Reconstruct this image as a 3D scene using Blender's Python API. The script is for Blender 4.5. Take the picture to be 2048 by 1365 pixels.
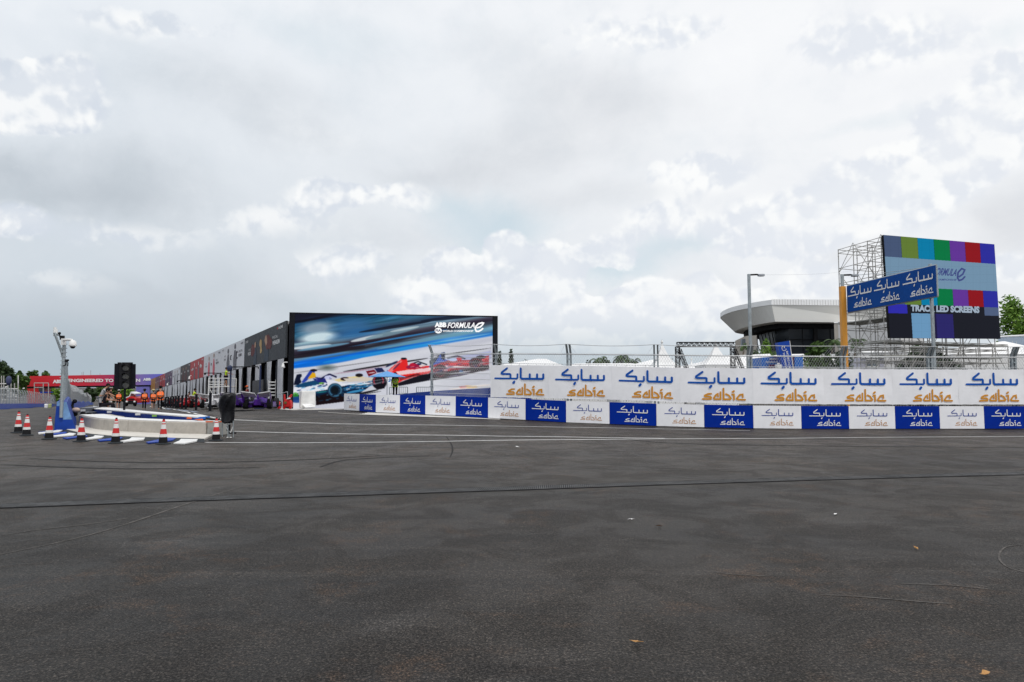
import bpy, bmesh, math, random
import numpy as np
from mathutils import Vector, Matrix
for o in list(bpy.data.objects): bpy.data.objects.remove(o)
random.seed(4)
R = math.radians
SC = bpy.context.scene
COL = SC.collection
# ------------------------------------------------------------ camera
FPX, HOR = 1365.0, 775.0
PITCH = math.atan((HOR - 682.5) / FPX)
CAM = Vector((0, 0, 1.7))
cam_d = bpy.data.cameras.new("camera"); cam_d.sensor_width = 36; cam_d.lens = 36 * FPX / 2048
cam_d.clip_start = 0.1; cam_d.clip_end = 9000
cam = bpy.data.objects.new("camera", cam_d); COL.objects.link(cam)
cam.location = CAM; cam.rotation_euler = (math.pi / 2 + PITCH, 0, 0)
SC.camera = cam
# ------------------------------------------------------------ look
SC.view_settings.view_transform = 'Standard'; SC.view_settings.look = 'None'
SC.view_settings.exposure = 0; SC.view_settings.gamma = 1
try: SC.view_settings.use_curve_mapping = False
except Exception: pass
def ray(px, py):
    u = (px - 1024) / FPX; v = (682.5 - py) / FPX
    c, s = math.cos(PITCH), math.sin(PITCH)
    return Vector((u, c - v * s, s + v * c))
def P(px, py, Y):                 # the point seen at a place in the photo, at distance Y
    d = ray(px, py); return CAM + d * (Y / d.y)
# ------------------------------------------------------------ sun and sky
SUN_EL, SUN_AZ = R(58), R(150)    # high sun behind thin cloud, behind and right of the camera
sun_d = bpy.data.lights.new("sun", 'SUN'); sun_d.energy = 1.5; sun_d.angle = R(12); sun_d.color = (1, .97, .92)
sun = bpy.data.objects.new("sun", sun_d); COL.objects.link(sun)
sv = Vector((math.sin(SUN_AZ) * math.cos(SUN_EL), math.cos(SUN_AZ) * math.cos(SUN_EL), math.sin(SUN_EL)))
sun.rotation_euler = sv.to_track_quat('Z', 'Y').to_euler(); sun.location = (0, 0, 60)
W = bpy.data.worlds.new("World"); SC.world = W; W.use_nodes = True
nt = W.node_tree; nt.nodes.clear()
class NT:
    def __init__(s, nt): s.nt = nt
    def n(s, t, **k):
        o = s.nt.nodes.new(t)
        for a, b in k.items(): setattr(o, a, b)
        return o
    def l(s, a, b): s.nt.links.new(a, b)
    def val(s, x, sock):
        if isinstance(x, (int, float)): sock.default_value = x
        elif isinstance(x, (tuple, list)): sock.default_value = x
        else: s.l(x, sock)
    def m(s, op, a, b=0.0, c=None, clamp=False):
        o = s.n('ShaderNodeMath', operation=op, use_clamp=clamp)
        s.val(a, o.inputs[0]); s.val(b, o.inputs[1])
        if c is not None: s.val(c, o.inputs[2])
        return o.outputs[0]
    def vm(s, op, a, b=None, scale=None):
        o = s.n('ShaderNodeVectorMath', operation=op)
        s.val(a, o.inputs[0])
        if b is not None: s.val(b, o.inputs[1])
        if scale is not None: o.inputs['Scale'].default_value = scale
        return o
    def ramp(s, f, lo, hi, a=0.0, b=1.0, smooth=True):
        o = s.n('ShaderNodeMapRange', clamp=True, interpolation_type='SMOOTHSTEP' if smooth else 'LINEAR')
        s.val(f, o.inputs[0]); s.val(lo, o.inputs[1]); s.val(hi, o.inputs[2]); s.val(a, o.inputs[3]); s.val(b, o.inputs[4])
        return o.outputs[0]
    def noise(s, vec, scale, detail=6, rough=.5, dist=0.0):
        o = s.n('ShaderNodeTexNoise'); s.l(vec, o.inputs['Vector'])
        o.inputs['Scale'].default_value = scale; o.inputs['Detail'].default_value = detail
        o.inputs['Roughness'].default_value = rough; o.inputs['Distortion'].default_value = dist
        return o.outputs[0]
    def mix(s, f, a, b):
        o = s.n('ShaderNodeMix', data_type='RGBA'); s.val(f, o.inputs[0]); s.val(a, o.inputs[6]); s.val(b, o.inputs[7])
        return o.outputs[2]
def lin(c):
    c = c / 255.0
    return c / 12.92 if c <= .04045 else ((c + .055) / 1.055) ** 2.4
def L(r, g, b, k=1.0): return (lin(r) * k, lin(g) * k, lin(b) * k, 1)
SKYK = 10.0                        # the background runs at strength 0.1
w = NT(nt)
tc = w.n('ShaderNodeTexCoord').outputs['Generated']
sep = w.n('ShaderNodeSeparateXYZ'); w.l(tc, sep.inputs[0])
den = w.m('ADD', sep.outputs[1], 1.0); den = w.m('MAXIMUM', den, .05)
cmb = w.n('ShaderNodeCombineXYZ')
w.l(w.m('DIVIDE', sep.outputs[0], den), cmb.inputs[0]); w.l(w.m('DIVIDE', sep.outputs[2], den), cmb.inputs[1])
uv0 = cmb.outputs[0]
# clouds are flatter than wide: stretch
def warp(vec, scale, amt, off=(0, 0, 0)):
    a = w.vm('ADD', vec, off).outputs[0]
    nz = w.n('ShaderNodeTexNoise'); w.l(a, nz.inputs['Vector']); nz.inputs['Scale'].default_value = scale
    nz.inputs['Detail'].default_value = 7; nz.inputs['Roughness'].default_value = .58
    d = w.vm('SUBTRACT', nz.outputs['Color'], (.5, .5, .5)).outputs[0]
    return w.vm('ADD', vec, w.vm('SCALE', d, scale=amt).outputs[0]).outputs[0]
uvs = warp(warp(uv0, 2.6, .16), 9, .05)          # soft warp for grey masses
uvc = warp(uv0, 6.0, .045)         # crisp curl for cumulus edges
def sxy(px, py):
    d = ray(px, py).normalized(); return d.x / (1 + d.y), d.z / (1 + d.y)
def lump(vec, px, py, rx, ry, amp, hard=0.0):
    a = sxy(px, py); b = sxy(px + rx, py); c = sxy(px, py - ry)
    ax = abs(b[0] - a[0]); ay = abs(c[1] - a[1])
    v = w.vm('SUBTRACT', vec, (a[0], a[1], 0)).outputs[0]
    v = w.vm('MULTIPLY', v, (1 / ax, 1 / ay, 0)).outputs[0]
    ln = w.vm('LENGTH', v).outputs['Value']
    return w.ramp(ln, 1.0, hard, 0.0, amp)
def total(ls):
    t = ls[0]
    for q in ls[1:]: t = w.m('ADD', t, q)
    return t
# grey masses (darken) placed by direction
grey = total([lump(uvs, *a) for a in [
    (150, 350, 420, 110, .75), (320, 400, 260, 70, .45), (40, 290, 200, 70, .4), (500, 210, 240, 110, .50), (600, 280, 140, 60, .35),
    (1000, 290, 380, 90, .62), (1180, 190, 330, 110, .60), (850, 345, 240, 60, .55), (1130, 390, 280, 70, .42),
    (760, 470, 170, 60, .35), (1990, 430, 230, 130, .72), (1640, 510, 140, 40, .5), (180, 600, 420, 90, .62), (60, 690, 380, 110, .62), (330, 690, 420, 90, .62),
    (480, 560, 300, 90, .45), (640, 590, 180, 50, .4), (1300, 620, 300, 60, .45), (2030, 600, 120, 120, .3), (1000, 100, 220, 90, .2)]])
blue = total([lump(uvs, *a) for a in [
    (960, 440, 190, 85, 1.0), (860, 400, 90, 40, .5), (0, 110, 130, 110, .9), (1200, 545, 160, 60, 1.0), (1330, 505, 140, 40, .8), (620, 60, 280, 60, .35), (1760, 190, 180, 50, .35), (2040, 20, 160, 50, .4), (140, 640, 160, 50, .4), (650, 585, 130, 40, .45), (1100, 690, 420, 60, .5)]])
white = total([lump(uvc, *a) for a in [
    (60, 200, 200, 100, 1.3, .2), (150, 150, 90, 60, .8, 0), (20, 445, 120, 60, .8, 0), (665, 398, 110, 50, .75, 0), (790, 402, 130, 50, .5, 0),
    (1008, 492, 66, 48, 1.3, .2), (905, 530, 90, 60, 1.1, .1), (960, 600, 220, 90, 1.1, .2), (1110, 545, 95, 85, 1.2, .2), (1210, 500, 110, 60, .8, 0),
    (1300, 600, 110, 75, 1.3, .3), (1392, 580, 66, 62, 1.3, .3), (1170, 640, 330, 70, 1.1, .2), (1480, 600, 150, 60, .9, 0), (1000, 690, 300, 60, .8, 0),
    (1570, 460, 220, 100, 1.0, .1), (1760, 390, 230, 130, 1.0, .1), (1920, 280, 190, 140, 1.0, .1), (2010, 170, 130, 110, 1.0, .1), (1400, 350, 190, 70, .7, 0), (1330, 440, 160, 60, .6, 0), (1650, 560, 150, 50, .7, 0),
    (1300, 60, 420, 90, .45, 0), (1750, 90, 420, 110, .55, 0), (1200, 680, 520, 60, .6, 0), (560, 440, 260, 60, .35, 0), (250, 470, 300, 60, .3, 0), (2020, 540, 100, 50, .8, 0), (300, 60, 260, 60, .4, 0), (120, 560, 260, 60, .22, 0), (700, 530, 220, 70, .42, 0), (60, 330, 90, 30, .3, 0)]])
n1 = w.noise(w.vm('MULTIPLY', uv0, (.7, 1.25, 1)).outputs[0], 4.5, 7, .6, .5); n2 = w.noise(warp(uv0, 7, .05, (3, 1, 0)), 16, 6, .6, .2)
# horizontal trend: brighter to the right, darker low on the left
su = w.n('ShaderNodeSeparateXYZ'); w.l(uv0, su.inputs[0])
right = w.ramp(su.outputs[0], -.38, .25)
low = w.ramp(su.outputs[1], .30, .0)
base = w.mix(right, L(236, 241, 247, SKYK), L(250, 251, 253, SKYK))
nn = w.m('MULTIPLY_ADD', w.m('SUBTRACT', n1, .5), 1.1, w.m('MULTIPLY', w.m('SUBTRACT', n2, .5), .8))
base = w.mix(w.m('ADD', w.m('MULTIPLY', nn, 1.0), .22, clamp=True), base, w.mix(right, L(216, 224, 233, SKYK), L(232, 236, 242, SKYK)))
lowl = w.m('MULTIPLY', low, w.m('SUBTRACT', 1.0, w.m('MULTIPLY', right, .75)))
base = w.mix(w.m('MULTIPLY', lowl, .6), base, L(186, 198, 208, SKYK))
blu = w.m('ADD', blue, w.m('MULTIPLY', nn, .6), clamp=True)
skyt = w.n('ShaderNodeTexSky', sky_type='NISHITA', sun_disc=False, sun_elevation=SUN_EL, sun_rotation=SUN_AZ)
gap = w.mix(.9, skyt.outputs[0], L(207, 224, 233, SKYK))
c = w.mix(w.m('MULTIPLY', blu, .85), base, gap)
gr = w.m('MULTIPLY', grey, w.m('ADD', .85, w.m('MULTIPLY', nn, 1.7)), clamp=True)
greyc = w.mix(right, L(180, 189, 198, SKYK), L(212, 214, 219, SKYK))
c = w.mix(w.m('MULTIPLY', gr, .8), c, greyc)
# cumulus with grey undersides
def puff(vec, scale):
    v = w.n('ShaderNodeTexVoronoi', feature='F1', normalize=True); w.l(vec, v.inputs['Vector']); v.inputs['Scale'].default_value = scale
    v.inputs['Detail'].default_value = 3.5; v.inputs['Roughness'].default_value = .58; v.inputs['Lacunarity'].default_value = 2.1
    return w.m('SUBTRACT', 1.0, v.outputs['Distance'])
up_ = w.vm('ADD', uvc, (.0025, .008, 0)).outputs[0]
p0_, p1_ = puff(uvc, 19), puff(up_, 19)
wn = w.m('MULTIPLY_ADD', w.m('SUBTRACT', p0_, .60), 1.5, w.m('MULTIPLY', w.m('SUBTRACT', n2, .5), 1.9))
mot = w.m('MULTIPLY_ADD', w.m('SUBTRACT', p0_, .60), .9, w.m('MULTIPLY', nn, 1.3))
c = w.mix(w.ramp(mot, .0, .75, 0, .45), c, w.mix(right, L(206, 214, 222, SKYK), L(226, 230, 236, SKYK)))
c = w.mix(w.ramp(mot, 0.0, -.6, 0, .5), c, L(250, 252, 254, SKYK))
lit = w.ramp(w.m('SUBTRACT', p0_, p1_), -.05, .07)
wc = w.mix(lit, w.mix(right, L(212, 220, 231, SKYK), L(228, 233, 241, SKYK)), L(253, 254, 254, SKYK))
dens = w.m('ADD', white, wn)
wh = w.ramp(dens, .24, .40)
wc = w.mix(w.ramp(dens, .5, 1.2, 0, .35), wc, L(240, 243, 247, SKYK))
c = w.mix(w.m('MULTIPLY', wh, w.ramp(white, .05, .45, .0, .9)), c, wc)
hz = w.ramp(su.outputs[1], .060, 0.012, 0, .85)
c = w.mix(hz, c, w.mix(right, L(172, 187, 198, SKYK), L(194, 207, 216, SKYK)))
# the overcast dome overhead (out of the picture) is greyer than the rim
top = w.ramp(sep.outputs[2], .52, .85, 0, 1)
c = w.mix(top, c, L(244, 246, 250, SKYK))
below = w.ramp(sep.outputs[2], 0.0, -.03)
c = w.mix(below, c, L(70, 70, 70, SKYK))
bg = w.n('ShaderNodeBackground'); w.l(c, bg.inputs[0]); bg.inputs[1].default_value = .1
wo = w.n('ShaderNodeOutputWorld'); w.l(bg.outputs[0], wo.inputs[0])
W.cycles.sampling_method = 'MANUAL'; W.cycles.sample_map_resolution = 512
# ------------------------------------------------------------ terrain field
TP = np.array([(0,0,0),(-12,21,0),(-3,10,0),(5,12,0),(12,20,-.03),(-8,21,0),(-10,39.5,.34),(-5.5,36,.3),(-4.3,34,.3),(-1,31.7,.24),(2.5,30.4,.12),(6.2,29.1,.02),(10,28.6,-.06),(14,28.6,-.07),(22,28.9,-.09),
    (-17.8,53.7,0),(-14,53.7,0),(0,57,0),(30,57,-.1),(60,60,-.2),(-16,27,.05),(-17,26,.07),(-26,50,0),(-35,61,-.27),(-39,60,-.5),(-44,98,-1.05),(-54,110,-1.35),(-67,135,-1.9),(-76,151,-2.2),(-100,191,-3.1),(-147,240,-4.6),
    (-76,102,-1.8),(-98,138,-2.65),(-123,182,-3.7),(-40,40,-.2),(-60,60,-.8),(-110,60,-1),(0,120,-1),(60,120,-1),(60,200,-1.5),(-10,250,-3),(-300,400,-5),(0,600,-5),(400,500,-4),(-60,0,0),(60,0,0),(0,-60,0),(140,100,-1)], float)
def terr(X, Y):
    X = np.asarray(X, float); Y = np.asarray(Y, float)
    d2 = (X[..., None] - TP[:, 0]) ** 2 + (Y[..., None] - TP[:, 1]) ** 2
    s2 = 14 + .006 * (X[..., None] ** 2 + Y[..., None] ** 2)
    wt = 1 / (d2 + s2) ** 2.4
    return (wt * TP[:, 2]).sum(-1) / wt.sum(-1)
def gz(x, y): return float(terr(x, y))
def G(px, py, dz=0.0):
    d = ray(px, py); t = 0.0
    z = 0.0
    for i in range(60):
        z0 = z + dz
        if d.z >= -1e-5: t = 400; break
        t = min((z0 - CAM.z) / d.z, 700)
        p = CAM + d * t; zn = gz(p.x, p.y)
        z = z * .4 + zn * .6
        if abs(zn - z) < 1e-4: break
    p = CAM + d * t; return Vector((p.x, p.y, gz(p.x, p.y) + dz))
# ------------------------------------------------------------ objects
def link(o): COL.objects.link(o); return o
def tag(o, label=None, cat=None, group=None, kind=None):
    if label: o['label'] = label
    if cat: o['category'] = cat
    if group: o['group'] = group
    if kind: o['kind'] = kind
    return o
def thing(name, label, cat, loc=(0, 0, 0), rz=0.0, group=None):
    o = bpy.data.objects.new(name, None); link(o); o.location = loc; o.rotation_euler = (0, 0, rz)
    o.empty_display_size = .2
    return tag(o, label, cat, group)
def mw(o):
    m_ = Matrix.Translation(o.location) @ Matrix.Rotation(o.rotation_euler[2], 4, 'Z')
    return mw(o.parent) @ m_ if o.parent else m_
class MB:
    def __init__(s): s.v = []; s.f = []; s.m = []
    def add(s, vs, fs, mi=0):
        b = len(s.v); s.v += [tuple(v) for v in vs]
        for f in fs: s.f.append([b + i for i in f]); s.m.append(mi)
        return s
    def box(s, x0, x1, y0, y1, z0, z1, mi=0, M=None):
        vs = [Vector((x, y, z)) for z in (z0, z1) for x, y in ((x0, y0), (x1, y0), (x1, y1), (x0, y1))]
        if M is not None: vs = [M @ v for v in vs]
        return s.add(vs, [(3, 2, 1, 0), (4, 5, 6, 7), (0, 1, 5, 4), (1, 2, 6, 5), (2, 3, 7, 6), (3, 0, 4, 7)], mi)
    def tube(s, p0, p1, r0, r1=None, seg=8, mi=0, caps=True):
        p0 = Vector(p0); p1 = Vector(p1); r1 = r0 if r1 is None else r1
        d = (p1 - p0)
        if d.length < 1e-6: return s
        q = d.to_track_quat('Z', 'Y'); a = q @ Vector((1, 0, 0)); b = q @ Vector((0, 1, 0))
        vs = []
        for p, r in ((p0, r0), (p1, r1)):
            for i in range(seg):
                t = 2 * math.pi * i / seg; vs.append(p + a * (r * math.cos(t)) + b * (r * math.sin(t)))
        fs = [(i, (i + 1) % seg, seg + (i + 1) % seg, seg + i) for i in range(seg)]
        if caps: fs += [tuple(range(seg))[::-1], tuple(range(seg, 2 * seg))]
        return s.add(vs, fs, mi)
    def path(s, pts, r, seg=6, mi=0):
        for a, b in zip(pts[:-1], pts[1:]): s.tube(a, b, r, r, seg, mi)
        return s
    def lathe(s, prof, c=(0, 0, 0), seg=16, mi=0, M=None, cap=True):
        vs = []; n = len(prof)
        for r, z in prof:
            for i in range(seg):
                t = 2 * math.pi * i / seg; v = Vector((r * math.cos(t), r * math.sin(t), z))
                if M is not None: v = M @ v
                vs.append(v + Vector(c))
        fs = [(k * seg + i, k * seg + (i + 1) % seg, (k + 1) * seg + (i + 1) % seg, (k + 1) * seg + i) for k in range(n - 1) for i in range(seg)]
        if cap: fs += [tuple(range(seg))[::-1], tuple(range((n - 1) * seg, n * seg))]
        return s.add(vs, fs, mi)
    def poly(s, pts, mi=0): return s.add(pts, [tuple(range(len(pts)))], mi)
    def prism(s, pts, d, mi=0):        # a polygon thickened along vector d
        pts = [Vector(p) for p in pts]; d = Vector(d); n = len(pts)
        return s.add(pts + [p + d for p in pts], [tuple(range(n))[::-1], tuple(range(n, 2 * n))] + [(i, (i + 1) % n, n + (i + 1) % n, n + i) for i in range(n)], mi)
    def loft(s, secs, mi=0):           # rings of equal length
        n = len(secs[0]); vs = [p for q in secs for p in q]
        fs = [(k * n + i, k * n + (i + 1) % n, (k + 1) * n + (i + 1) % n, (k + 1) * n + i) for k in range(len(secs) - 1) for i in range(n)]
        fs += [tuple(range(n))[::-1], tuple(range((len(secs) - 1) * n, len(secs) * n))]
        return s.add(vs, fs, mi)
    def sphere(s, c, r, sx=1, sy=1, sz=1, seg=12, rings=8, mi=0):
        prof = []
        for k in range(1, rings):
            t = -math.pi / 2 + math.pi * k / rings; prof.append((math.cos(t), math.sin(t)))
        M = Matrix.Diagonal((r * sx, r * sy, r * sz, 1))
        return s.lathe(prof, c, seg, mi, M)
    def build(s, name, mats, parent=None, world=True, smooth=False, bevel=0, fix=True):
        me = bpy.data.meshes.new(name)
        vs = s.v
        if parent is not None and world:
            Mi = mw(parent).inverted(); vs = [tuple(Mi @ Vector(v)) for v in vs]
        me.from_pydata(vs, [], s.f)
        if not isinstance(mats, (list, tuple)): mats = [mats]
        for m_ in mats: me.materials.append(m_)
        me.polygons.foreach_set('material_index', s.m)
        if smooth: me.polygons.foreach_set('use_smooth', [True] * len(s.f))
        if fix and len(s.f) < 60000:
            b = bmesh.new(); b.from_mesh(me); bmesh.ops.recalc_face_normals(b, faces=b.faces); b.to_mesh(me); b.free()
        me.update()
        o = bpy.data.objects.new(name, me); link(o)
        if parent is not None: o.parent = parent
        if bevel:
            bv = o.modifiers.new('bevel', 'BEVEL'); bv.width = bevel; bv.segments = 2; bv.limit_method = 'ANGLE'; bv.angle_limit = R(40)
        return o
def kids(o): return [c for c in bpy.data.objects if c.parent == o]
def dup(o, loc, rz=0.0, label=None, group=None, scale=None):
    r = o.copy(); link(r); r.location = loc; r.rotation_euler = (0, 0, rz)
    if label: r['label'] = label
    if group: r['group'] = group
    if scale: r.scale = (scale,) * 3
    for ch in kids(o):
        c = ch.copy(); link(c); c.parent = r
        for g in kids(ch):
            d = g.copy(); link(d); d.parent = c
    return r
# ------------------------------------------------------------ materials
MATS = {}
def mat(name, col, rough=.6, metal=0.0, var=.12, vs=1.5, bump=0.0, bs=30.0, dirt=0.0, emit=None, estr=0.0, spec=None, trans=0.0):
    if name in MATS: return MATS[name]
    m_ = bpy.data.materials.new(name); m_.use_nodes = True; t = NT(m_.node_tree); b = m_.node_tree.nodes['Principled BSDF']
    co = t.n('ShaderNodeTexCoord').outputs['Object']
    c = (col[0], col[1], col[2], 1)
    nz = t.noise(co, vs, 5, .6)
    k = t.ramp(nz, .3, .7, 1 - var, 1 + var)
    cc = t.vm('SCALE', c[:3]); t.l(k, cc.inputs['Scale']); out = cc.outputs[0]
    if dirt:
        n2 = t.noise(co, 4.0, 8, .65, .4); f = t.ramp(n2, .48, .75, 0, dirt)
        out = t.mix(f, out, (c[0] * .35 + .03, c[1] * .35 + .026, c[2] * .35 + .02, 1))
    t.l(out, b.inputs['Base Color'])
    b.inputs['Metallic'].default_value = metal
    if spec is None and max(col) < .5 and not metal: spec = .08 if max(col) < .035 else .22
    n3 = t.noise(co, vs * 3, 4, .6); t.l(t.ramp(n3, .3, .7, max(0.03, rough - .08), min(1, rough + .08)), b.inputs['Roughness'])
    if spec is not None: b.inputs['Specular IOR Level'].default_value = spec
    if bump:
        bn = t.n('ShaderNodeBump'); bn.inputs['Strength'].default_value = bump; bn.inputs['Distance'].default_value = .02
        t.l(t.noise(co, bs, 6, .6), bn.inputs['Height']); t.l(bn.outputs[0], b.inputs['Normal'])
    if emit: b.inputs['Emission Color'].default_value = (*emit[:3], 1); b.inputs['Emission Strength'].default_value = estr
    if trans: b.inputs['Transmission Weight'].default_value = trans
    MATS[name] = m_; return m_
def attrmat(name, emit=.0, base=1.0, rough=.5):
    m_ = bpy.data.materials.new(name); m_.use_nodes = True; t = NT(m_.node_tree); b = m_.node_tree.nodes['Principled BSDF']
    a = t.n('ShaderNodeAttribute', attribute_name='Col')
    sc = t.vm('SCALE', a.outputs['Color'], scale=base); t.l(sc.outputs[0], b.inputs['Base Color'])
    t.l(a.outputs['Color'], b.inputs['Emission Color']); b.inputs['Emission Strength'].default_value = emit
    b.inputs['Roughness'].default_value = rough; b.inputs['Specular IOR Level'].default_value = .04
    return m_
WHITE_V = mat('white_vinyl', (.86, .86, .89), .5, var=.06, vs=.7, bump=.35, bs=2.2, dirt=.10, spec=.25)
BLUE_V = mat('blue_vinyl', (.0, .024, .29), .5, var=.10, vs=.8, bump=.3, bs=2.2, spec=.08, dirt=.10)
INKB = mat('navy_print', (.01, .045, .30), .5, var=.03)
INKR = mat('royal_blue_print', (.0, .085, .42), .5, var=.03)
INKO = mat('orange_print', (.62, .26, .012), .5, var=.04)
INKO2 = mat('pale_orange_print', (.50, .24, .08), .5, var=.04)
INKW = mat('white_print', (.8, .8, .8), .5, var=.03)
CONC = mat('concrete', (.42, .39, .35), .85, var=.12, vs=2, bump=.4, bs=40, dirt=.45)
CONCD = mat('weathered_concrete', (.33, .33, .31), .85, var=.15, vs=2, bump=.4, bs=40, dirt=.3)
GALV = mat('galvanised_steel', (.33, .37, .39), .45, .55, var=.15, vs=6, dirt=.1)
WIRE = mat('fence_wire', (.55, .56, .57), .5, .3, var=.1)
ALU = mat('scaffold_steel', (.42, .41, .39), .5, .35, var=.2, vs=3, dirt=.2)
DSTEEL = mat('grey_painted_steel', (.25, .27, .30), .5, .2, var=.1)
BLACK = mat('black_paint', (.012, .013, .017), .45, var=.2)
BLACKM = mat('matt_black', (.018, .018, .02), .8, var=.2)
BLACKP = mat('black_plastic_sheet', (.006, .0065, .009), .33, var=.2, bump=.8, bs=7, spec=.22)
DGREY = mat('dark_grey_panel', (.055, .06, .07), .6, var=.08)
WTENT = mat('white_tent_fabric', (.80, .80, .80), .6, var=.05, vs=.4, bump=.1, bs=1.5, dirt=.05)
WPAINT = mat('white_paint', (.74, .74, .73), .55, var=.08, vs=2, dirt=.15)
BPAINT = mat('blue_paint', (.006, .045, .30), .5, var=.12, vs=2, dirt=.2)
LBLUE = mat('worn_light_blue_paint', (.14, .28, .52), .6, var=.2, vs=5, dirt=.3)
REDP = mat('red_paint', (.55, .012, .012), .4, var=.1)
ORANGE = mat('orange_steel_paint', (.70, .30, .03), .5, var=.06, dirt=.08)
RUBBER = mat('black_rubber', (.025, .03, .035), .8, var=.2)
TYRE = mat('tyre_rubber', (.02, .02, .021), .7, var=.2)
SKIN = mat('skin', (.38, .20, .13), .55, var=.06)
HIVIS = mat('hi_vis_orange', (.98, .17, .02), .6, var=.1, vs=8)
HIVISY = mat('hi_vis_yellow', (.55, .80, .03), .6, var=.1, vs=8)
CLOTHB = mat('black_cloth', (.014, .014, .018), .85, var=.25, vs=8)
CLOTHG = mat('grey_cloth', (.42, .42, .42), .85, var=.1, vs=8)
CLOTHW = mat('white_cloth', (.72, .70, .66), .85, var=.1, vs=8)
HAIR = mat('dark_hair', (.012, .009, .008), .6, var=.2, vs=20)
STRAW = mat('straw', (.45, .36, .2), .8, var=.15, vs=20)
PURPLE = mat('purple_bodywork', (.065, .012, .22), .3, var=.08)
CARRED = mat('red_bodywork', (.45, .012, .02), .3, var=.08)
CARWHITE = mat('white_bodywork', (.78, .78, .8), .3, var=.05)
CARBON = mat('carbon_fibre', (.018, .018, .02), .35, var=.2)
CURTAIN = mat('grey_curtain', (.56, .57, .60), .8, var=.1, vs=.8)
GLASSD = mat('dark_glass_cladding', (.022, .028, .036), .35, var=.12, vs=.3)
BEIGE = mat('beige_render', (.50, .46, .41), .8, var=.08, vs=.4, dirt=.15)
LGREY = mat('light_grey_cladding', (.82, .82, .79), .6, var=.03, vs=.1)
PALEW = mat('pale_cladding', (.88, .89, .90), .6, var=.03, vs=.2)
WWALL = mat('white_render', (.66, .66, .66), .8, var=.05, vs=.3, dirt=.1)
WINDOW = mat('window_glass', (.16, .19, .22), .15, var=.2)
def leafmat(name, a, b):
    m_ = bpy.data.materials.new(name); m_.use_nodes = True; t = NT(m_.node_tree); p = m_.node_tree.nodes['Principled BSDF']
    co = t.n('ShaderNodeTexCoord').outputs['Object']
    f = t.ramp(t.noise(co, .8, 6, .7), .3, .7)
    t.l(t.mix(f, (*a, 1), (*b, 1)), p.inputs['Base Color']); p.inputs['Roughness'].default_value = .6
    p.inputs['Specular IOR Level'].default_value = .25
    return m_
LEAF = leafmat('green_foliage', (.035, .075, .018), (.085, .15, .03))
LEAFD = leafmat('dark_foliage', (.022, .045, .018), (.05, .085, .028))
LEAFG = leafmat('bright_foliage', (.07, .16, .02), (.20, .33, .05))
PALMG = leafmat('palm_frond', (.03, .06, .02), (.08, .13, .04))
BARK = mat('bark', (.16, .13, .10), .9, var=.25, vs=4, bump=.5)
# ------------------------------------------------------------ strokes and text on flat faces
def strip(pts, hw):
    """mitred ribbon with rounded ends as one outline"""
    pts = [Vector(p).to_2d() for p in pts]; n = len(pts)
    def nrm(a, b):
        d = (b - a).normalized(); return Vector((-d.y, d.x))
    Ls = []; Rs = []
    for i in range(n):
        if i == 0: m_ = nrm(pts[0], pts[1]); k = 1
        elif i == n - 1: m_ = nrm(pts[-2], pts[-1]); k = 1
        else:
            a = nrm(pts[i - 1], pts[i]); b = nrm(pts[i], pts[i + 1]); m_ = (a + b)
            if m_.length < .2: m_ = a; k = 1
            else: m_ = m_.normalized(); k = min(1 / max(m_.dot(a), .45), 1.8)
        Ls.append(pts[i] + m_ * hw * k); Rs.append(pts[i] - m_ * hw * k)
    quads = [[Ls[i], Rs[i], Rs[i + 1], Ls[i + 1]] for i in range(n - 1)]
    for e, a, b in ((pts[0], pts[1], 0), (pts[-1], pts[-2], 1)):
        d = (e - a).normalized(); pr = Vector((-d.y, d.x))
        quads.append([e + pr * hw * math.cos(t) * 1 + d * hw * math.sin(t) for t in [math.pi * k / 5 for k in range(6)]])
    return quads
LOGO_B = [([(240, 350), (755, 350), (778, 332), (778, 250)], 20), ([(530, 122), (400, 215), (396, 240), (420, 250), (598, 250), (612, 262), (612, 332)], 22),
          ([(857, 125), (857, 325), (882, 350), (1362, 350), (1383, 332), (1383, 252)], 23), ([(1070, 252), (1070, 330)], 23), ([(1240, 252), (1240, 330)], 23), ([(680, 446), (704, 418)], 25)]
LOGO_O = [([(702, 582), (640, 586), (570, 622), (574, 641), (680, 645), (698, 660), (694, 693), (525, 696)], 18),
          ([(893, 545), (893, 694), (768, 694), (756, 672), (800, 606), (836, 584), (842, 640)], 18),
          ([(955, 470), (955, 694), (1090, 694), (1102, 672), (1062, 612), (1005, 584)], 19),
          ([(1128, 592), (1166, 588), (1166, 700)], 18), ([(1140, 538), (1168, 518)], 19),
          ([(1390, 697), (1235, 694), (1222, 674), (1285, 596), (1342, 584), (1346, 640)], 18)]
def bil(c, u, v): return c[0] * ((1 - u) * (1 - v)) + c[1] * (u * (1 - v)) + c[2] * (u * v) + c[3] * ((1 - u) * v)
def logo(c4, box, name, parent, mb_, mo_, off, th=1.0, local=True):
    """c4 = BL,BR,TR,TL corners of a panel; box = u0,v0,u1,v1 the logo takes"""
    n = (c4[1] - c4[0]).cross(c4[3] - c4[0]).normalized()
    out = []
    for strokes, m_, nm in ((LOGO_B, mb_, 'arabic_lettering'), (LOGO_O, mo_, 'latin_lettering')):
        mb = MB(); k = 0
        for pts, hw in strokes:
            for q in strip(pts, hw * th):
                k += 1
                vs = []
                for p in q:
                    u = box[0] + (p.x - 220) / 1188 * (box[2] - box[0]); v = box[3] - (p.y - 100) / 615 * (box[3] - box[1])
                    vs.append(bil(c4, u, v) + n * (off + k * .0004))
                mb.poly(vs)
        out.append(mb.build(nm, m_, parent, world=not local, fix=False))
    return out
_font = {}
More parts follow.
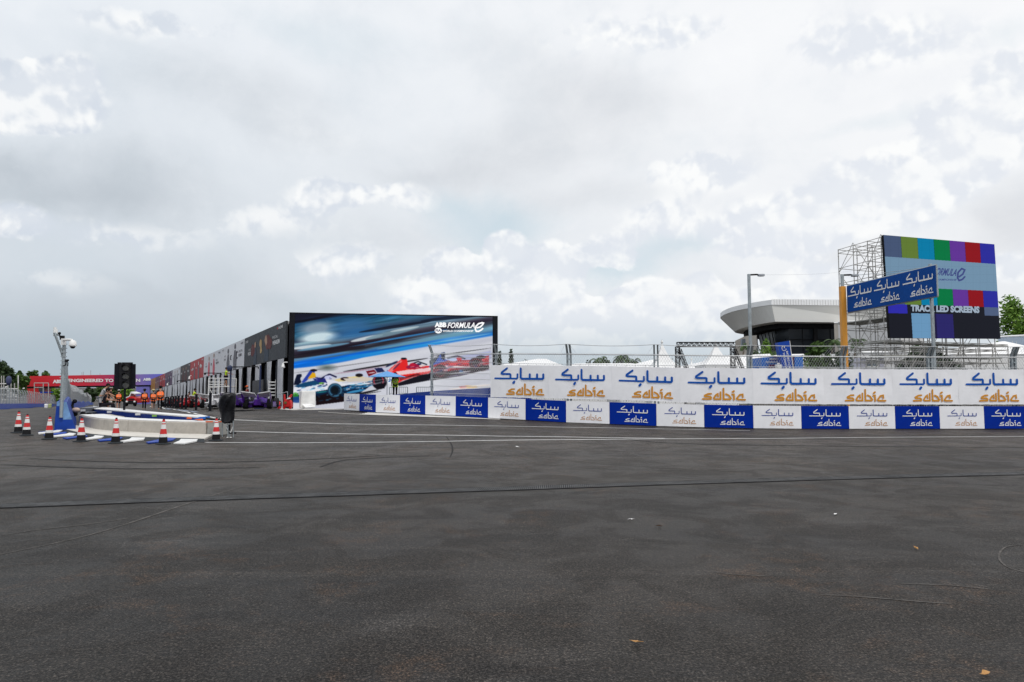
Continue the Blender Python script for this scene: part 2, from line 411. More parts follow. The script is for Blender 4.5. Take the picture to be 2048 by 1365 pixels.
def text_mesh(s, bold=0.0, shear=0.0, space=1.0):
    cu = bpy.data.curves.new('t', 'FONT'); cu.body = s; cu.size = 1; cu.offset = bold; cu.shear = shear; cu.space_character = space
    cu.resolution_u = 3
    o = bpy.data.objects.new('t', cu); link(o)
    bpy.context.view_layer.update()
    me = bpy.data.meshes.new_from_object(o.evaluated_get(bpy.context.evaluated_depsgraph_get()))
    vs = [tuple(v.co) for v in me.vertices]; fs = [tuple(p.vertices) for p in me.polygons]
    bpy.data.objects.remove(o); bpy.data.curves.remove(cu); bpy.data.meshes.remove(me)
    return vs, fs
def text_uv(mb, s, put, bold=0.0, shear=0.0, mi=0, space=1.0):
    """put(u,v) maps the text's own box onto a surface"""
    vs, fs = text_mesh(s, bold, shear, space)
    if not vs: return
    xs = [v[0] for v in vs]; ys = [v[1] for v in vs]; x0, x1, y0, y1 = min(xs), max(xs), min(ys), max(ys)
    mb.add([put((v[0] - x0) / (x1 - x0), (v[1] - y0) / (y1 - y0)) for v in vs], fs, mi)
class Plane:
    def __init__(s, a, b, c):
        s.o = a; s.n = (b - a).cross(c - a).normalized()
        if s.n.dot(CAM - a) < 0: s.n = -s.n
    def at(s, px, py, off=0.0):
        d = ray(px, py); o = s.o + s.n * off; t = (o - CAM).dot(s.n) / d.dot(s.n); return CAM + d * t
def text_px(mb, s, pl, quad, off, **k):
    """quad = px corners BL,BR,TR,TL of the word on a flat face of the scene"""
    q = [Vector(p) for p in quad]
    def put(u, v):
        p = bil(q, u, v); return pl.at(p.x, p.y, off)
    text_uv(mb, s, put, **k)
# ------------------------------------------------------------ ground
def axis(lo, hi, step, far):
    a = list(np.arange(lo, hi + .01, step)); s = step; x = a[-1]
    while x < far: s *= 1.22; x += s; a.append(x)
    s = step; x = a[0]
    while x > -far: s *= 1.22; x -= s; a.insert(0, x)
    return np.array(a)
gx = axis(-52, 40, 1.5, 3500); gy = axis(-6, 80, 1.5, 3500)
XX, YY = np.meshgrid(gx, gy); ZZ = terr(XX, YY)
nx, ny = len(gx), len(gy)
me = bpy.data.meshes.new('asphalt_ground')
me.from_pydata(np.stack([XX.ravel(), YY.ravel(), ZZ.ravel()], 1).tolist(), [], [(j * nx + i, j * nx + i + 1, (j + 1) * nx + i + 1, (j + 1) * nx + i) for j in range(ny - 1) for i in range(nx - 1)])
me.polygons.foreach_set('use_smooth', [True] * len(me.polygons))
ground = link(bpy.data.objects.new('asphalt_ground', me)); tag(ground, kind='structure')
def asphalt():
    m_ = bpy.data.materials.new('asphalt'); m_.use_nodes = True; t = NT(m_.node_tree); p = m_.node_tree.nodes['Principled BSDF']
    co = t.n('ShaderNodeTexCoord').outputs['Object']
    def st(ang, sx, sy, _k=1):          # directional streaks on the ground, stretched sx:sy after turning by ang
        mp = t.n('ShaderNodeMapping'); t.l(co, mp.inputs[0]); mp.inputs['Rotation'].default_value = (0, 0, R(ang)); mp.inputs['Scale'].default_value = (sx, sy, 1)
        return mp.outputs[0]
    big = t.noise(co, .22, 6, .6, .8); mid = t.noise(co, .9, 7, .65, .7); sm = t.noise(co, 4.5, 6, .7, .5)
    lane = t.noise(st(9, .10, .55), 1.0, 6, .6, 1.2)
    sk1 = t.noise(st(-30, .10, 1.3), 1.0, 7, .7, .8); sk2 = t.noise(st(24, .07, 2.2), 1.0, 7, .7, .5); sk3 = t.noise(st(62, .12, 1.6), 1.0, 7, .7, .6)
    v = t.n('ShaderNodeTexVoronoi'); t.l(co, v.inputs['Vector']); v.inputs['Scale'].default_value = 62
    v2 = t.n('ShaderNodeTexVoronoi'); t.l(co, v2.inputs['Vector']); v2.inputs['Scale'].default_value = 120
    c = t.mix(t.ramp(big, .42, .58), (.0275, .0238, .0208, 1), (.0400, .0338, .0285, 1))
    c = t.mix(t.ramp(mid, .44, .60, 0, .6), c, (.0275, .0242, .0218, 1))
    c = t.mix(t.ramp(lane, .48, .62, 0, .4), c, (.0165, .0155, .0158, 1))
    c = t.mix(t.ramp(sk1, .55, .63, 0, .5), c, (.015, .0148, .016, 1))
    c = t.mix(t.ramp(sk2, .56, .64, 0, .45), c, (.055, .047, .041, 1))
    c = t.mix(t.ramp(sk3, .58, .66, 0, .35), c, (.014, .014, .0155, 1))
    c = t.mix(t.ramp(sm, .50, .64, 0, .35), c, (.046, .039, .033, 1))
    # older, paler surfacing from the drain on; far grazing sheen painted into the colour
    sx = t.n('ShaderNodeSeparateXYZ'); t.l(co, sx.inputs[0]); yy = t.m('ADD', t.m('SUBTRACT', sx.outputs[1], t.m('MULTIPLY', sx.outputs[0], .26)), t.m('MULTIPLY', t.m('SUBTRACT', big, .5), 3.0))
    worn_sheen = t.vm('SCALE', c); t.l(t.ramp(yy, 9.5, 19, .95, 1.85), worn_sheen.inputs['Scale']); c = worn_sheen.outputs[0]
    # scattered rusty clay stains and pale drag scuffs
    rs = t.m('MULTIPLY', t.ramp(t.noise(co, .5, 7, .7, .8), .50, .60), t.ramp(t.noise(co, 2.3, 8, .75, .4), .47, .60))
    c = t.mix(t.m('MULTIPLY', rs, .24), c, (.115, .058, .026, 1))
    pale = t.m('MULTIPLY', t.ramp(t.noise(co, .35, 6, .6, .4), .50, .60), t.ramp(t.noise(st(-16, .5, 1.6), 1.6, 8, .7, .2), .50, .60))
    c = t.mix(t.m('MULTIPLY', pale, .35), c, (.085, .078, .073, 1))
    oil = t.ramp(t.noise(co, 1.15, 5, .6, .9), .66, .70, 0, .6)
    c = t.mix(oil, c, (.009, .009, .010, 1))
    g = t.ramp(t.noise(co, 58, 4, .75), .40, .60, .10, 2.3); g2 = t.ramp(t.noise(co, 24, 4, .7), .38, .62, .62, 1.42); pit = t.ramp(v.outputs['Distance'], .28, .55, 1.15, .45)
    cc = t.vm('SCALE', c); t.l(t.m('MULTIPLY', t.m('MULTIPLY', g, g2), pit), cc.inputs['Scale'])
    keep = t.ramp(t.noise(co, 33, 3, .6), .57, .62)
    c = t.mix(t.m('MULTIPLY', t.m('MULTIPLY', t.ramp(v2.outputs['Distance'], .0, .22, 1, 0), keep), .85), cc.outputs[0], (.24, .22, .19, 1))
    t.l(c, p.inputs['Base Color'])
    t.l(t.ramp(mid, .4, .6, .50, .62), p.inputs['Roughness']); p.inputs['Specular IOR Level'].default_value = .17; p.inputs['Specular Tint'].default_value = (1, .95, .88, 1)
    bn = t.n('ShaderNodeBump'); bn.inputs['Strength'].default_value = .6; bn.inputs['Distance'].default_value = .010
    h = t.m('ADD', t.noise(co, 58, 4, .75), t.m('MULTIPLY', v.outputs['Distance'], -.8))
    t.l(h, bn.inputs['Height']); t.l(bn.outputs[0], p.inputs['Normal'])
    return m_
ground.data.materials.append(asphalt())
def drape(mb, pts, w_or_pts, off=.006, step=1.0):
    """ground-hugging ribbon between two edge lines"""
    a = [Vector(p) for p in pts]; b = [Vector(p) for p in w_or_pts]
    vs = []; 
    for i in range(len(a) - 1):
        n = max(1, int((a[i + 1] - a[i]).length / step))
        for k in range(n + (i == len(a) - 2)):
            f = k / n
            for q in (a, b):
                p = q[i].lerp(q[i + 1], f); vs.append((p.x, p.y, gz(p.x, p.y) + off))
    fs = [(2 * i, 2 * i + 1, 2 * i + 3, 2 * i + 2) for i in range(len(vs) // 2 - 1)]
    mb.add(vs, fs)
def line(px_pts, width, name, m_, off=.006):
    c = [G(*p) for p in px_pts]; L_, R_ = [], []
    for i, p in enumerate(c):
        d = (c[min(i + 1, len(c) - 1)] - c[max(i - 1, 0)]); d.z = 0; d.normalize(); nn = Vector((-d.y, d.x, 0)) * width / 2
        L_.append(p + nn); R_.append(p - nn)
    mb = MB(); drape(mb, L_, R_, off, .8); o = mb.build(name, m_, fix=False); return tag(o, kind='structure')
LINEW = mat('road_marking_white', (.62, .62, .61), .7, var=.12, vs=3, dirt=.35)
line([(411, 885.8), (600, 886.4), (900, 883.2), (1150, 880.2), (1350, 878.3), (1700, 875.8), (2048, 873.6), (2300, 872.5)], .13, 'road_line', LINEW)
line([(468, 863.4), (600, 866.8), (700, 868.6), (850, 870.8), (1000, 873.2), (1200, 876), (1330, 877.6)], .13, 'road_line', LINEW, .008)
line([(300, 812.6), (326, 816.5), (350, 820.2), (376, 824.6), (392, 828.5), (411, 832.6), (430, 836.6), (443, 838.6), (468, 840.2), (600, 845.9), (680, 848.6), (800, 850.4), (960, 852.4), (1100, 854.6), (1250, 857.2), (1400, 860), (1500, 862)], .13, 'road_line', LINEW, .008)
# start-box chequers in the pit lane
mbq = MB()
for i, (xa, ya) in enumerate([(330, 817), (346, 818.6), (362, 820.4), (379, 822.4)]):
    q = [G(xa, ya), G(xa + 13, ya + 1.3), G(xa + 20, ya + 4.0 - i * .3), G(xa + 5, ya + 2.4)]
    mbq.poly([Vector((p.x, p.y, gz(p.x, p.y) + .012)) for p in q])
tag(mbq.build('pit_box_markings', mat('worn_pit_marking', (.22, .25, .31), .7, var=.3, vs=3), fix=False), kind='structure')
# tyre arcs and scratches worn into the asphalt
def arcs(name, m_, items):
    mb = MB()
    for pts, w_ in items:
        c = [G(*q_) for q_ in pts]; cs = []
        for k in range(len(c) - 1):           # rounded through the given points
            p0, p1, p2, p3 = c[max(k - 1, 0)], c[k], c[k + 1], c[min(k + 2, len(c) - 1)]
            for q_ in range(8):
                f = q_ / 8; cs.append(.5 * ((2 * p1) + (p2 - p0) * f + (2 * p0 - 5 * p1 + 4 * p2 - p3) * f * f + (3 * p1 - p0 - 3 * p2 + p3) * f ** 3))
        cs.append(c[-1]); A_, B_l = [], []
        for k, p_ in enumerate(cs):
            d = cs[min(k + 1, len(cs) - 1)] - cs[max(k - 1, 0)]; d.z = 0; d.normalize(); n_ = Vector((-d.y, d.x, 0)) * w_ / 2 * (.5 + .5 * math.sin(math.pi * k / (len(cs) - 1)))
            A_.append(p_ + n_); B_l.append(p_ - n_)
        drape(mb, A_, B_l, .004, 1.2)
    tag(mb.build(name, m_, fix=False), kind='structure')
arcs('scratch_marks', mat('asphalt_scratch', (.085, .078, .072), .75, var=.5, vs=6), [
    ([(662, 893), (655, 920), (560, 950), (400, 1000), (200, 1065), (0, 1110)], .035), ([(1000, 905), (1100, 930), (1300, 940), (1500, 938)], .05), ([(940, 900), (1060, 915), (1250, 931), (1480, 944)], .05), ([(880, 897), (1000, 901), (1180, 925), (1400, 932)], .04),
    ([(1024, 903), (1300, 921), (1700, 930), (2048, 928)], .05), ([(700, 905), (900, 925), (1060, 938), (1180, 938)], .04), ([(2048, 1090), (2010, 1096), (1998, 1115), (2015, 1135), (2060, 1148)], .02), ([(1416, 1143), (1470, 1150), (1540, 1153)], .018), ([(1640, 1190), (1740, 1196), (1860, 1206), (1900, 1208)], .022),
    ([(1800, 1168), (1900, 1172), (1985, 1180)], .02), ([(860, 852), (1000, 862), (1200, 868)], .06), ([(600, 855), (760, 862), (900, 861)], .06), ([(0, 1072), (80, 1060), (170, 1050), (280, 1034)], .03)])
arcs('tyre_marks', mat('asphalt_tyre_mark', (.022, .021, .021), .7, var=.5, vs=4), [
    ([(893, 874), (903, 890), (905, 903), (900, 915)], .05), ([(1200, 872), (1330, 886), (1600, 892), (2048, 896)], .14), ([(60, 918), (300, 926), (560, 922), (760, 912)], .16), ([(0, 930), (240, 938), (520, 936)], .14), ([(1300, 866), (1480, 874), (1660, 877)], .18),
    ([(640, 935), (700, 920), (860, 912)], .10),])
# pale painted concrete apron round the end of the barrier wall
ap_top = [(560, 817.3), (600, 816.3), (640, 817), (690, 819.5), (760, 824), (846, 828), (930, 832), (1000, 837)]
ap_bot = [(560, 819.6), (600, 822.2), (639, 825), (690, 828.5), (763, 831.6), (846, 834.6), (930, 837.6), (1000, 840.2)]
mba = MB(); drape(mba, [G(*p) for p in ap_top], [G(*p) for p in ap_bot], .018, 1.2)
tag(mba.build('concrete_apron', mat('pale_concrete_apron', (.60, .58, .54), .75, var=.08, vs=.8, dirt=.25), fix=False), kind='structure')
# ------------------------------------------------------------ trench drain
dpx = [(-160, 1019.5), (0, 1013.4), (256, 1003.5), (512, 994.8), (768, 986.4), (1024, 978.0), (1300, 968.4), (1600, 959), (1900, 951), (2048, 947.6), (2300, 941)]
dc = [G(*p) for p in dpx]
drain = thing('trench_drain', 'long black slotted drain grate crossing the asphalt in the foreground', 'drain', tuple(dc[5]))
mbc = MB(); mbs = MB(); W2 = .19
def along(pts, step):
    out = []; 
    for a, b in zip(pts[:-1], pts[1:]):
        l = (b - a).length; n = max(1, int(round(l / step)))
        for k in range(n): out.append((a.lerp(b, k / n), (b - a).normalized()))
    return out
la, lb, l2, l3 = [], [], [], []
for p, d in along(dc, .8) + [(dc[-1], (dc[-1] - dc[-2]).normalized())]:
    nn = Vector((-d.y, d.x, 0)).normalized()
    la.append(p + nn * (W2 + .03)); lb.append(p - nn * (W2 + .03)); l2.append(p + nn * W2); l3.append(p - nn * W2)
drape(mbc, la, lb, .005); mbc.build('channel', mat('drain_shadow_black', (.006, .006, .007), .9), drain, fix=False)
for e in (l2, l3):
    for a, b in zip(e[:-1], e[1:]):
        mbs.tube((a.x, a.y, gz(a.x, a.y) + .006), (b.x, b.y, gz(b.x, b.y) + .003), .007, seg=4, caps=False)
mbs.build('rim', BLACKM, drain, fix=False)
mbs = MB()
for p, d in along(dc, .034):
    nn = Vector((-d.y, d.x, 0)).normalized(); z = gz(p.x, p.y) + .011; s = d * .06
    a = p + nn * W2 + s; b = p - nn * W2 - s; h = d * .008
    mbs.add([(a + h).to_tuple()[:2] + (z,), (a - h).to_tuple()[:2] + (z,), (b - h).to_tuple()[:2] + (z,), (b + h).to_tuple()[:2] + (z,)], [(0, 1, 2, 3)])
mbs.build('slats', mat('cast_iron_slats', (.075, .075, .075), .5, .2, var=.6, vs=3), drain, fix=False)
# ------------------------------------------------------------ litter on the asphalt
for px, py, s, c, lb_ in [(1262, 1041, .06, 'w', 'scrap of white paper on the asphalt left of a brown leaf'), (1318, 1055, .045, 'b', 'small dark brown dry leaf on the asphalt'), (1671, 1031, .07, 'w', 'crumpled white paper strip beyond the drain side of the foreground'),
                          (1832, 1099.5, .05, 'o', 'orange dry leaf on the asphalt at the middle right'), (1273, 1289, .05, 'o', 'tan dry leaf lying nearest the bottom middle'), (1970, 1352, .05, 'o', 'tan dry leaf in the bottom right corner'), (1035, 895, .09, 'w', 'tiny white paper scrap on the asphalt near the white lines')]:
    g = G(px, py); mb = MB(); rnd = random.Random(int(px)); a0 = rnd.random() * 3; ring = []
    for k in range(8):
        t = a0 + k * math.pi / 4; rr = s * (1 if k % 4 == 0 else .38 + .15 * rnd.random()); ring.append(Vector((rr * math.cos(t - a0), rr * .6 * math.sin(t - a0), .008 + .02 * rnd.random())))
    ring = [Matrix.Rotation(a0, 3, 'Z') @ p for p in ring]
    mb.prism([g + p for p in ring], (0, 0, .003))
    o = mb.build('paper_scrap' if c == 'w' else 'dry_leaf', {'w': WPAINT, 'b': mat('brown_leaf', (.09, .045, .02), .8), 'o': mat('tan_leaf', (.48, .26, .10), .8)}[c])
    tag(o, lb_, 'litter')
# ------------------------------------------------------------ barrier wall with advertising boards
PB = [688.3, 719, 752, 800, 851, 911.6, 976.4, 1051.4, 1132.3, 1219.4, 1313, 1408.7, 1506.7, 1603, 1698, 1790.7, 1879.8, 1968.8, 2057, 2145]
BX = [688, 752, 851, 911, 976, 1051, 1132, 1219, 1313, 1408, 1506, 1603, 1698, 2057, 2200]
BYB = [821, 826, 830.6, 833.6, 837.4, 841.6, 846.5, 849.8, 853.9, 856.4, 858.6, 859.4, 859.6, 859.3, 859.2]
HX = [688, 752, 851, 976, 1132, 1313, 1506, 1700, 2057, 2200]
HY = [33.2, 36, 38.7, 41.6, 43.8, 45.6, 46.6, 46.3, 45.8, 45.6]
BH = .98
def wallpt(px):
    yb = float(np.interp(px, BX, BYB)); h = float(np.interp(px, HX, HY)); Y = BH * FPX / h
    return P(px, yb, Y)
WP = [wallpt(p) for p in PB]
UP = Vector((0, 0, 1))
ORD = ['first', 'second', 'third', 'fourth', 'fifth', 'sixth', 'seventh', 'eighth', 'ninth', 'tenth', 'eleventh', 'twelfth']
cw = cb = 0
for i in range(len(PB) - 1):
    a, b = WP[i], WP[i + 1]; d = (b - a); nrm = Vector((d.y, -d.x, 0)).normalized(); wht = i % 2 == 0
    if wht: cw += 1; lab = ORD[cw - 1] + ' white board from the left end of the low barrier wall'
    else: cb += 1; lab = ORD[cb - 1] + ' royal blue board from the left end of the low barrier wall'
    t = thing('advertising_board', lab, 'board', tuple(a), 0, 'alternating boards on the low barrier wall')
    g = d.normalized() * .006
    a1, b1 = a + g + nrm * .02 + UP * .035, b - g + nrm * .02 + UP * .035
    h = UP * (BH - .035)
    mb = MB()
    # sheet slightly bowed with a hem
    cols = 8; F = []; 
    for k in range(cols + 1):
        f = k / cols; bow = .012 * math.sin(math.pi * f) + random.uniform(-.003, .003)
        F.append([a1.lerp(b1, f) + nrm * bow, a1.lerp(b1, f) + h + nrm * (bow * .4)])
    bk = -nrm * .05
    vs = [v for c in F for v in c] + [v + bk for c in F for v in c]; n = 2 * (cols + 1)
    fs = [(2 * k, 2 * k + 2, 2 * k + 3, 2 * k + 1) for k in range(cols)] + [(n + 2 * k, n + 2 * k + 1, n + 2 * k + 3, n + 2 * k + 2) for k in range(cols)]
    fs += [(2 * k + 1, 2 * k + 3, n + 2 * k + 3, n + 2 * k + 1) for k in range(cols)] + [(2 * k, n + 2 * k, n + 2 * k + 2, 2 * k + 2) for k in range(cols)] + [(0, 1, n + 1, n), (n - 2, 2 * n - 2, 2 * n - 1, n - 1)]
    mb.add(vs, fs); mb.build('sheet', WHITE_V if wht else BLUE_V, t, smooth=False)
    c4 = [a1, b1, b1 + h, a1 + h]
    logo(c4, (.165, .13, .835, .87) if wht else (.155, .12, .83, .87), 'lettering', t, INKB if wht else INKW, INKO2 if wht else INKW, .014, .62 if wht else .74, local=False)
# concrete blocks behind the boards, 4 m each
for i in range(0, len(PB) - 2, 2):
    a, b = WP[i], WP[i + 2]; d = (b - a).normalized(); nrm = Vector((d.y, -d.x, 0)).normalized()
    g = d * .02; top = .955
    sec = lambda p: [p - nrm * .06 + UP * .02, p - nrm * .62 + UP * .02, p - nrm * .62 + UP * .18, p - nrm * .45 + UP * top, p - nrm * .09 + UP * top]
    mb = MB(); ring1 = sec(a + g); ring2 = sec(b - g); mid = WP[i + 1]
    mb.loft([ring1, sec(mid), ring2]); m_ = CONC if i >= 8 else BPAINT
    t = mb.build('concrete_barrier', m_, bevel=.015)
    tag(t, ORD[i // 2] + ' concrete block from the left behind the low advertising boards', 'barrier', 'concrete blocks behind the boards')
# ------------------------------------------------------------ debris fence on the wall
FP = [855, 986.5, 1135.5, 1313.8, 1506.5, 1697.5, 1874, 2044, 2210]
FT = [690.5, 689.3, 689, 690, 691.5, 693, 694, 694.5, 695]
def fpt(px):
    p = wallpt(px); d = wallpt(px + 5) - wallpt(px - 5); nrm = Vector((d.y, -d.x, 0)).normalized(); return p - nrm * .3, nrm, d.normalized()
fence = thing('debris_fence', 'tall galvanised debris fence of bent posts, cables and chain link behind the white banners', 'fence', tuple(fpt(1313)[0]))
posts = []
for px, ty in zip(FP, FT):
    b, nrm, d = fpt(px)
    zt = P(px, ty, b.y).z; zb = b.z + .9
    kn = zt - .42
    mb = MB()
    w_, dp = .035, .06
    def ibeam(p, q, mb):
        for s in (-1, 1):
            vs = []
            for e in (p, q):
                c = e + nrm * dp * s
                vs += [c - d * w_ - nrm * .006, c + d * w_ - nrm * .006, c + d * w_ + nrm * .006, c - d * w_ + nrm * .006]
            mb.loft([vs[:4], vs[4:]])
        vs = []
        for e in (p, q): vs.append([e - d * .006 - nrm * dp, e + d * .006 - nrm * dp, e + d * .006 + nrm * dp, e - d * .006 + nrm * dp])
        mb.loft(vs)
    base = Vector((b.x, b.y, zb)); knee = Vector((b.x, b.y, kn)); tip = knee + nrm * .22 + UP * (zt - kn)
    dd = d * .075
    for s in ((-1, 1) if 1 < FP.index(px) else (0,)):
        ibeam(base + dd * s, knee + dd * s, mb); ibeam(knee + dd * s, tip + dd * s, mb)
    for z in np.arange(zb + .2, kn, .35):                      # cable brackets
        mb.box(-.05, .05, -.03, .03, -.02, .02, 0, Matrix.Translation(Vector((b.x, b.y, z)) + nrm * .09) @ Matrix.Rotation(math.atan2(d.y, d.x), 4, 'Z'))
    mb.box(-.14, .14, -.1, .1, 0, .02, 0, Matrix.Translation(base) @ Matrix.Rotation(math.atan2(d.y, d.x), 4, 'Z'))
    mb.build('post', GALV, fence)
    posts.append((base, knee, tip, nrm, d))
for i in range(len(posts) - 1):
    A, B = posts[i], posts[i + 1]
    o = A[3] * .075
    def pt(f, h):            # point on the fence sheet: f along, h 0..1 base-knee, 1..2 knee-tip
        q = [A[0].lerp(A[1], min(h, 1)) if h <= 1 else A[1].lerp(A[2], h - 1), B[0].lerp(B[1], min(h, 1)) if h <= 1 else B[1].lerp(B[2], h - 1)]
        return q[0].lerp(q[1], f) + o
    mb = MB()
    for h in ([.14, .30, .46, .62, .78] if i else [.1, .26, .42, .55, .68, .80, .90]): mb.tube(pt(0, h), pt(1, h), .012, seg=5)
    mb.build('cables', WIRE, fence, fix=False)
    mb = MB(); mb.tube(pt(0, .985), pt(1, .985), .028, seg=6); mb.build('top_rail', WIRE, fence)
    mb = MB()
    sag = [pt(f, 1.98 - .28 * (math.sin(math.pi * f)) * (.6 if i < 4 else .15)) for f in np.linspace(0, 1, 9)]
    mb.path(sag, .014, 5); mb.build('edge_wire', WIRE, fence)
    # chain link: two families of slanting wires
    mb = MB(); Lw = (B[0] - A[0]).length; H1 = (A[1] - A[0]).length; H2 = (A[2] - A[1]).length; sp = .115
    def ht(y): return y / H1 if y < H1 else 1 + (y - H1) / H2
    topf = lambda f: H1 + H2 * (.98 - .28 * math.sin(math.pi * f) * (.6 if i < 4 else .15))
    n = int((Lw + (H1 + H2) * .62) / sp) + 1
    for fam in (0, 1):
        for k in range(n):
            x0 = k * sp - (H1 + H2) * .62
            segs = []; N = 6
            ys = np.linspace(.02, H1 + H2, N + 1)
            ys = sorted(list(ys) + [H1])
            prev = None
            for y in ys:
                x = x0 + y * .62
                if fam: x = Lw - x
                f = x / Lw
                ok = 0 <= f <= 1 and y <= topf(min(max(f, 0), 1)) + .02
                cur = pt(f, ht(y)) + A[3] * (.004 if fam else 0) if ok else None
                if prev is not None and cur is not None: mb.tube(prev, cur, .0042, seg=3, caps=False)
                elif prev is None and cur is None: pass
                prev = cur
    mb.build('chain_link', WIRE, fence, fix=False)
# ------------------------------------------------------------ long white banners hung on the fence
BP = [981, 1097.7, 1223.7, 1360.8, 1506.7, 1648.5, 1786, 1918.6, 2051, 2185]
BT = [730.2, 731, 732.5, 735.8, 736.8, 738, 738.6, 739, 739.3, 739.5]
BB = [795, 797.3, 800, 805, 808.2, 809.4, 809.8, 809.8, 809.6, 809.4]
for i in range(len(BP) - 1):
    q = []
    for px, yb, yt in ((BP[i], BB[i], BT[i]), (BP[i + 1], BB[i + 1], BT[i + 1])):
        w0 = wallpt(px); q.append((P(px, yb, w0.y - .02), P(px, yt, w0.y - .02)))
    (bl, tl), (br, tr) = q
    tl = Vector((bl.x, bl.y, tl.z)); tr = Vector((br.x, br.y, tr.z))
    nrm = (br - bl).cross(tl - bl).normalized()
    t = thing('banner', (ORD[i] + ' long white banner from the left hung on the debris fence'), 'banner', tuple(bl), 0, 'white banners on the debris fence')
    mb = MB(); C_, R_ = 22, 9; vs = []; rnd = random.Random(i)
    ph = rnd.random() * 6
    for r in range(R_ + 1):
        for c in range(C_ + 1):
            u, v = c / C_, r / R_
            ed = (1 - (2 * v - 1) ** 2) * .6 + .4
            dz = (.009 * math.sin(u * 7 + ph + v * 2) + .004 * math.sin(u * 19 + ph * 2 + v * 5)) * ed + .003 * math.sin(u * 50) * (1 - v) ** 2
            sc = .012 * abs(math.sin(u * math.pi * 6)) * (1 if r in (0, R_) else 0)
            p = bil([bl, br, tr, tl], u, v) + nrm * dz + UP * (sc if r == 0 else (-sc if r == R_ else 0)); vs.append(p)
    fs = [(r * (C_ + 1) + c, r * (C_ + 1) + c + 1, (r + 1) * (C_ + 1) + c + 1, (r + 1) * (C_ + 1) + c) for r in range(R_) for c in range(C_)]
    nb = len(vs); vs += [v - nrm * .004 for v in vs]; fs += [tuple(nb + k for k in f[::-1]) for f in fs]
    mb.add(vs, fs)
    mb.build('cloth', WHITE_V, t, smooth=True, fix=False)
    bx = {0: (.07, .08, .93, .93)}.get(i, (.105, .085, .90, .91))
    logo([bl, br, tr, tl], bx, 'lettering', t, INKR, INKO, .017, 1.0, local=False)
    mb = MB()
    for k in range(7):
        for v0, v1 in ((1.0, 1.05), (0, -.05)):
            p = bil([bl, br, tr, tl], (k + .5) / 7, v0); mb.tube(p, p + UP * (.07 if v0 else -.06) - nrm * .1, .006, seg=4)
    mb.build('cable_tie', BLACKM, t)
# ------------------------------------------------------------ blue walls with debris fences on the left
def fenced_wall(name, label, pxs, side, hwall=1.0, hf=3.6, arm=.9, wmat=None, mesh_sp=.3, postr=.05, bent=True, near_top=None):
    pts = [P(*p) for p in pxs]
    t = thing(name, label, 'fence', tuple(pts[0]))
    L_ = along(pts, 4.0); cs = [p for p, d in L_] + [pts[-1]]
    ds = [d for p, d in L_] + [L_[-1][1]]
    rings = []
    for p, d in zip(cs, ds):
        n = Vector((-d.y, d.x, 0)).normalized() * side; z = Vector((p.x, p.y, p.z - .05))
        rings.append([z + n * .3 - UP * .6, z - n * .3, z - n * .3 + UP * .25, z - n * .12 + UP * (hwall + .05), z + n * .12 + UP * (hwall + .05), z + n * .3 + UP * .25])
    mb = MB(); mb.loft(rings); mb.build('wall', wmat or BPAINT, t)
    mbm = MB(); mbc = MB(); tops = []
    for k, (p, d) in enumerate(zip(cs, ds)):
        n = Vector((-d.y, d.x, 0)).normalized() * side
        b = Vector((p.x, p.y, p.z + hwall)); kn = b + UP * (hf - hwall - (arm if bent else 0)); tip = kn + n * arm * .55 + UP * arm
        tops.append((b, kn, tip))
        if k < 98:
            mb = MB(); mb.tube(b, kn, postr, seg=6); 
            if bent: mb.tube(kn, tip, postr * .9, seg=6)
            mb.build('post', GALV, t)
    for A, B in zip(tops[:-1], tops[1:]):
        for h in (.15, .35, .55, .75, .98): mbc.tube(A[0].lerp(A[1], h), B[0].lerp(B[1], h), .014, seg=4, caps=False)
        if bent:
            for h in (.3, .65, 1): mbc.tube(A[1].lerp(A[2], h), B[1].lerp(B[2], h), .014, seg=4, caps=False)
        Lw = (B[0] - A[0]).length; H = (A[1] - A[0]).length; n = int((Lw + H) / mesh_sp)
        for fam in (0, 1):
            for k in range(n + 1):
                x0 = k * mesh_sp - H; xa, xb = max(x0, 0), min(x0 + H, Lw)
                if xb <= xa: continue
                f = lambda x: ((x if not fam else Lw - x) / Lw, (x - x0) / H)
                (fa, ha), (fb, hb) = f(xa), f(xb)
                mbm.tube(A[0].lerp(A[1], ha).lerp(B[0].lerp(B[1], ha), fa), A[0].lerp(A[1], hb).lerp(B[0].lerp(B[1], hb), fb), .008, seg=3, caps=False)
    mbc.build('cables', WIRE, t, fix=False)
    o = mbm.build('chain_link', WIRE, t, fix=False)
    return t, tops
leftT, lt = fenced_wall('debris_fence', 'blue barrier wall topped by wire fence along the far left track edge', [(-60, 827, 80), (-20, 823, 94), (0, 821.4, 102), (28, 819.2, 120), (55, 817.4, 138), (80, 816.2, 160), (100, 815.6, 182), (110, 815.3, 200)], 1, 1.0, 3.55, .5, BPAINT, .55, .07)
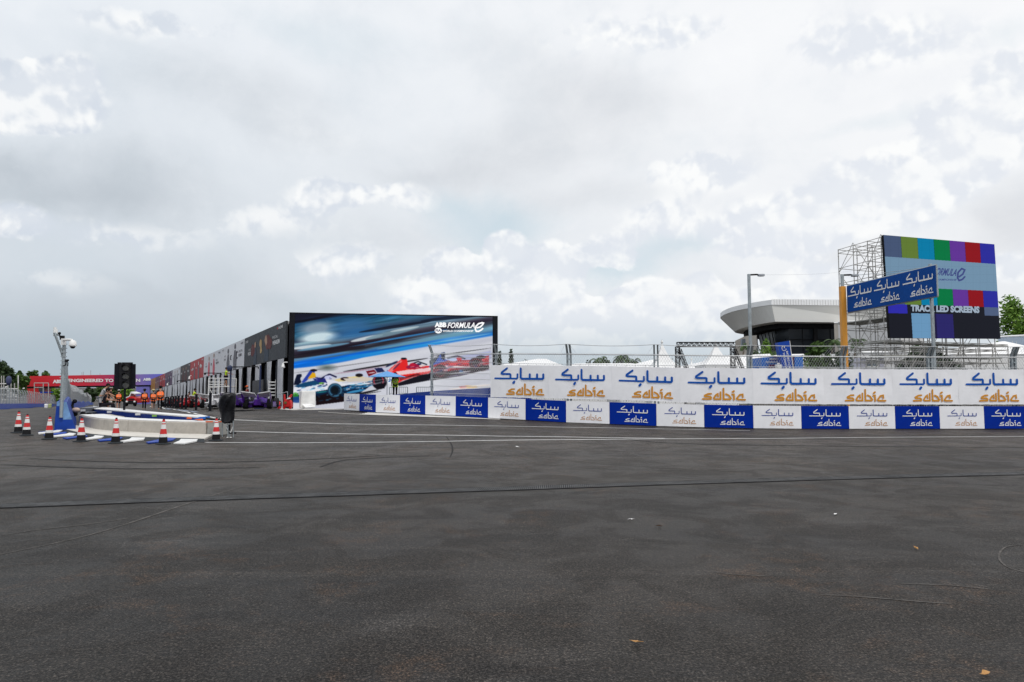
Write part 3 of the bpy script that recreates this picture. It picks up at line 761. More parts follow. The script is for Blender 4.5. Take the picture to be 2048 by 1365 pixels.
# the near wall beside the pit exit: starts at px 120
nw = [G(121, 862)]
for (x, y, z) in [(-22.5, 34.5, -.1), (-39, 60, -.5), (-60, 93, -1.2), (-88, 140, -2.3), (-120, 193, -3.4), (-147, 240, -4.6)]: nw.append(Vector((x, y, gz(x, y))))
def near_fence():
    pts = nw; t = thing('debris_fence', 'blue wall carrying a steep receding row of grey fence posts beside the pit exit', 'fence', tuple(pts[0]))
    L_ = along(pts, 4.0); cs = [p for p, d in L_] + [pts[-1]]; ds = [d for p, d in L_] + [L_[-1][1]]
    rings = []
    for k, (p, d) in enumerate(zip(cs, ds)):
        n = Vector((-d.y, d.x, 0)).normalized(); z = Vector((p.x, p.y, gz(p.x, p.y) - .03))
        rings.append([z + n * .20, z - n * .52, z - n * .42 + UP * .25, z - n * .16 + UP * 1.12, z + n * .16 + UP * 1.12, z + n * .20 + UP * .25])
    mb = MB(); mb.loft(rings); mb.build('wall', BPAINT, t, bevel=.02)
    d0 = ds[0]; n0 = Vector((-d0.y, d0.x, 0)).normalized(); p0 = cs[0]
    mb = MB(); a = p0 - d0 * .004
    mb.prism([a - n0 * .06 + UP * .42, a - n0 * .35 + UP * .42, a - n0 * .15 + UP * 1.08, a - n0 * .06 + UP * 1.08], -d0 * .006); mb.build('worn_paint_patch', LBLUE, t)
    mb = MB(); mb.prism([a + n0 * .15 + UP * .93, a - n0 * .02 + UP * .93, a - n0 * .02 + UP * 1.10, a + n0 * .15 + UP * 1.10], -d0 * .005); mb.build('worn_paint_patch', LBLUE, t)
    mbm, mbc = MB(), MB(); tops = []
    for k, (p, d) in enumerate(zip(cs, ds)):
        n = Vector((-d.y, d.x, 0)).normalized(); b = Vector((p.x, p.y, gz(p.x, p.y) + (1.05 if k else .5))) - d * (.05 if k == 0 else 0)
        kn = Vector((p.x, p.y, gz(p.x, p.y) + 2.75)); tip = kn + n * .33 + UP * .95
        tops.append((b, kn, tip)); mb = MB()
        r = .062 if k == 0 else .05
        M = Matrix.Translation(Vector((p.x, p.y, 0))) @ Matrix.Rotation(math.atan2(d.y, d.x), 4, 'Z')
        mb.tube(b, kn + UP * (.75 if k == 0 else 0), r, seg=6); mb.tube(kn, tip, r * .8, seg=6)
        if k == 0:
            for z in np.arange(1.2, 3.4, .16): mb.box(-.02, .02, -.1, .1, -.015, .015, 0, M @ Matrix.Translation((-.06, 0, gz(p.x, p.y) + z)))
            mb.tube(tip, kn + UP * .75, .03, seg=6)
        if k < 98: mb.build('post', GALV, t)
    for A, B in zip(tops[:-1], tops[1:]):
        a0, b0 = Vector((A[1].x, A[1].y, A[0].z)), B[0]
        if A is tops[0]: a0 = a0 + UP * .8
        for h in (.1, .3, .5, .7, .98): mbc.tube(a0.lerp(A[1], h), b0.lerp(B[1], h), .014, seg=4, caps=False)
        for h in (.33, .66, 1): mbc.tube(A[1].lerp(A[2], h), B[1].lerp(B[2], h), .012, seg=4, caps=False)
        for k in range(14):
            f = k / 14; g = min(1, f + .25)
            mbm.tube(a0.lerp(b0, f), A[1].lerp(B[1], g), .006, seg=3, caps=False); mbm.tube(a0.lerp(b0, g), A[1].lerp(B[1], f), .006, seg=3, caps=False)
            mbm.tube(A[1].lerp(B[1], f), A[2].lerp(B[2], g), .006, seg=3, caps=False); mbm.tube(A[1].lerp(B[1], g), A[2].lerp(B[2], f), .006, seg=3, caps=False)
    mbc.build('cables', WIRE, t, fix=False); mbm.build('chain_link', WIRE, t, fix=False)
    return t, tops, cs, ds
nearT, ntops, ncs, nds = near_fence()
# dome camera on the first post
p0 = ncs[0]; Yc = p0.y - .1
t = thing('dome_camera', 'white dome surveillance camera on a short arm at the top of the first left post', 'camera', tuple(P(124, 700, Yc)))
mb = MB(); mb.path([P(127, 683, Yc), P(129, 680, Yc - .1), P(143, 680, Yc - .25), P(145.5, 683, Yc - .25)], .045, 8)
mb.box(-.06, .06, -.06, .06, -.12, .12, 0, Matrix.Translation(P(127, 684, Yc))); mb.build('arm', WPAINT, t)
c = P(145.5, 690, Yc - .25); mb = MB(); mb.lathe([(.05, .17), (.11, .12), (.125, .02), (.135, -.03), (.11, -.06)], c, 16); mb.build('housing', WPAINT, t, smooth=True)
mb = MB(); mb.sphere(c + Vector((0, 0, -.06)), .09, seg=14); mb.build('dome', mat('black_glass_dome', (.01, .01, .012), .1), t, smooth=True)
# small weather sensors clamped to the post
for (x, y, s, lb_) in [(124, 667, 1, 'black sensor arm with a small box above the dome camera'), (133, 722, .8, 'black cup sensor clamped halfway up the first left post')]:
    t = thing('sensor_arm', lb_, 'sensor', tuple(P(x, y, Yc)))
    mb = MB()
    if s == 1:
        mb.path([P(107, 672, Yc), P(119, 667, Yc), P(120, 675, Yc), P(126, 678, Yc)], .022, 6); mb.sphere(P(119, 667, Yc), .05); mb.box(-.07, .07, -.04, .04, -.08, .08, 0, Matrix.Translation(P(124.5, 676, Yc)))
    else:
        mb.path([P(126, 732, Yc), P(131, 731, Yc), P(133, 722, Yc), P(136, 726, Yc), P(135.5, 733, Yc)], .018, 6); mb.sphere(P(133, 722, Yc), .06); mb.sphere(P(136, 721, Yc), .04)
    mb.build('bracket', BLACKM, t)
t = tag(MB().tube(P(110, 672, Yc), P(110, 655, Yc), .06, .05, 8).tube(P(113, 672, Yc), P(113, 659, Yc), .05, .04, 8).build('antenna', WPAINT), 'pair of short white antennas at the very top of the first left post', 'antenna')
# ------------------------------------------------------------ painting what a video screen shows (per-vertex picture on the screen's own face)
class Pic:
    def __init__(s, x0, x1, y0, y1, nx_, ny_):
        s.x0, s.x1, s.y0, s.y1 = x0, x1, y0, y1; s.nx, s.ny = nx_, ny_
        s.X, s.Y = np.meshgrid(np.linspace(x0, x1, nx_), np.linspace(y0, y1, ny_)); s.C = np.zeros((ny_, nx_, 3))
    def put(s, a, col):
        a = np.clip(a, 0, 1)[..., None]; s.C = s.C * (1 - a) + np.array(col, float) * a
    def poly(s, pts, col, k=1.0):
        ins = np.zeros(s.X.shape, bool); n = len(pts)
        for i in range(n):
            (xa, ya), (xb, yb) = pts[i], pts[(i + 1) % n]
            c = ((ya > s.Y) != (yb > s.Y)) & (s.X < (xb - xa) * (s.Y - ya) / ((yb - ya) or 1e-9) + xa); ins ^= c
        s.put(ins * k, col)
    def ell(s, cx, cy, rx, ry, col, k=1.0, soft=.12, rot=0.0, ring=None):
        c_, s_ = math.cos(rot), math.sin(rot); dx, dy = s.X - cx, s.Y - cy
        r = np.hypot((dx * c_ + dy * s_) / rx, (-dx * s_ + dy * c_) / ry)
        a = np.clip((1 - r) / soft + .5, 0, 1)
        if ring: a = np.clip((ring - abs(r - 1)) / (ring * .5), 0, 1)
        s.put(a * k, col)
    def line(s, x0, y0, x1, y1, w_, col, k=1.0, taper=True):
        d = math.hypot(x1 - x0, y1 - y0); ux, uy = (x1 - x0) / d, (y1 - y0) / d
        t = ((s.X - x0) * ux + (s.Y - y0) * uy) / d; q = abs((s.X - x0) * -uy + (s.Y - y0) * ux)
        ww = w_ * (np.sqrt(np.clip(4 * t * (1 - t), 0, 1)) if taper else 1)
        s.put(np.clip((ww - q) / (w_ * .35) + .5, 0, 1) * ((t > 0) & (t < 1)) * k, col)
    def mesh(s, pt, name, m_, parent):
        """pt(x, y) -> world point on the screen"""
        c = [pt(x, y) for x, y in ((s.x0, s.y0), (s.x1, s.y0), (s.x1, s.y1), (s.x0, s.y1))]
        vs = [];
        for j in range(s.ny):
            for i in range(s.nx): vs.append(tuple(pt(s.X[j, i], s.Y[j, i]) - parent.location))
        n = s.nx
        me = bpy.data.meshes.new(name); me.from_pydata(vs, [], [(j * n + i, (j + 1) * n + i, (j + 1) * n + i + 1, j * n + i + 1) for j in range(s.ny - 1) for i in range(n - 1)])
        a = me.color_attributes.new('Col', 'FLOAT_COLOR', 'POINT')
        C = np.clip(s.C, 0, 255) / 255; C = np.where(C <= .04045, C / 12.92, ((C + .055) / 1.055) ** 2.4)
        a.data.foreach_set('color', np.concatenate([C, np.ones(C.shape[:2] + (1,))], 2).astype(np.float32).ravel())
        me.materials.append(m_); o = link(bpy.data.objects.new(name, me)); o.parent = parent; return o
# ------------------------------------------------------------ big screen on the end of the pit building
A = P(574.6, 818.5, 53.7); B_ = P(995.4, 812, 56.3)
A.z = P(573, 818.5, 53.7).z
dW = (B_ - A); dW.z = 0; eW = dW.normalized()
TLz = P(573, 625, 53.7).z; TRz = P(991.5, 632.3, 56.3).z
nW = Vector((eW.y, -eW.x, 0))
zb = A.z - .3
led = thing('video_wall', 'huge black framed video screen showing racing cars and blue streaks', 'screen', tuple(A))
LW = dW.length; fl, fr, ft = .43, .40, .10
def wp(s_, z, o=0.0): return A + eW * s_ + nW * o + UP * (z - A.z)
ztop = lambda s_: TLz + (TRz - TLz) * s_ / LW
mb = MB(); th = -nW * 1.2
mb.prism([wp(0, zb), wp(fl, zb), wp(fl, ztop(fl) - ft), wp(0, ztop(0) - ft)], th)
mb.build('frame_post', BLACK, led)
mb = MB(); mb.prism([wp(LW - fr, zb), wp(LW, zb), wp(LW, ztop(LW) - ft), wp(LW - fr, ztop(LW) - ft)], th); mb.build('frame_post', BLACK, led)
mb = MB(); mb.prism([wp(0, ztop(0) - ft + .002), wp(LW, ztop(LW) - ft + .002), wp(LW, ztop(LW)), wp(0, ztop(0))], th); mb.build('frame_rail', BLACK, led)
mb = MB(); mb.prism([wp(fl + .004, zb + .1, -.09), wp(LW - fr - .004, zb + .1, -.09), wp(LW - fr - .004, ztop(LW) - ft - .01, -.09), wp(fl + .004, ztop(0) - ft - .01, -.09)], -nW * .9); mb.build('backing', BLACKM, led)
led1 = Plane(wp(0, 0, -.05), wp(1, 0, -.05), wp(0, 1, -.05))
p = Pic(108, 1893, 112, 975, 520, 250)
X, Y = p.X, p.Y; T = Y + .165 * (X - 120)
rs = np.random.RandomState(3)
def n1(t, f, seed):
    r = np.random.RandomState(seed).rand(4096); q = (t * f) % 4000; i = q.astype(int); g = q - i; g = g * g * (3 - 2 * g); return r[i] * (1 - g) + r[i + 1] * g
def n2(t, f, x, fx, seed):
    q = x * fx; i = q.astype(int); g = q - i; g = g * g * (3 - 2 * g)
    out = np.zeros_like(t)
    for k in range(int(i.max()) + 2):
        a = n1(t + 1000 + 37 * k, f, seed + k * 11); w_ = np.where(i == k, 1 - g, 0) + np.where(i == k - 1, g, 0); out += a * w_
    return out
st = .5 * n2(T, .05, X, .004, 5) + .3 * n2(T, .12, X, .006, 50) + .2 * n2(T, .3, X, .01, 90)
pal_t = [100, 190, 230, 290, 330, 380, 420, 445, 480, 520, 548, 575, 605, 622]
pal_c = np.array([(24, 24, 38), (26, 28, 44), (28, 62, 92), (30, 80, 112), (60, 110, 140), (45, 60, 85), (120, 150, 170), (80, 80, 95), (40, 34, 48), (52, 52, 62), (90, 130, 160), (10, 92, 196), (20, 115, 215), (222, 224, 232)], float)
Tn = T + (st - .5) * 60 * (T < 600)
p.C = np.stack([np.interp(Tn, pal_t, pal_c[:, k]) for k in range(3)], 2)
p.C *= (.55 + .9 * st)[..., None] ** (T < 590)[..., None]
lightblue = (150, 195, 222)
rb = np.clip((X - 1050) / 500, 0, 1) * np.clip(1 - abs(T - 545) / 70, 0, 1); p.put(rb * .8 * (.5 + st), (130, 180, 205))
p.ell(330, 255, 150, 55, (140, 160, 178), .9, .8, -.1); p.ell(345, 335, 165, 42, (215, 235, 242), .95, .6, -.12); p.ell(640, 235, 170, 62, (58, 108, 158), .8, .9, -.1)
p.ell(700, 300, 220, 40, (40, 105, 165), .7, .9, -.16)
for a in [(630, 372, 920, 312, 15, (222, 232, 236)), (760, 352, 1240, 240, 20, (120, 150, 165)), (980, 285, 1240, 238, 10, (190, 205, 212)), (110, 436, 460, 400, 16, (225, 235, 240)), (110, 400, 330, 372, 8, (160, 195, 205)),
          (150, 455, 620, 385, 12, (110, 160, 190)), (600, 420, 1500, 262, 7, (60, 140, 205)), (860, 440, 1880, 255, 12, (108, 158, 178)), (700, 500, 1880, 300, 8, (125, 190, 222)), (110, 600, 760, 500, 26, (8, 105, 214)), (380, 560, 1300, 400, 18, (30, 140, 220)), (860, 470, 1500, 372, 12, (40, 150, 225)),
          (110, 500, 900, 360, 9, (30, 24, 34)), (110, 520, 760, 410, 16, (34, 28, 36)), (700, 290, 1350, 190, 14, (18, 22, 38)), (1250, 190, 1880, 120, 16, (22, 30, 48))]:
    p.line(*a, k=.85)
# light track with kerb lines and blurred trees
trk = (T > 622); p.put(trk * .75 * n2(T, .03, X, .003, 7), (188, 190, 204))
p.put(np.clip(1 - np.hypot((X - 420) / 110, (Y - 605) / 38), 0, 1) * .9, (60, 85, 80))
p.line(110, 655, 900, 540, 5, (120, 120, 125), .7); p.line(560, 640, 1320, 520, 8, (30, 28, 32), .95); p.line(1330, 505, 1880, 430, 4, (60, 60, 66), .9); p.line(480, 660, 1000, 590, 4, (140, 60, 90), .5)
p.poly([(480, 690), (900, 600), (1000, 620), (880, 690), (560, 700)], (196, 202, 226), .8); p.poly([(1480, 520), (1880, 455), (1880, 530), (1500, 560)], (178, 184, 222), .85)
# left car, white and deep blue
p.poly([(120, 760), (135, 705), (150, 665), (190, 660), (195, 680), (180, 700), (190, 735), (160, 760)], (16, 24, 48)); p.poly([(190, 735), (270, 625), (325, 618), (300, 660), (250, 710), (215, 740)], (42, 66, 168)); p.poly([(245, 705), (290, 645), (315, 655), (320, 690), (280, 700)], (228, 172, 30)); p.ell(300, 628, 32, 11, (20, 20, 34))
p.poly([(118, 790), (200, 740), (330, 700), (480, 720), (560, 735), (480, 790), (300, 820), (118, 840)], (228, 230, 242)); p.poly([(125, 770), (210, 738), (330, 712), (370, 745), (300, 770), (160, 782)], (20, 70, 110)); p.poly([(290, 705), (330, 690), (400, 700), (420, 740), (340, 735)], (36, 42, 120))
p.line(360, 705, 440, 662, 7, (26, 28, 70), taper=False); p.line(440, 662, 505, 690, 7, (26, 28, 70), taper=False); p.ell(430, 690, 34, 16, (200, 205, 240)); p.ell(370, 745, 24, 10, (120, 190, 60), .8)
p.poly([(480, 715), (560, 690), (700, 680), (820, 700), (800, 725), (640, 720), (520, 730)], (228, 208, 150)); p.ell(705, 672, 34, 16, (30, 24, 30)); p.ell(580, 705, 42, 16, (44, 28, 36)); p.ell(650, 712, 34, 14, (40, 26, 36))
p.poly([(120, 830), (300, 800), (440, 800), (560, 770), (790, 730), (830, 745), (760, 800), (600, 900), (330, 930), (300, 860), (120, 900)], (12, 34, 62)); p.poly([(118, 800), (330, 755), (520, 745), (800, 738), (820, 748), (560, 765), (420, 800), (118, 850)], (235, 236, 244)); 
for a in [(560, 790, 790, 770, 12, (24, 92, 138)), (590, 830, 760, 800, 10, (60, 140, 190)), (300, 830, 420, 815, 8, (30, 110, 120)), (600, 760, 780, 752, 6, (120, 190, 220)), (310, 880, 400, 850, 12, (40, 120, 140)), (650, 850, 880, 800, 8, (20, 20, 24)), (720, 845, 900, 815, 3, (40, 40, 40))]: p.line(*a)
p.poly([(318, 940), (318, 860), (440, 830), (600, 870), (590, 905)], (24, 14, 18)); p.ell(490, 805, 66, 62, (20, 44, 66)); p.ell(492, 805, 52, 50, (70, 125, 160), ring=.10); p.ell(488, 806, 34, 33, (14, 22, 30)); p.ell(490, 805, 62, 59, (46, 88, 116), ring=.06)
p.ell(140, 850, 26, 26, (60, 160, 40), .8); p.ell(150, 890, 60, 28, (30, 70, 140), .9); p.poly([(115, 920), (180, 930), (180, 975), (115, 975)], (222, 222, 228))
# centre car, red
p.poly([(930, 660), (1040, 560), (1085, 525), (1130, 525), (1142, 600), (1320, 588), (1560, 580), (1690, 588), (1700, 600), (1500, 625), (1260, 665), (1090, 720), (1040, 745), (1020, 690)], (232, 44, 44))
p.poly([(940, 655), (1075, 540), (1090, 545), (1000, 640), (985, 668)], (240, 130, 130)); p.poly([(1030, 640), (1140, 625), (1310, 605), (1560, 585), (1310, 640), (1150, 660), (1060, 672)], (244, 206, 210)); p.poly([(1040, 745), (1250, 668), (1480, 640), (1640, 650), (1400, 705), (1060, 768)], (24, 24, 34)); p.poly([(1120, 600), (1180, 560), (1290, 590), (1250, 610), (1140, 615)], (150, 30, 70))
p.poly([(1060, 700), (1230, 655), (1250, 665), (1070, 715)], (90, 14, 20), .9)
p.line(1005, 625, 1070, 560, 8, (90, 30, 60), .8); p.ell(1102, 524, 26, 9, (18, 20, 30)); p.ell(1180, 578, 26, 15, (190, 30, 60)); p.line(1190, 565, 1230, 550, 5, (20, 22, 34), taper=False); p.line(1230, 550, 1310, 578, 5, (20, 22, 34), taper=False); p.ell(1262, 590, 24, 10, (240, 210, 205)); p.ell(1240, 572, 20, 9, (38, 52, 90))
p.poly([(765, 635), (840, 622), (862, 652), (790, 684)], (118, 22, 36)); p.poly([(840, 610), (905, 604), (935, 640), (868, 650)], (32, 40, 84)); p.line(785, 655, 850, 645, 4, (230, 220, 225)); p.line(940, 600, 1050, 545, 9, (40, 50, 84)); p.line(960, 600, 1060, 560, 3, (210, 215, 230))
p.poly([(560, 700), (770, 690), (850, 705), (830, 725), (600, 730)], (214, 204, 190)); p.ell(885, 735, 66, 62, (22, 18, 26)); p.ell(878, 722, 42, 44, (228, 64, 84), ring=.10); p.ell(878, 722, 30, 31, (26, 30, 38)); p.poly([(830, 760), (860, 798), (930, 788), (945, 740)], (20, 18, 26))
p.ell(985, 714, 36, 36, (226, 238, 246)); 
# right car, red white and blue
p.poly([(1325, 600), (1350, 570), (1440, 470), (1468, 468), (1470, 528), (1500, 545), (1440, 590), (1360, 612)], (62, 98, 190)); p.poly([(1330, 545), (1425, 490), (1380, 560), (1335, 580)], (40, 44, 56), .8); p.poly([(1430, 478), (1466, 466), (1468, 540), (1440, 530)], (34, 36, 60)); p.poly([(1340, 590), (1500, 540), (1700, 535), (1860, 495), (1860, 580), (1690, 600), (1500, 640), (1340, 650)], (166, 34, 48)); p.poly([(1320, 610), (1480, 585), (1690, 595), (1700, 602), (1480, 612), (1330, 625)], (244, 226, 228)); p.poly([(1500, 565), (1690, 545), (1860, 508), (1860, 524), (1690, 570), (1520, 585)], (226, 70, 80))
p.poly([(1330, 650), (1480, 640), (1700, 600), (1860, 575), (1860, 618), (1600, 680), (1340, 720)], (34, 22, 34)); p.line(1490, 520, 1580, 500, 6, (24, 26, 50), taper=False); p.line(1580, 500, 1650, 525, 6, (24, 26, 50), taper=False); p.ell(1595, 525, 24, 16, (205, 40, 60)); p.ell(1540, 535, 40, 14, (190, 205, 240)); p.line(1510, 660, 1700, 635, 5, (226, 226, 232)); p.line(1480, 690, 1700, 650, 5, (120, 120, 150))
p.ell(1430, 640, 60, 62, (40, 26, 38)); p.ell(1428, 640, 40, 42, (150, 44, 60), ring=.10); p.ell(1745, 565, 60, 52, (44, 26, 38)); p.ell(1745, 565, 42, 38, (140, 40, 50), ring=.1); p.ell(1790, 512, 42, 16, (36, 26, 40)); p.ell(1615, 635, 20, 9, (50, 110, 170))
p.poly([(1595, 772), (1660, 766), (1660, 786), (1610, 792)], (206, 46, 50)); p.poly([(1655, 766), (1750, 766), (1755, 782), (1665, 790)], (236, 166, 30)); p.line(1500, 800, 1880, 756, 10, (245, 228, 214), .6)
rr = np.random.RandomState(12)
def bits(x0, x1, y0, y1, cols_, n, lw=(2, 6), ln=(14, 60), k=.75):
    for _ in range(n):
        x = rr.uniform(x0, x1); y = rr.uniform(y0, y1) - .165 * (x - (x0 + x1) / 2); l = rr.uniform(*ln); p.line(x - l / 2, y + l * .08, x + l / 2, y - l * .08, rr.uniform(*lw), cols_[rr.randint(len(cols_))], k)
bits(130, 420, 765, 850, [(228, 232, 246), (24, 40, 110), (30, 110, 170), (12, 20, 60), (140, 200, 230)], 46)
bits(560, 840, 735, 800, [(225, 232, 244), (20, 60, 120), (14, 24, 56), (60, 150, 205)], 34)
bits(300, 460, 680, 720, [(50, 60, 150), (215, 215, 245), (30, 30, 80)], 12, (2, 4), (10, 30)); bits(330, 600, 840, 890, [(24, 60, 90), (14, 10, 18), (60, 110, 140)], 18)
bits(1080, 1300, 590, 640, [(180, 20, 40), (250, 150, 150), (120, 20, 50)], 12, (1.5, 4), (14, 40)); bits(1330, 1860, 560, 625, [(120, 20, 36), (230, 180, 190), (60, 30, 60), (190, 60, 80), (40, 60, 130)], 46, (1.5, 5))
bits(1340, 1860, 620, 680, [(20, 16, 26), (60, 36, 50), (90, 90, 120)], 22, (1.5, 4)); bits(600, 1880, 650, 690, [(170, 172, 184), (240, 240, 246), (150, 150, 160)], 26, (1, 3), (60, 240), .5); bits(950, 1880, 800, 860, [(175, 176, 188), (240, 240, 246)], 16, (1, 4), (80, 260), .5)
def blur(C):
    for ax in (0, 1):
        C = (np.roll(C, 1, ax) + 2 * C + np.roll(C, -1, ax)) / 4
    return C
p.C = blur(p.C)
p.C = p.C * (1 + .035 * (rs.rand(*p.X.shape)[..., None] - .5))
SCREEN = attrmat('lit_screen', .86, .04, .6)
zx = lambda x: 560 + x / 4.452; zy = lambda y: 600 + y / 4.452
p.mesh(lambda x, y: led1.at(zx(x), zy(max(y, 113 + (x - 57) * .0225))), 'display', SCREEN, led)
LIT = mat('lit_white_letters', (.3, .3, .3), .5, emit=(1, 1, 1), estr=.8, var=0)
LITN = mat('lit_navy_letters', (.02, .02, .05), .5, emit=(.02, .04, .2), estr=.8, var=0)
LITG = mat('lit_dark_letters', (.02, .02, .05), .5, emit=(.02, .03, .10), estr=.6, var=0)
mb = MB()
zq = lambda x0, y0, x1, y1: [(x0, y1), (x1, y1), (x1, y0), (x0, y0)]
def zl(x, y): return (860 + x / 17.07, 635 + y / 17.07)
def zbq(x0, y0, x1, y1): return [zl(x0, y1), zl(x1, y1), zl(x1, y0), zl(x0, y0)]
text_px(mb, 'ABB', led1, zbq(160, 175, 560, 340), .006, bold=.055)
text_px(mb, 'WORLD CHAMPIONSHIP', led1, zbq(430, 440, 1480, 497), .006, bold=.03)
def px_stroke(mb, pl, pts, hw, off, conv):
    k = 0
    for q in strip([Vector(conv(*a)) for a in pts], hw):
        k += 1; mb.poly([pl.at(v.x, v.y, off + k * .0005) for v in q])
FORM = [[(600, 365), (655, 190), (700, 180), (815, 170)], [(640, 265), (760, 245)], [(770, 215), (720, 300), (735, 350), (790, 340), (835, 250), (820, 205), (775, 215)], [(850, 340), (890, 205), (950, 190), (955, 240), (885, 275), (985, 365)],
        [(1000, 300), (1030, 240), (1080, 300), (1150, 190), (1120, 370)], [(1240, 195), (1190, 310), (1200, 360), (1250, 350), (1310, 195)], [(1370, 190), (1315, 340), (1400, 345)], [(1400, 310), (1520, 190), (1480, 380)], [(1440, 290), (1490, 285)]]
EEE = [(1610, 360), (1720, 330), (1790, 260), (1825, 200), (1780, 185), (1660, 220), (1570, 310), (1545, 400), (1580, 480), (1660, 480), (1740, 440), (1800, 385)]
text_px(mb, 'FORMULA', led1, zbq(590, 178, 1525, 368), .006, bold=.02, shear=.35)
px_stroke(mb, led1, EEE, 1.5, .006, zl)
# round emblem: a disc with the letters left dark
mb.build('lettering', LIT, led, fix=False)
mb = MB(); cc_ = [zl(283 + 122 * math.cos(t), 455 + 95 * math.sin(t)) for t in [k * math.pi / 10 for k in range(20)]]
mb.poly([led1.at(*c_, .006) for c_ in cc_]); mb.build('round_emblem', LIT, led, fix=False)
mb = MB(); text_px(mb, 'FIA', led1, zbq(190, 408, 375, 498), .012, bold=.03); mb.build('emblem_letters', LITG, led, fix=False)
mb = MB(); text_px(mb, '24', led1, [(560 + x / 4.452, 600 + y / 4.452) for x, y in ((962, 732), (1008, 730), (1008, 698), (962, 700))], .006, bold=.05, shear=.3)
mb.build('car_number', mat('lit_blue_number', (.02, .05, .15), .5, emit=(.03, .12, .35), estr=.8, var=0), led, fix=False)
# ------------------------------------------------------------ second screen with colour bars on the scaffold
S2 = [P(1780, 676.5, 59.6), P(2001, 678, 65.3), P(1988.7, 489, 65.3), P(1767, 470.3, 59.6)]
pl2 = Plane(S2[0], S2[1], S2[3]); n2_ = pl2.n; S2[2] = pl2.at(1988.7, 489)
led2 = thing('video_screen', 'tall screen showing colour bars and TRACK LED SCREENS on a scaffold tower', 'screen', tuple(S2[0]))
mb = MB(); mb.prism([q - n2_ * .01 for q in S2], -n2_ * .22); mb.build('cabinet', BLACKM, led2)
ox = lambda x: 1660 + x / 4.706; oy = lambda y: 450 + y / 4.706
q = Pic(495, 1615, 90, 1075, 500, 440)
lf = np.array([(90, 503), (1075, 566)], float); Xl = 503 + (q.Y - 95) / 970 * 62; Xr = 1547 + (q.Y - 185) / 885 * 58
U = (q.X - Xl) / (Xr - Xl)
tl_ = lambda U: 97 + 90 * U; V = (q.Y - tl_(U)) / ((1065 + 7 * U) - tl_(U))
cols = [(70, 86, 118), (98, 124, 52), (0, 124, 168), (0, 118, 66), (98, 52, 150), (142, 18, 28), (42, 44, 156)]
top = lambda u: .212
q.C[:] = (26, 28, 38)
band = lambda a, b: (V >= a) & (V < b)
iu = np.clip((U * 7).astype(int), 0, 6)
bar = np.array(cols, float)[iu]
edge = np.abs(U * 7 - np.round(U * 7)) < .012
m1 = band(-1, .211); m3 = band(.5, .672)
q.C = np.where((m1 | m3)[..., None], bar, q.C); q.C = np.where(((m1 | m3) & edge)[..., None], q.C * .7, q.C)
q.C = np.where(band(.211, .5)[..., None], np.array((114, 146, 172), float), q.C)
m4 = band(.672, .76); q.C = np.where((m4 & (U < .16))[..., None], np.array((46, 44, 170), float), q.C); q.C = np.where((m4 & (U > .86))[..., None], np.array((80, 96, 128), float), q.C)
m5 = band(.755, 2); q.C = np.where((m5 & (U > .192) & (U < .382))[..., None], np.array((106, 152, 190), float), q.C); q.C = np.where((m5 & (U > .382) & (U < .56))[..., None], np.array((42, 38, 104), float), q.C); q.C = np.where((m5 & (U > .382) & (U < .408))[..., None], np.array((30, 26, 66), float), q.C)
q.C *= (1 + .03 * (rs.rand(*q.X.shape)[..., None] - .5)); q.C *= np.where((np.arange(q.nx) % 31 == 0), .94, 1)[None, :, None] * np.where((np.arange(q.ny) % 34 == 0), .94, 1)[:, None, None]
# keep the picture inside the cabinet: map (U,V) onto the four corners
def pt2(x, y):
    xl = 503 + (y - 95) / 970 * 62; xr = 1547 + (y - 185) / 885 * 58; u = (x - xl) / (xr - xl); t0 = 97 + 90 * u; v = (y - t0) / ((1065 + 7 * u) - t0)
    u = min(max(u, 0), 1); v = min(max(v, 0), 1)
    return bil(S2, u, 1 - v) + n2_ * .004
q.mesh(pt2, 'display', attrmat('lit_colour_bars', .92, .03, .6), led2)
mb = MB(); zo = lambda x0, y0, x1, y1, sk=0: [(ox(x0), oy(y1)), (ox(x1), oy(y1 + sk)), (ox(x1), oy(y0 + sk)), (ox(x0), oy(y0))]
def o2(x, y): return (ox(x), oy(y))
# full word mark; its left part is hidden behind the blue sign
F2 = lambda x, y: o2(1000 + (x - 720) * .244, 408 + (y - 190) * .40)
text_px(mb, 'FORMULA', pl2, [o2(962, 474), o2(1186, 484), o2(1200, 416), o2(984, 402)], .016, bold=.03, shear=.25)
px_stroke(mb, pl2, [(1215, 490), (1250, 465), (1268, 425), (1240, 412), (1205, 450), (1200, 500), (1215, 525), (1245, 515), (1268, 490)], 1.7, .016, o2)
text_px(mb, 'WORLD CHAMPIONSHIP', pl2, zo(880, 504, 1192, 522, 6), .016, bold=.02); text_px(mb, 'ABB', pl2, zo(820, 412, 925, 468), .016, bold=.05)
mb.build('navy_lettering', LITN, led2, fix=False)
LT = mat('lit_grey_letters', (.1, .1, .1), .5, emit=(.30, .40, .52), estr=.8, var=0)
mb = MB(); text_px(mb, 'TRACK LED SCREENS', pl2, [o2(760, 815), o2(1407, 832), o2(1407, 768), o2(760, 752)], .016, bold=.055); mb.build('caption', LT, led2, fix=False)
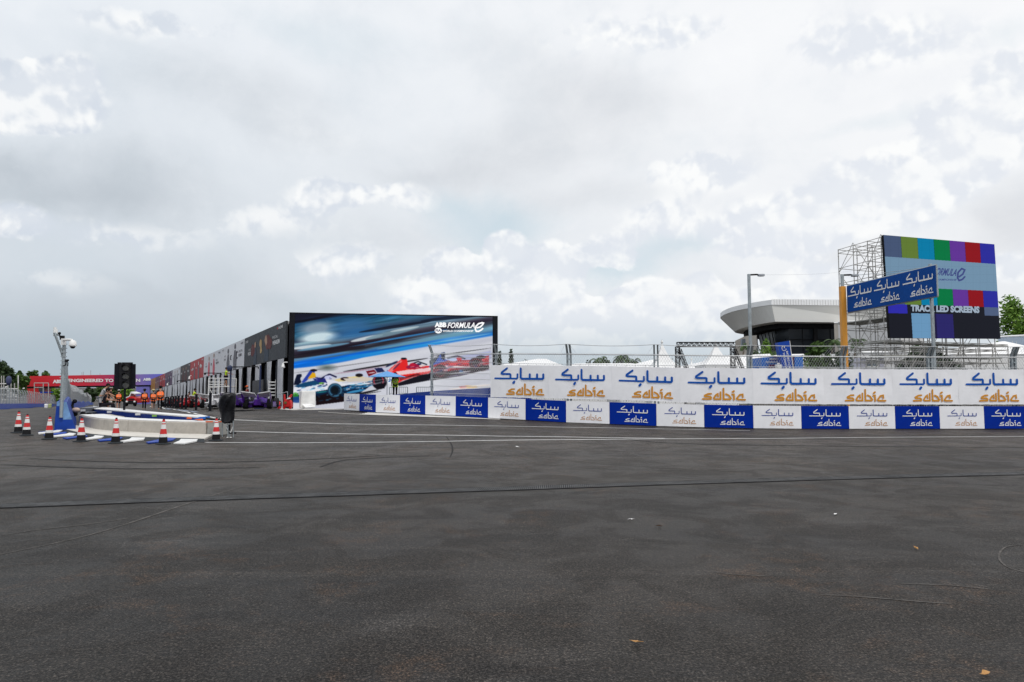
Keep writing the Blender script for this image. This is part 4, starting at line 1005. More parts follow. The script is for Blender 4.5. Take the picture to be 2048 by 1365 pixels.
# ------------------------------------------------------------ scaffold tower holding the second screen
def scaffold():
    e = (S2[1] - S2[0]); e.z = 0; ew = e.length; e.normalize(); bk = Vector((-e.y, e.x, 0))
    if bk.dot(S2[0] - CAM) < 0: bk = -bk
    bk = Vector((-.2, .98, 0))
    o = Vector((S2[0].x, S2[0].y, 0)) + bk * .55 - e * .1
    g0 = gz(o.x, o.y)
    t = thing('scaffold_tower', 'deep lattice scaffold tower of grey tubes carrying the colour bar screen', 'scaffold', (o.x, o.y, g0))
    ztop_ = lambda f: S2[3].z + (S2[2].z - S2[3].z) * f - .05
    nu = 6; us = [ew * k / nu for k in range(nu + 1)] + [ew + 1.9]
    ds_ = [0, 1.7, 3.6, 5.7]
    nleft = 0
    # the mast behind the screen is full height at its near (left) end; the rest of the base is low
    def top(iu, idp):
        if iu <= 2: return ztop_(us[iu] / ew)
        if iu <= nu: return ztop_(us[iu] / ew) if idp == 0 else (S2[0].z + 1.0 if idp < 3 else S2[0].z - .3)
        return S2[0].z - .25
    up = 0
    for iu, u in enumerate(us):
        for idp, d in enumerate(ds_):
            p = o + e * u + bk * d; z1 = top(iu, idp); mb = MB(); mb.tube((p.x, p.y, g0), (p.x, p.y, z1), .045, seg=6)
            for z in np.arange(g0 + 1, z1, 1.5): mb.tube((p.x, p.y, z - .04), (p.x, p.y, z + .04), .065, seg=6)
            mb.build('upright', ALU, t); up += 1
    lv = list(np.arange(g0 + .4, S2[0].z + .1, 1.25)) + [S2[0].z - .15] + list(np.arange(S2[0].z + 1.2, S2[3].z, 1.5)) + [S2[3].z - .1]
    for z in lv:
        mb = MB()
        for idp, d in enumerate(ds_):
            for iu in range(len(us) - 1):
                if z < min(top(iu, idp), top(iu + 1, idp)) + .12: a = o + e * us[iu] + bk * d; b = o + e * us[iu + 1] + bk * d; mb.tube((a.x, a.y, z), (b.x, b.y, z), .034, seg=5)
        for iu, u in enumerate(us):
            for k in range(len(ds_) - 1):
                if z < min(top(iu, k), top(iu, k + 1)) + .12: a = o + e * u + bk * ds_[k]; b = o + e * u + bk * ds_[k + 1]; mb.tube((a.x, a.y, z), (b.x, b.y, z), .034, seg=5)
        mb.build('ledger', ALU, t)
    for iu in range(len(us) - 1):
        for idp in (0, 3):
            mb = MB(); z = g0 + .4; f = (iu + idp) % 2
            while z < min(top(iu, idp), top(iu + 1, idp)) - 1.2:
                a = o + e * us[iu + f] + bk * ds_[idp]; b = o + e * us[iu + 1 - f] + bk * ds_[idp]; mb.tube((a.x, a.y, z), (b.x, b.y, z + 2.5), .028, seg=5); z += 2.5; f = 1 - f
            if mb.v: mb.build('brace', ALU, t)
    for iu in (0, 1, 2, 4, 6):
        for k in range(3):
            mb = MB(); z = g0 + .4; f = k % 2
            while z < min(top(iu, k), top(iu, k + 1)) - 1.2:
                a = o + e * us[iu] + bk * ds_[k + f]; b = o + e * us[iu] + bk * ds_[k + 1 - f]; mb.tube((a.x, a.y, z), (b.x, b.y, z + 2.5), .028, seg=5); z += 2.5; f = 1 - f
            if mb.v: mb.build('brace', ALU, t)
    # raking props in front and decks
    for iu in range(1, len(us)):
        a = o + e * us[iu] - bk * .1; mb = MB(); b = a + e * 1.7 - bk * .4; mb.tube((a.x, a.y, S2[0].z - 2.2), (b.x, b.y, g0 + .1), .03 if iu % 3 else .05, seg=6); mb.build('raking_prop', ALU, t)
    for z in (S2[0].z - .35, S2[0].z - 1.55):
        mb = MB(); c = [o - e * .2, o + e * (ew + (2 if z > S2[0].z - 1 else 1)), o + e * (ew + 1) + bk * 1.8, o - e * .2 + bk * 1.8]
        mb.prism([(q_.x, q_.y, z) for q_ in c], (0, 0, .12)); mb.build('deck', CONCD, t)
    mb = MB(); c = [o - e * .0 + bk * .2, o + e * 3 + bk * .2, o + e * 3 + bk * 6.2, o + bk * 6.2]; z = P(1740, 641, 62).z
    mb.prism([(q_.x, q_.y, z) for q_ in c], (0, 0, .1)); mb.build('deck', CONCD, t)
    a = o + bk * 5 - e * .02; mb = MB()
    for s in (-.2, .2): mb.tube((a.x + s, a.y, z), (a.x + s, a.y, z + 1.1), .03, seg=5)
    for k in range(5): mb.tube((a.x - .2, a.y, z + .15 + k * .22), (a.x + .2, a.y, z + .15 + k * .22), .02, seg=4)
    mb.build('ladder', WPAINT, t)
    return t, o, e, bk
scaf, so, se, sb = scaffold()
# ------------------------------------------------------------ lamp posts, gantry sign
def lamp(px, ptop, Y, lab, toY=None):
    b = P(px, 775, Y); g = gz(b.x, b.y); z = P(px, ptop, Y).z
    t = thing('street_lamp', lab, 'lamp post', (b.x, b.y, g), 0, 'tall square lamp posts behind the fence')
    mb = MB(); mb.box(-.072, .072, -.072, .072, g, z, 0, Matrix.Translation((b.x, b.y, 0))); mb.build('pole', GALV, t, bevel=.01)
    mb = MB(); mb.path([(b.x, b.y, z - .05), (b.x + .45, b.y, z - .03), (b.x + .6, b.y - .05, z - .08)], .05, 6); mb.build('arm', BLACKM, t)
    mb = MB(); c = Vector((b.x + .68, b.y - .05, z - .08)); mb.loft([[c + Vector((x, y * w_, h)) for y, h in ((-.16, -.05), (.16, -.05), (.12, .06), (-.12, .06))] for x, w_ in ((-.18, .6), (0, 1), (.16, .7))]); mb.build('lamp_head', DSTEEL, t)
    return t
lamp(1503, 548.5, 38, 'tall grey square lamp post standing alone left of the orange gantry column')
lamp(1691.5, 549, 37, 'grey lamp post rising just behind the top of the orange gantry column')
# overhead sign
q4 = [P(1695, 625.3, 36.2), P(1873.3, 592.6, 31.0), P(1872.3, 530.5, 31.0), P(1694, 573, 36.2)]
# make it upright
q4[3] = Vector((q4[0].x, q4[0].y, q4[3].z)); q4[2] = Vector((q4[1].x, q4[1].y, q4[2].z))
t = thing('gantry_sign', 'blue overhead sign with three white emblems between the orange column and grey pole', 'sign', tuple(q4[0]))
nn = (q4[1] - q4[0]).cross(q4[3] - q4[0]).normalized()
mb = MB(); mb.prism(q4, -nn * .12); mb.build('panel', mat('sign_blue', (.004, .065, .30), .5, var=.05, spec=.1), t)
mb = MB()
for a, b in ((0, 1), (1, 2), (2, 3), (3, 0)): mb.tube(q4[a] - nn * .06, q4[b] - nn * .06, .05, seg=6)
mb.build('frame', GALV, t)
for (u0, u1) in ((.012, .312), (.338, .63), (.662, .976)):
    c = list(q4)
    logo(c, (u0, .12, u1, .93), 'lettering', t, INKW, INKW, .012, .82, local=False)
c0 = P(1691.2, 775, 36.4); g = gz(c0.x, c0.y); zt = P(1689, 573.5, 36.4).z
t = tag(MB().box(-.135, .135, -.13, .13, g, zt, 0, Matrix.Translation((c0.x, c0.y, 0))).box(-.3, .3, -.3, .3, g, g + .06, 0, Matrix.Translation((c0.x, c0.y, 0))).build('gantry_column', ORANGE, bevel=.01), 'tall orange square column at the left end of the blue overhead sign', 'column')
c0 = P(1870.5, 775, 31.6); g = gz(c0.x, c0.y); zt = P(1869, 528.5, 31.6).z
t = tag(MB().box(-.06, .06, -.06, .06, g, zt, 0, Matrix.Translation((c0.x, c0.y, 0))).box(-.2, .2, -.2, .2, g, g + .04, 0, Matrix.Translation((c0.x, c0.y, 0))).build('gantry_pole', GALV, bevel=.008), 'slim grey pole at the right end of the blue overhead sign', 'pole')
# thin wires
def wire(a, b, sag, r, lab):
    mb = MB(); mb.path([a.lerp(b, k / 12) - UP * (sag * math.sin(math.pi * k / 12)) for k in range(13)], r, 4); tag(mb.build('overhead_wire', GALV), lab, 'wire')
wire(P(1505, 550, 38), P(1775, 530, 60), .3, .004, 'thin wire strung from the lone lamp post to the big scaffold')
wire(P(1696, 552, 37), P(1872, 532, 31), .05, .012, 'thin wire above the blue overhead sign')
wire(P(1752, 550, 35), P(1872, 530, 31), .1, .012, 'second thin wire slanting down above the blue overhead sign')
# ------------------------------------------------------------ arena with the cantilevered white roof
def arena():
    t = thing('arena', 'large arena with a flaring pale roof rim over dark glass walls', 'building', (61, 165, gz(61, 165)))
    topL = [(92, 162.4), (61.2, 160), (59.6, 163), (58.1, 167.5), (56.9, 172), (56.6, 177), (57.0, 184), (58.6, 192), (63, 201), (72, 211), (80, 215), (86, 216), (90, 205), (92, 180)]
    botL = [(92, 164.2), (62.3, 160.9), (61.3, 165), (60.5, 170), (60.3, 176), (60.8, 182), (61.8, 188), (63.4, 194), (68, 200), (74, 207), (80, 211), (85, 212), (89, 203), (91, 180)]
    def smooth(pts, a, b):
        for _ in range(2):
            q_ = pts[:a + 1]
            for k in range(a, b): q_ += [tuple(.75 * u + .25 * v for u, v in zip(pts[k], pts[k + 1])), tuple(.25 * u + .75 * v for u, v in zip(pts[k], pts[k + 1]))]
            n_ = len(q_) - 1; q_ += pts[b:]; b = n_ + 1; pts = q_
        return pts
    topL, botL = smooth(topL, 1, 9), smooth(botL, 1, 9)
    z2, z1, z0 = 22.3, 21.1, 17.2
    ring = lambda pts, z, k=0: [Vector((x, y, z)) for x, y in pts]
    low = [(x + (80 - x) * .14, y + (190 - y) * .14) for x, y in botL]
    mb = MB(); mb.loft([ring(topL, z1), ring(topL, z2)]); mb.build('parapet', PALEW, t)
    mb = MB(); mb.loft([ring(botL, z0), ring([(x + (80 - x) * .004, y + .15) for x, y in topL], z1 - .03)]); mb.build('rim', LGREY, t)
    mb = MB()
    for k in range(1, 47):
        x = 61.2 + k * .66; mb.box(x - .02, x + .02, 160 + (x - 61.2) * .077 - .07, 160 + (x - 61.2) * .077 - .03, z1 + .05, z2 + .12)
    mb.tube((61.2, 159.95, z2 + .12), (92, 162.35, z2 + .12), .03, seg=4); mb.build('roof_railing', ALU, t)
    mb = MB(); mb.loft([ring(low, z0 - 1.2), ring(low, z0 - .02)]); mb.build('soffit', BLACKM, t)
    wl = [(88, 167.5), (67.5, 166.2), (66.6, 174), (67.5, 186), (72, 196), (84, 200), (88, 190), (89, 175)]
    wb = [(88, 167), (68.2, 165.7), (69, 176), (70, 188), (74, 196), (84, 200), (88, 190), (89, 175)]
    mb = MB(); mb.loft([ring(wb, gz(70, 170) - .5), ring(wl, z0 - 1.1)]); mb.build('glass_wall', GLASSD, t)
    mb = MB()
    for z in (6.2, 9.4, 13.3):
        mb.tube((67.7, 165.6, z), (88, 166.9, z), .09, seg=4)
    for x in (71, 74.2, 78, 82, 86): mb.tube((x, 165.9 + (x - 68) * .06, 2), (x, 166.1 + (x - 68) * .06, z0 - 1.1), .08, seg=4)
    mb.build('mullions', BLACKM, t)
    mb = MB(); mb.prism([(73.4, 165.4, 1), (74.3, 165.4, 1), (74.3, 165.4, 16), (73.4, 165.4, 16)], (0, .5, 0)); mb.build('column', BLACKM, t)
    for k in range(9):                   # slanting struts under the rim on the left
        x, y = botL[4]; a = Vector((60.5 + k * .75, 176 - k * .5, z0 - .8)); b = Vector((63 + k * .6, 178 - k * .6, 11.2))
        mb = MB(); mb.tube(a, b, .12, seg=5); mb.build('strut', BLACKM, t)
    mb = MB(); x0 = P(1471, 700, 175).x; x1 = P(1514, 700, 171).x
    mb.prism([(x0, 176, 0), (x1, 171, 0), (x1, 171, P(1512, 671, 171).z), (x0 + 2.6, 175, P(1490, 672.5, 175).z), (x0 + .3, 176, P(1472, 682, 176).z)], (3.5, 9, 0)); mb.build('concrete_block', BEIGE, t)
    mb = MB(); a = P(1485, 686, 172.9); mb.box(-.45, .45, -1.0, 0, -.9, .9, 0, Matrix.Translation(a)); mb.build('recess_window', WINDOW, t)
    return t
arena()
def slab(name, mat_, px0, px1, pyt0, pyt1, Y0, Y1, depth, parent=None, lab=None, cat=None, group=None, zb=None):
    a, b = P(px0, pyt0, Y0), P(px1, pyt1, Y1); ga = (gz(a.x, a.y) if zb is None else zb)
    d = Vector((-(b - a).y, (b - a).x, 0)).normalized() * depth
    mb = MB(); mb.prism([(a.x, a.y, ga - .3), (b.x, b.y, ga - .3), b, a], d)
    o = mb.build(name, mat_, parent)
    if lab: tag(o, lab, cat, group)
    return o, a, b
def bld(lab, mat_, px0, px1, t0, t1, Y0, Y1, depth, wins=()):
    a = P(px0, t0, Y0); t = thing('building', lab, 'building', (a.x, a.y, gz(a.x, a.y)))
    slab('wall', mat_, px0, px1, t0, t1, Y0, Y1, depth, t)
    for (x0, y0, x1, y1) in wins:
        f = (x0 - px0) / (px1 - px0); Y = Y0 + (Y1 - Y0) * f - .06
        w_ = MB().prism([P(x0, y1, Y), P(x1, y1, Y), P(x1, y0, Y), P(x0, y0, Y)], (0, .04, 0)).build('window', WINDOW, t)
        f = MB(); xm = (x0 + x1) / 2
        for q in ((x0, y0, x1, y0), (x0, y1, x1, y1), (x0, y0, x0, y1), (x1, y0, x1, y1), (xm, y0, xm, y1)): f.tube(P(q[0], q[1], Y - .03), P(q[2], q[3], Y - .03), .05, seg=4)
        f.build('window_frame', WPAINT, w_)
    # parapet coping
    mb = MB(); mb.tube(P(px0, t0, Y0 - .05), P(px1, t1, Y1 - .05), .12, seg=4); mb.build('coping', PALEW, t)
    return t
bld('white rendered building with small windows seen through the scaffold', WWALL, 1676, 1800, 644, 640, 150, 140, 12, [(1752, 654, 1762, 665), (1772, 655, 1778, 664)])
bld('beige grey block set back at the right end of the arena', BEIGE, 1668, 1700, 646, 645, 158, 156, 6, [(1682, 660, 1686, 690)])
bld('pale blue site building at the right edge behind the white tent', mat('pale_blue_cladding', (.42, .50, .60), .6, var=.04), 1996, 2120, 674, 668, 92, 84, 8, [(2025, 683, 2031, 690), (2033, 682.5, 2039, 689.5), (2100, 681, 2108, 689)])
bld('long low white service building behind the scaffold base', WWALL, 1690, 1840, 706, 704, 84, 84, 4, [(1725, 718, 1737, 733)])
bld('low pale lilac cabin with wide panels at the foot of the scaffold', mat('lilac_grey', (.52, .52, .62), .7, var=.05), 1722, 1768, 716, 716, 76, 76, 3, [(1732, 720, 1756, 734)])
# ------------------------------------------------------------ tents
def pagoda(px, ptop, pl, pr, pbase, Y, lab, flag=True):
    c = P(px, pbase, Y); zt = P(px, ptop, Y).z; w_ = P(pr, pbase, Y).x - P(pl, pbase, Y).x; g = gz(c.x, c.y)
    t = thing('pagoda_tent', lab, 'tent', (c.x, c.y, g), 0, 'white peaked tents behind the wall')
    h = w_ / 2; zb = c.z; off = P(pl, pbase, Y).x + h - c.x
    prof = [(1.0, 0), (.78, .08), (.56, .22), (.36, .42), (.18, .68), (.05, .93), (.0, 1.0)]
    rings = []
    for r, f in prof:
        cx = c.x + off * r; rr = max(r * h, .03)
        rings.append([Vector((cx + sx * rr * (1 if k % 2 == 0 else .94), c.y + sy * rr * (1 if k % 2 == 0 else .94), zb + (zt - zb) * f)) for k, (sx, sy) in enumerate(((-1, -1), (0, -1.0), (1, -1), (1, 0), (1, 1), (0, 1), (-1, 1), (-1, 0)))])
    mb = MB(); mb.loft(rings); mb.build('canopy', WTENT, t, smooth=False)
    mb = MB(); mb.box(-h * .97, h * .97, -h * .97, h * .97, g, zb - .05, 0, Matrix.Translation((c.x + off, c.y, 0))); mb.build('side_walls', WTENT, t)
    mb = MB(); mb.lathe([(.05, 0), (.12, .1), (.02, .35)], (c.x, c.y, zt - .05), 8); mb.build('finial', WPAINT, t)
    return t
pagoda(1324.5, 686.5, 1296, 1360, 737, 60, 'tall white pagoda tent peak immediately right of the fourth fence post')
pagoda(1432, 687.5, 1398, 1466, 731, 66, 'tall white pagoda tent peak inside the black truss goal')
pagoda(1383.5, 720.5, 1374, 1392, 741, 80, 'smallest white tent peak low between the two tall peaks')
def marquee(lab, px0, px1, pr0, pr1, pye, pyr0, pyr1, Y, depth):
    a, b = P(px0, pye, Y), P(px1, pye, Y); r0, r1 = P(pr0, pyr0, Y + depth / 2), P(pr1, pyr1, Y + depth / 2); g = gz(a.x, a.y)
    t = thing('marquee', lab, 'tent', ((a.x + b.x) / 2, a.y, g), 0, 'long white marquee roofs')
    D = Vector((0, depth, 0)); zr0 = a.z + (r0.z - a.z); 
    r0 = Vector((r0.x, r0.y, r0.z)); r1 = Vector((r1.x, r1.y, r1.z))
    mb = MB(); vs = [a, b, b + D, a + D, r0, r1]; mb.add(vs, [(0, 1, 5, 4), (1, 2, 5), (2, 3, 4, 5), (3, 0, 4)]); mb.build('roof', WTENT, t)
    mb = MB(); mb.box(a.x + .1, b.x - .1, a.y + .1, a.y + depth - .1, g - .2, a.z - .04); mb.build('side_walls', WTENT, t)
    return t
marquee('low white marquee with a blunt ridge left of the second fence post', 985, 1130, 1075, 1092, 733, 718, 718, 78, 14)
marquee('long flat white marquee roof below the palm trees', 1130, 1330, 1150, 1262, 735, 727.5, 726.8, 90, 12)
marquee('white marquee roof leaning up to the tall tent right of the palms', 1238, 1330, 1300, 1320, 736, 722, 716, 70, 10)
marquee('long white marquee roof passing behind the truss goal to the blue signs', 1372, 1560, 1455, 1540, 737, 712, 708, 74, 12)
marquee('wide white marquee roof behind the blue signs and thin tree', 1500, 1720, 1560, 1690, 728, 709, 707, 82, 14)
marquee('white marquee roof under the scaffold deck at centre right', 1690, 1880, 1720, 1860, 716, 703, 701, 98, 14)
marquee('large white marquee with sloping roof at the right edge behind the scaffold', 1905, 2130, 2005, 2010, 709, 683, 683, 76, 16)
# ------------------------------------------------------------ black truss goal
def truss(mb, a, b, w_, r=.03, n=None, up=UP):
    a = Vector(a); b = Vector(b); d = (b - a).normalized(); L_ = (b - a).length; n = n or max(2, int(L_ / w_))
    s = d.cross(up)
    if s.length < .1: s = d.cross(Vector((1, 0, 0)))
    s.normalize(); u = s.cross(d).normalized(); cs = [s * w_ / 2 + u * w_ / 2, s * w_ / 2 - u * w_ / 2, -s * w_ / 2 - u * w_ / 2, -s * w_ / 2 + u * w_ / 2]
    for c in cs: mb.tube(a + c, b + c, r, seg=5)
    for k in range(n):
        p0, p1 = a.lerp(b, k / n), a.lerp(b, (k + 1) / n)
        for j in range(4):
            x, y = cs[j], cs[(j + 1) % 4]; mb.tube(p0 + x, p0 + y, r * .6, seg=4, caps=False); mb.tube(p0 + (x if k % 2 else y), p1 + (y if k % 2 else x), r * .6, seg=4, caps=False)
Yg = 47
a, b = P(1354, 689.5, Yg), P(1470, 689.5, Yg); g = gz(a.x, a.y)
t = thing('truss_goal', 'black lattice truss frame with splayed legs standing over the white tents', 'truss', tuple(P(1412, 740, Yg)))
mb = MB(); truss(mb, a, b, .30, .028, 22); mb.build('crossbeam', BLACKM, t)
for (x0, x1, xb) in ((1355, 1356, 1375), (1465, 1466, 1486)):
    mb = MB(); truss(mb, P(x0, 694, Yg), P(x1, 742, Yg), .26, .025, 9); mb.build('leg', BLACKM, t)
    mb = MB(); truss(mb, P(x0 + 4, 700, Yg), P(xb, 742, Yg - 1), .2, .022, 9); mb.build('brace_leg', BLACKM, t)
# ------------------------------------------------------------ blue information tower and cabins
Yb = 50
BLUEP = mat('deep_blue_sign', (.005, .055, .36), .5, var=.1, vs=.6); BLUEP2 = mat('bright_blue_sign', (.006, .13, .50), .5, var=.1, vs=.6); MAG = mat('maroon_sign', (.10, .005, .08), .5, var=.2)
q = [P(1566, 742, Yb), P(1586, 742, Yb), P(1578.5, 682, Yb), P(1555.5, 685.5, Yb)]
t = thing('totem_sign', 'leaning blue totem sign with vertical white lettering between the blue cabins', 'sign', tuple(q[0]))
pt_ = Plane(q[0], q[1], q[3]); mb = MB(); mb.prism(q, (0, .6, 0)); mb.build('panel', BLUEP, t)
mb = MB(); mb.prism([q[1] + Vector((.01, -.02, 0)), P(1588, 742, Yb - .02), P(1580, 682, Yb - .02), q[2] + Vector((.01, -.02, 0))], (0, .6, 0)); mb.build('edge_trim', WPAINT, t)
mb = MB(); text_px(mb, 'BROADCAST', pt_, [(1571.5, 740), (1565.5, 706), (1568.8, 705), (1575, 740)], .01, bold=.02); text_px(mb, 'TECH CENTRE', pt_, [(1578.5, 740), (1572, 702), (1575.5, 702), (1582, 740)], .01, bold=.02); mb.build('lettering', INKW, t, fix=False)
mb = MB()
for k in range(14):
    an = k * .45; r = .05 + .011 * k; c = P(1567, 696, Yb); mb.box(-.03, .03, -.03, 0, -.022, .022, 0, Matrix.Translation(c + Vector((r * math.cos(an), -.01, r * 1.3 * math.sin(an)))))
mb.build('emblem', INKW, t)
t = thing('broadcast_cabin', 'blue cabin with the words BROADCAST TECHNOLOGY in white', 'cabin', tuple(P(1523, 740, Yb + 1)))
q = [P(1523, 742, Yb + 1), P(1566, 742, Yb + 1), P(1566, 712.5, Yb + 1), P(1523, 715.5, Yb + 1)]; pl = Plane(q[0], q[1], q[3])
MB().prism(q, (0, 3, 0)).build('wall', BLUEP2, t)
MB().prism([pl.at(1537, 739.5, .01), pl.at(1556, 739.5, .01), pl.at(1556, 729.5, .01), pl.at(1537, 729.5, .01)], (0, .02, 0)).build('dark_panel', MAG, t)
MB().prism([pl.at(1538, 722, .008), pl.at(1565, 722, .008), pl.at(1565, 712.8, .008), pl.at(1548, 714, .008)], (0, .015, 0)).build('dark_panel', mat('indigo_sign', (.03, .02, .22), .5), t)
mb = MB(); text_px(mb, 'BROADCA', pl, [(1539, 720.2), (1560, 719.4), (1560, 716), (1539, 717)], .03, bold=.03); text_px(mb, 'TECHNOLOGY', pl, [(1531, 726.8), (1561, 725.8), (1561, 722.2), (1531, 723.2)], .03, bold=.03); mb.build('lettering', INKW, t, fix=False)
t = thing('hospitality_cabin', 'blue cabin with a dark maroon strip right of the totem sign', 'cabin', tuple(P(1581, 740, Yb + 1)))
MB().prism([P(1589, 742, Yb + 1), P(1606, 742, Yb + 1), P(1606, 711, Yb + 1), P(1581, 711.5, Yb + 1)], (0, 3, 0)).build('maroon_wall', MAG, t)
MB().prism([P(1589, 742, Yb + .98), P(1606.2, 742, Yb + .98), P(1606.2, 711, Yb + .98), P(1589, 711.3, Yb + .98)], (0, .01, 0)).build('trim', WPAINT, t) if False else None
MB().prism([P(1589.3, 742, Yb + .9), P(1606, 742, Yb + .9), P(1606, 711.8, Yb + .9), P(1589.3, 711.4, Yb + .9)], (0, .05, 0)).build('blue_wall', BLUEP2, t)
t = tag(MB().box(-.19, .19, -.15, .15, 0, .44, 0, Matrix.Translation(P(1557, 742, Yb - 1))).box(-.08, .08, -.1, .1, .44, .52, 0, Matrix.Translation(P(1557, 741, Yb - 1))).build('white_gate_box', WPAINT, bevel=.03), 'white box unit in front of the blue totem sign', 'box')
# handrail above the banners
mb = MB(); 
for x in range(1520, 2040, 26): mb.tube(P(x, 745, 33), P(x, 737, 33), .012, seg=4)
mb.tube(P(1518, 736.8, 33), P(2046, 737.6, 33), .012, seg=4); tag(mb.build('handrail', WIRE), 'thin metal handrail just behind the upper edge of the white banners', 'railing')
# ------------------------------------------------------------ pit building
gA = Vector((A.x, A.y, A.z)); gd = Vector((-.605, 1, -.0225))
def gp(Y, z=0.0, o=0.0):                     # along the garage front: Y = distance, z above local ground, o = metres in front of it
    k = Y - 53.7; p = Vector((-17.8, 53.7, 0)) + gd * k; f = Vector((-1, -.605, 0)).normalized()
    return Vector((p.x, p.y, p.z + z)) + f * o
GT, GB = 6.98, 4.06
bays = [53.9, 69.2, 82.2, 95.8, 109.8, 123, 136, 151, 163, 176, 191]
pit = thing('pit_building', 'long row of pit garages under coloured team fascia panels running away to the left', 'building', tuple(gp(53.9)))
inward = Vector((1, .605, 0)).normalized()
mb = MB(); a, b = gp(54.2, GT + .02, -.1), gp(191, GT + .02, -.1); mb.prism([a, b, b + inward * 9, a + inward * 9], (0, 0, -.25)); mb.build('roof', PALEW, pit)
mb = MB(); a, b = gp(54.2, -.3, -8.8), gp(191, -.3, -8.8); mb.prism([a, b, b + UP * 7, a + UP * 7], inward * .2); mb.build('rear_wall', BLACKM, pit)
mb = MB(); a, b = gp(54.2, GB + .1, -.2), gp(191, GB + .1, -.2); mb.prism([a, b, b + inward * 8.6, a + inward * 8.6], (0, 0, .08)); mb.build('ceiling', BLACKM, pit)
mb = MB(); a, b = gp(190.8, -.3, -.1), gp(190.8, 6.9, -.1); mb.prism([a, b, b + inward * 8.5, a + inward * 8.5], (0, .1, 0)); mb.build('end_wall', DGREY, pit)
RED = mat('fascia_red', (.42, .02, .025), .5, var=.06); WH = mat('fascia_white', (.62, .63, .66), .5, var=.04); DG = mat('fascia_charcoal', (.045, .05, .058), .6, var=.06); DG2 = mat('fascia_dark_olive', (.07, .065, .065), .6, var=.06)
PU = mat('fascia_plum', (.085, .05, .11), .5, var=.15); OC = mat('fascia_ochre', (.42, .20, .03), .5, var=.08); MX = mat('fascia_mulberry', (.13, .05, .09), .5, var=.2)
fm = [DG, WH, WH, RED, DG2, WH, PU, RED, MX, OC]
labs = ['charcoal fascia panel with three helmeted figures', 'white fascia panel with grey figures', 'white fascia panel with two pink suited figures', 'red fascia panel', 'dark fascia panel', 'white fascia panel', 'plum fascia panel', 'red fascia panel near the far end', 'mulberry fascia panel', 'ochre fascia panel at the far end']
SK = mat('print_skin', (.40, .25, .17), .6); PK = mat('print_pink', (.60, .09, .13), .6); GR = mat('print_grey', (.15, .15, .17), .6); NV = mat('print_slate', (.035, .05, .075), .6); MR = mat('print_maroon', (.11, .02, .02), .6); TX = mat('print_white', (.65, .65, .65), .6); TXD = mat('print_dark', (.10, .10, .12), .6); TAN = mat('print_tan', (.45, .30, .13), .6)
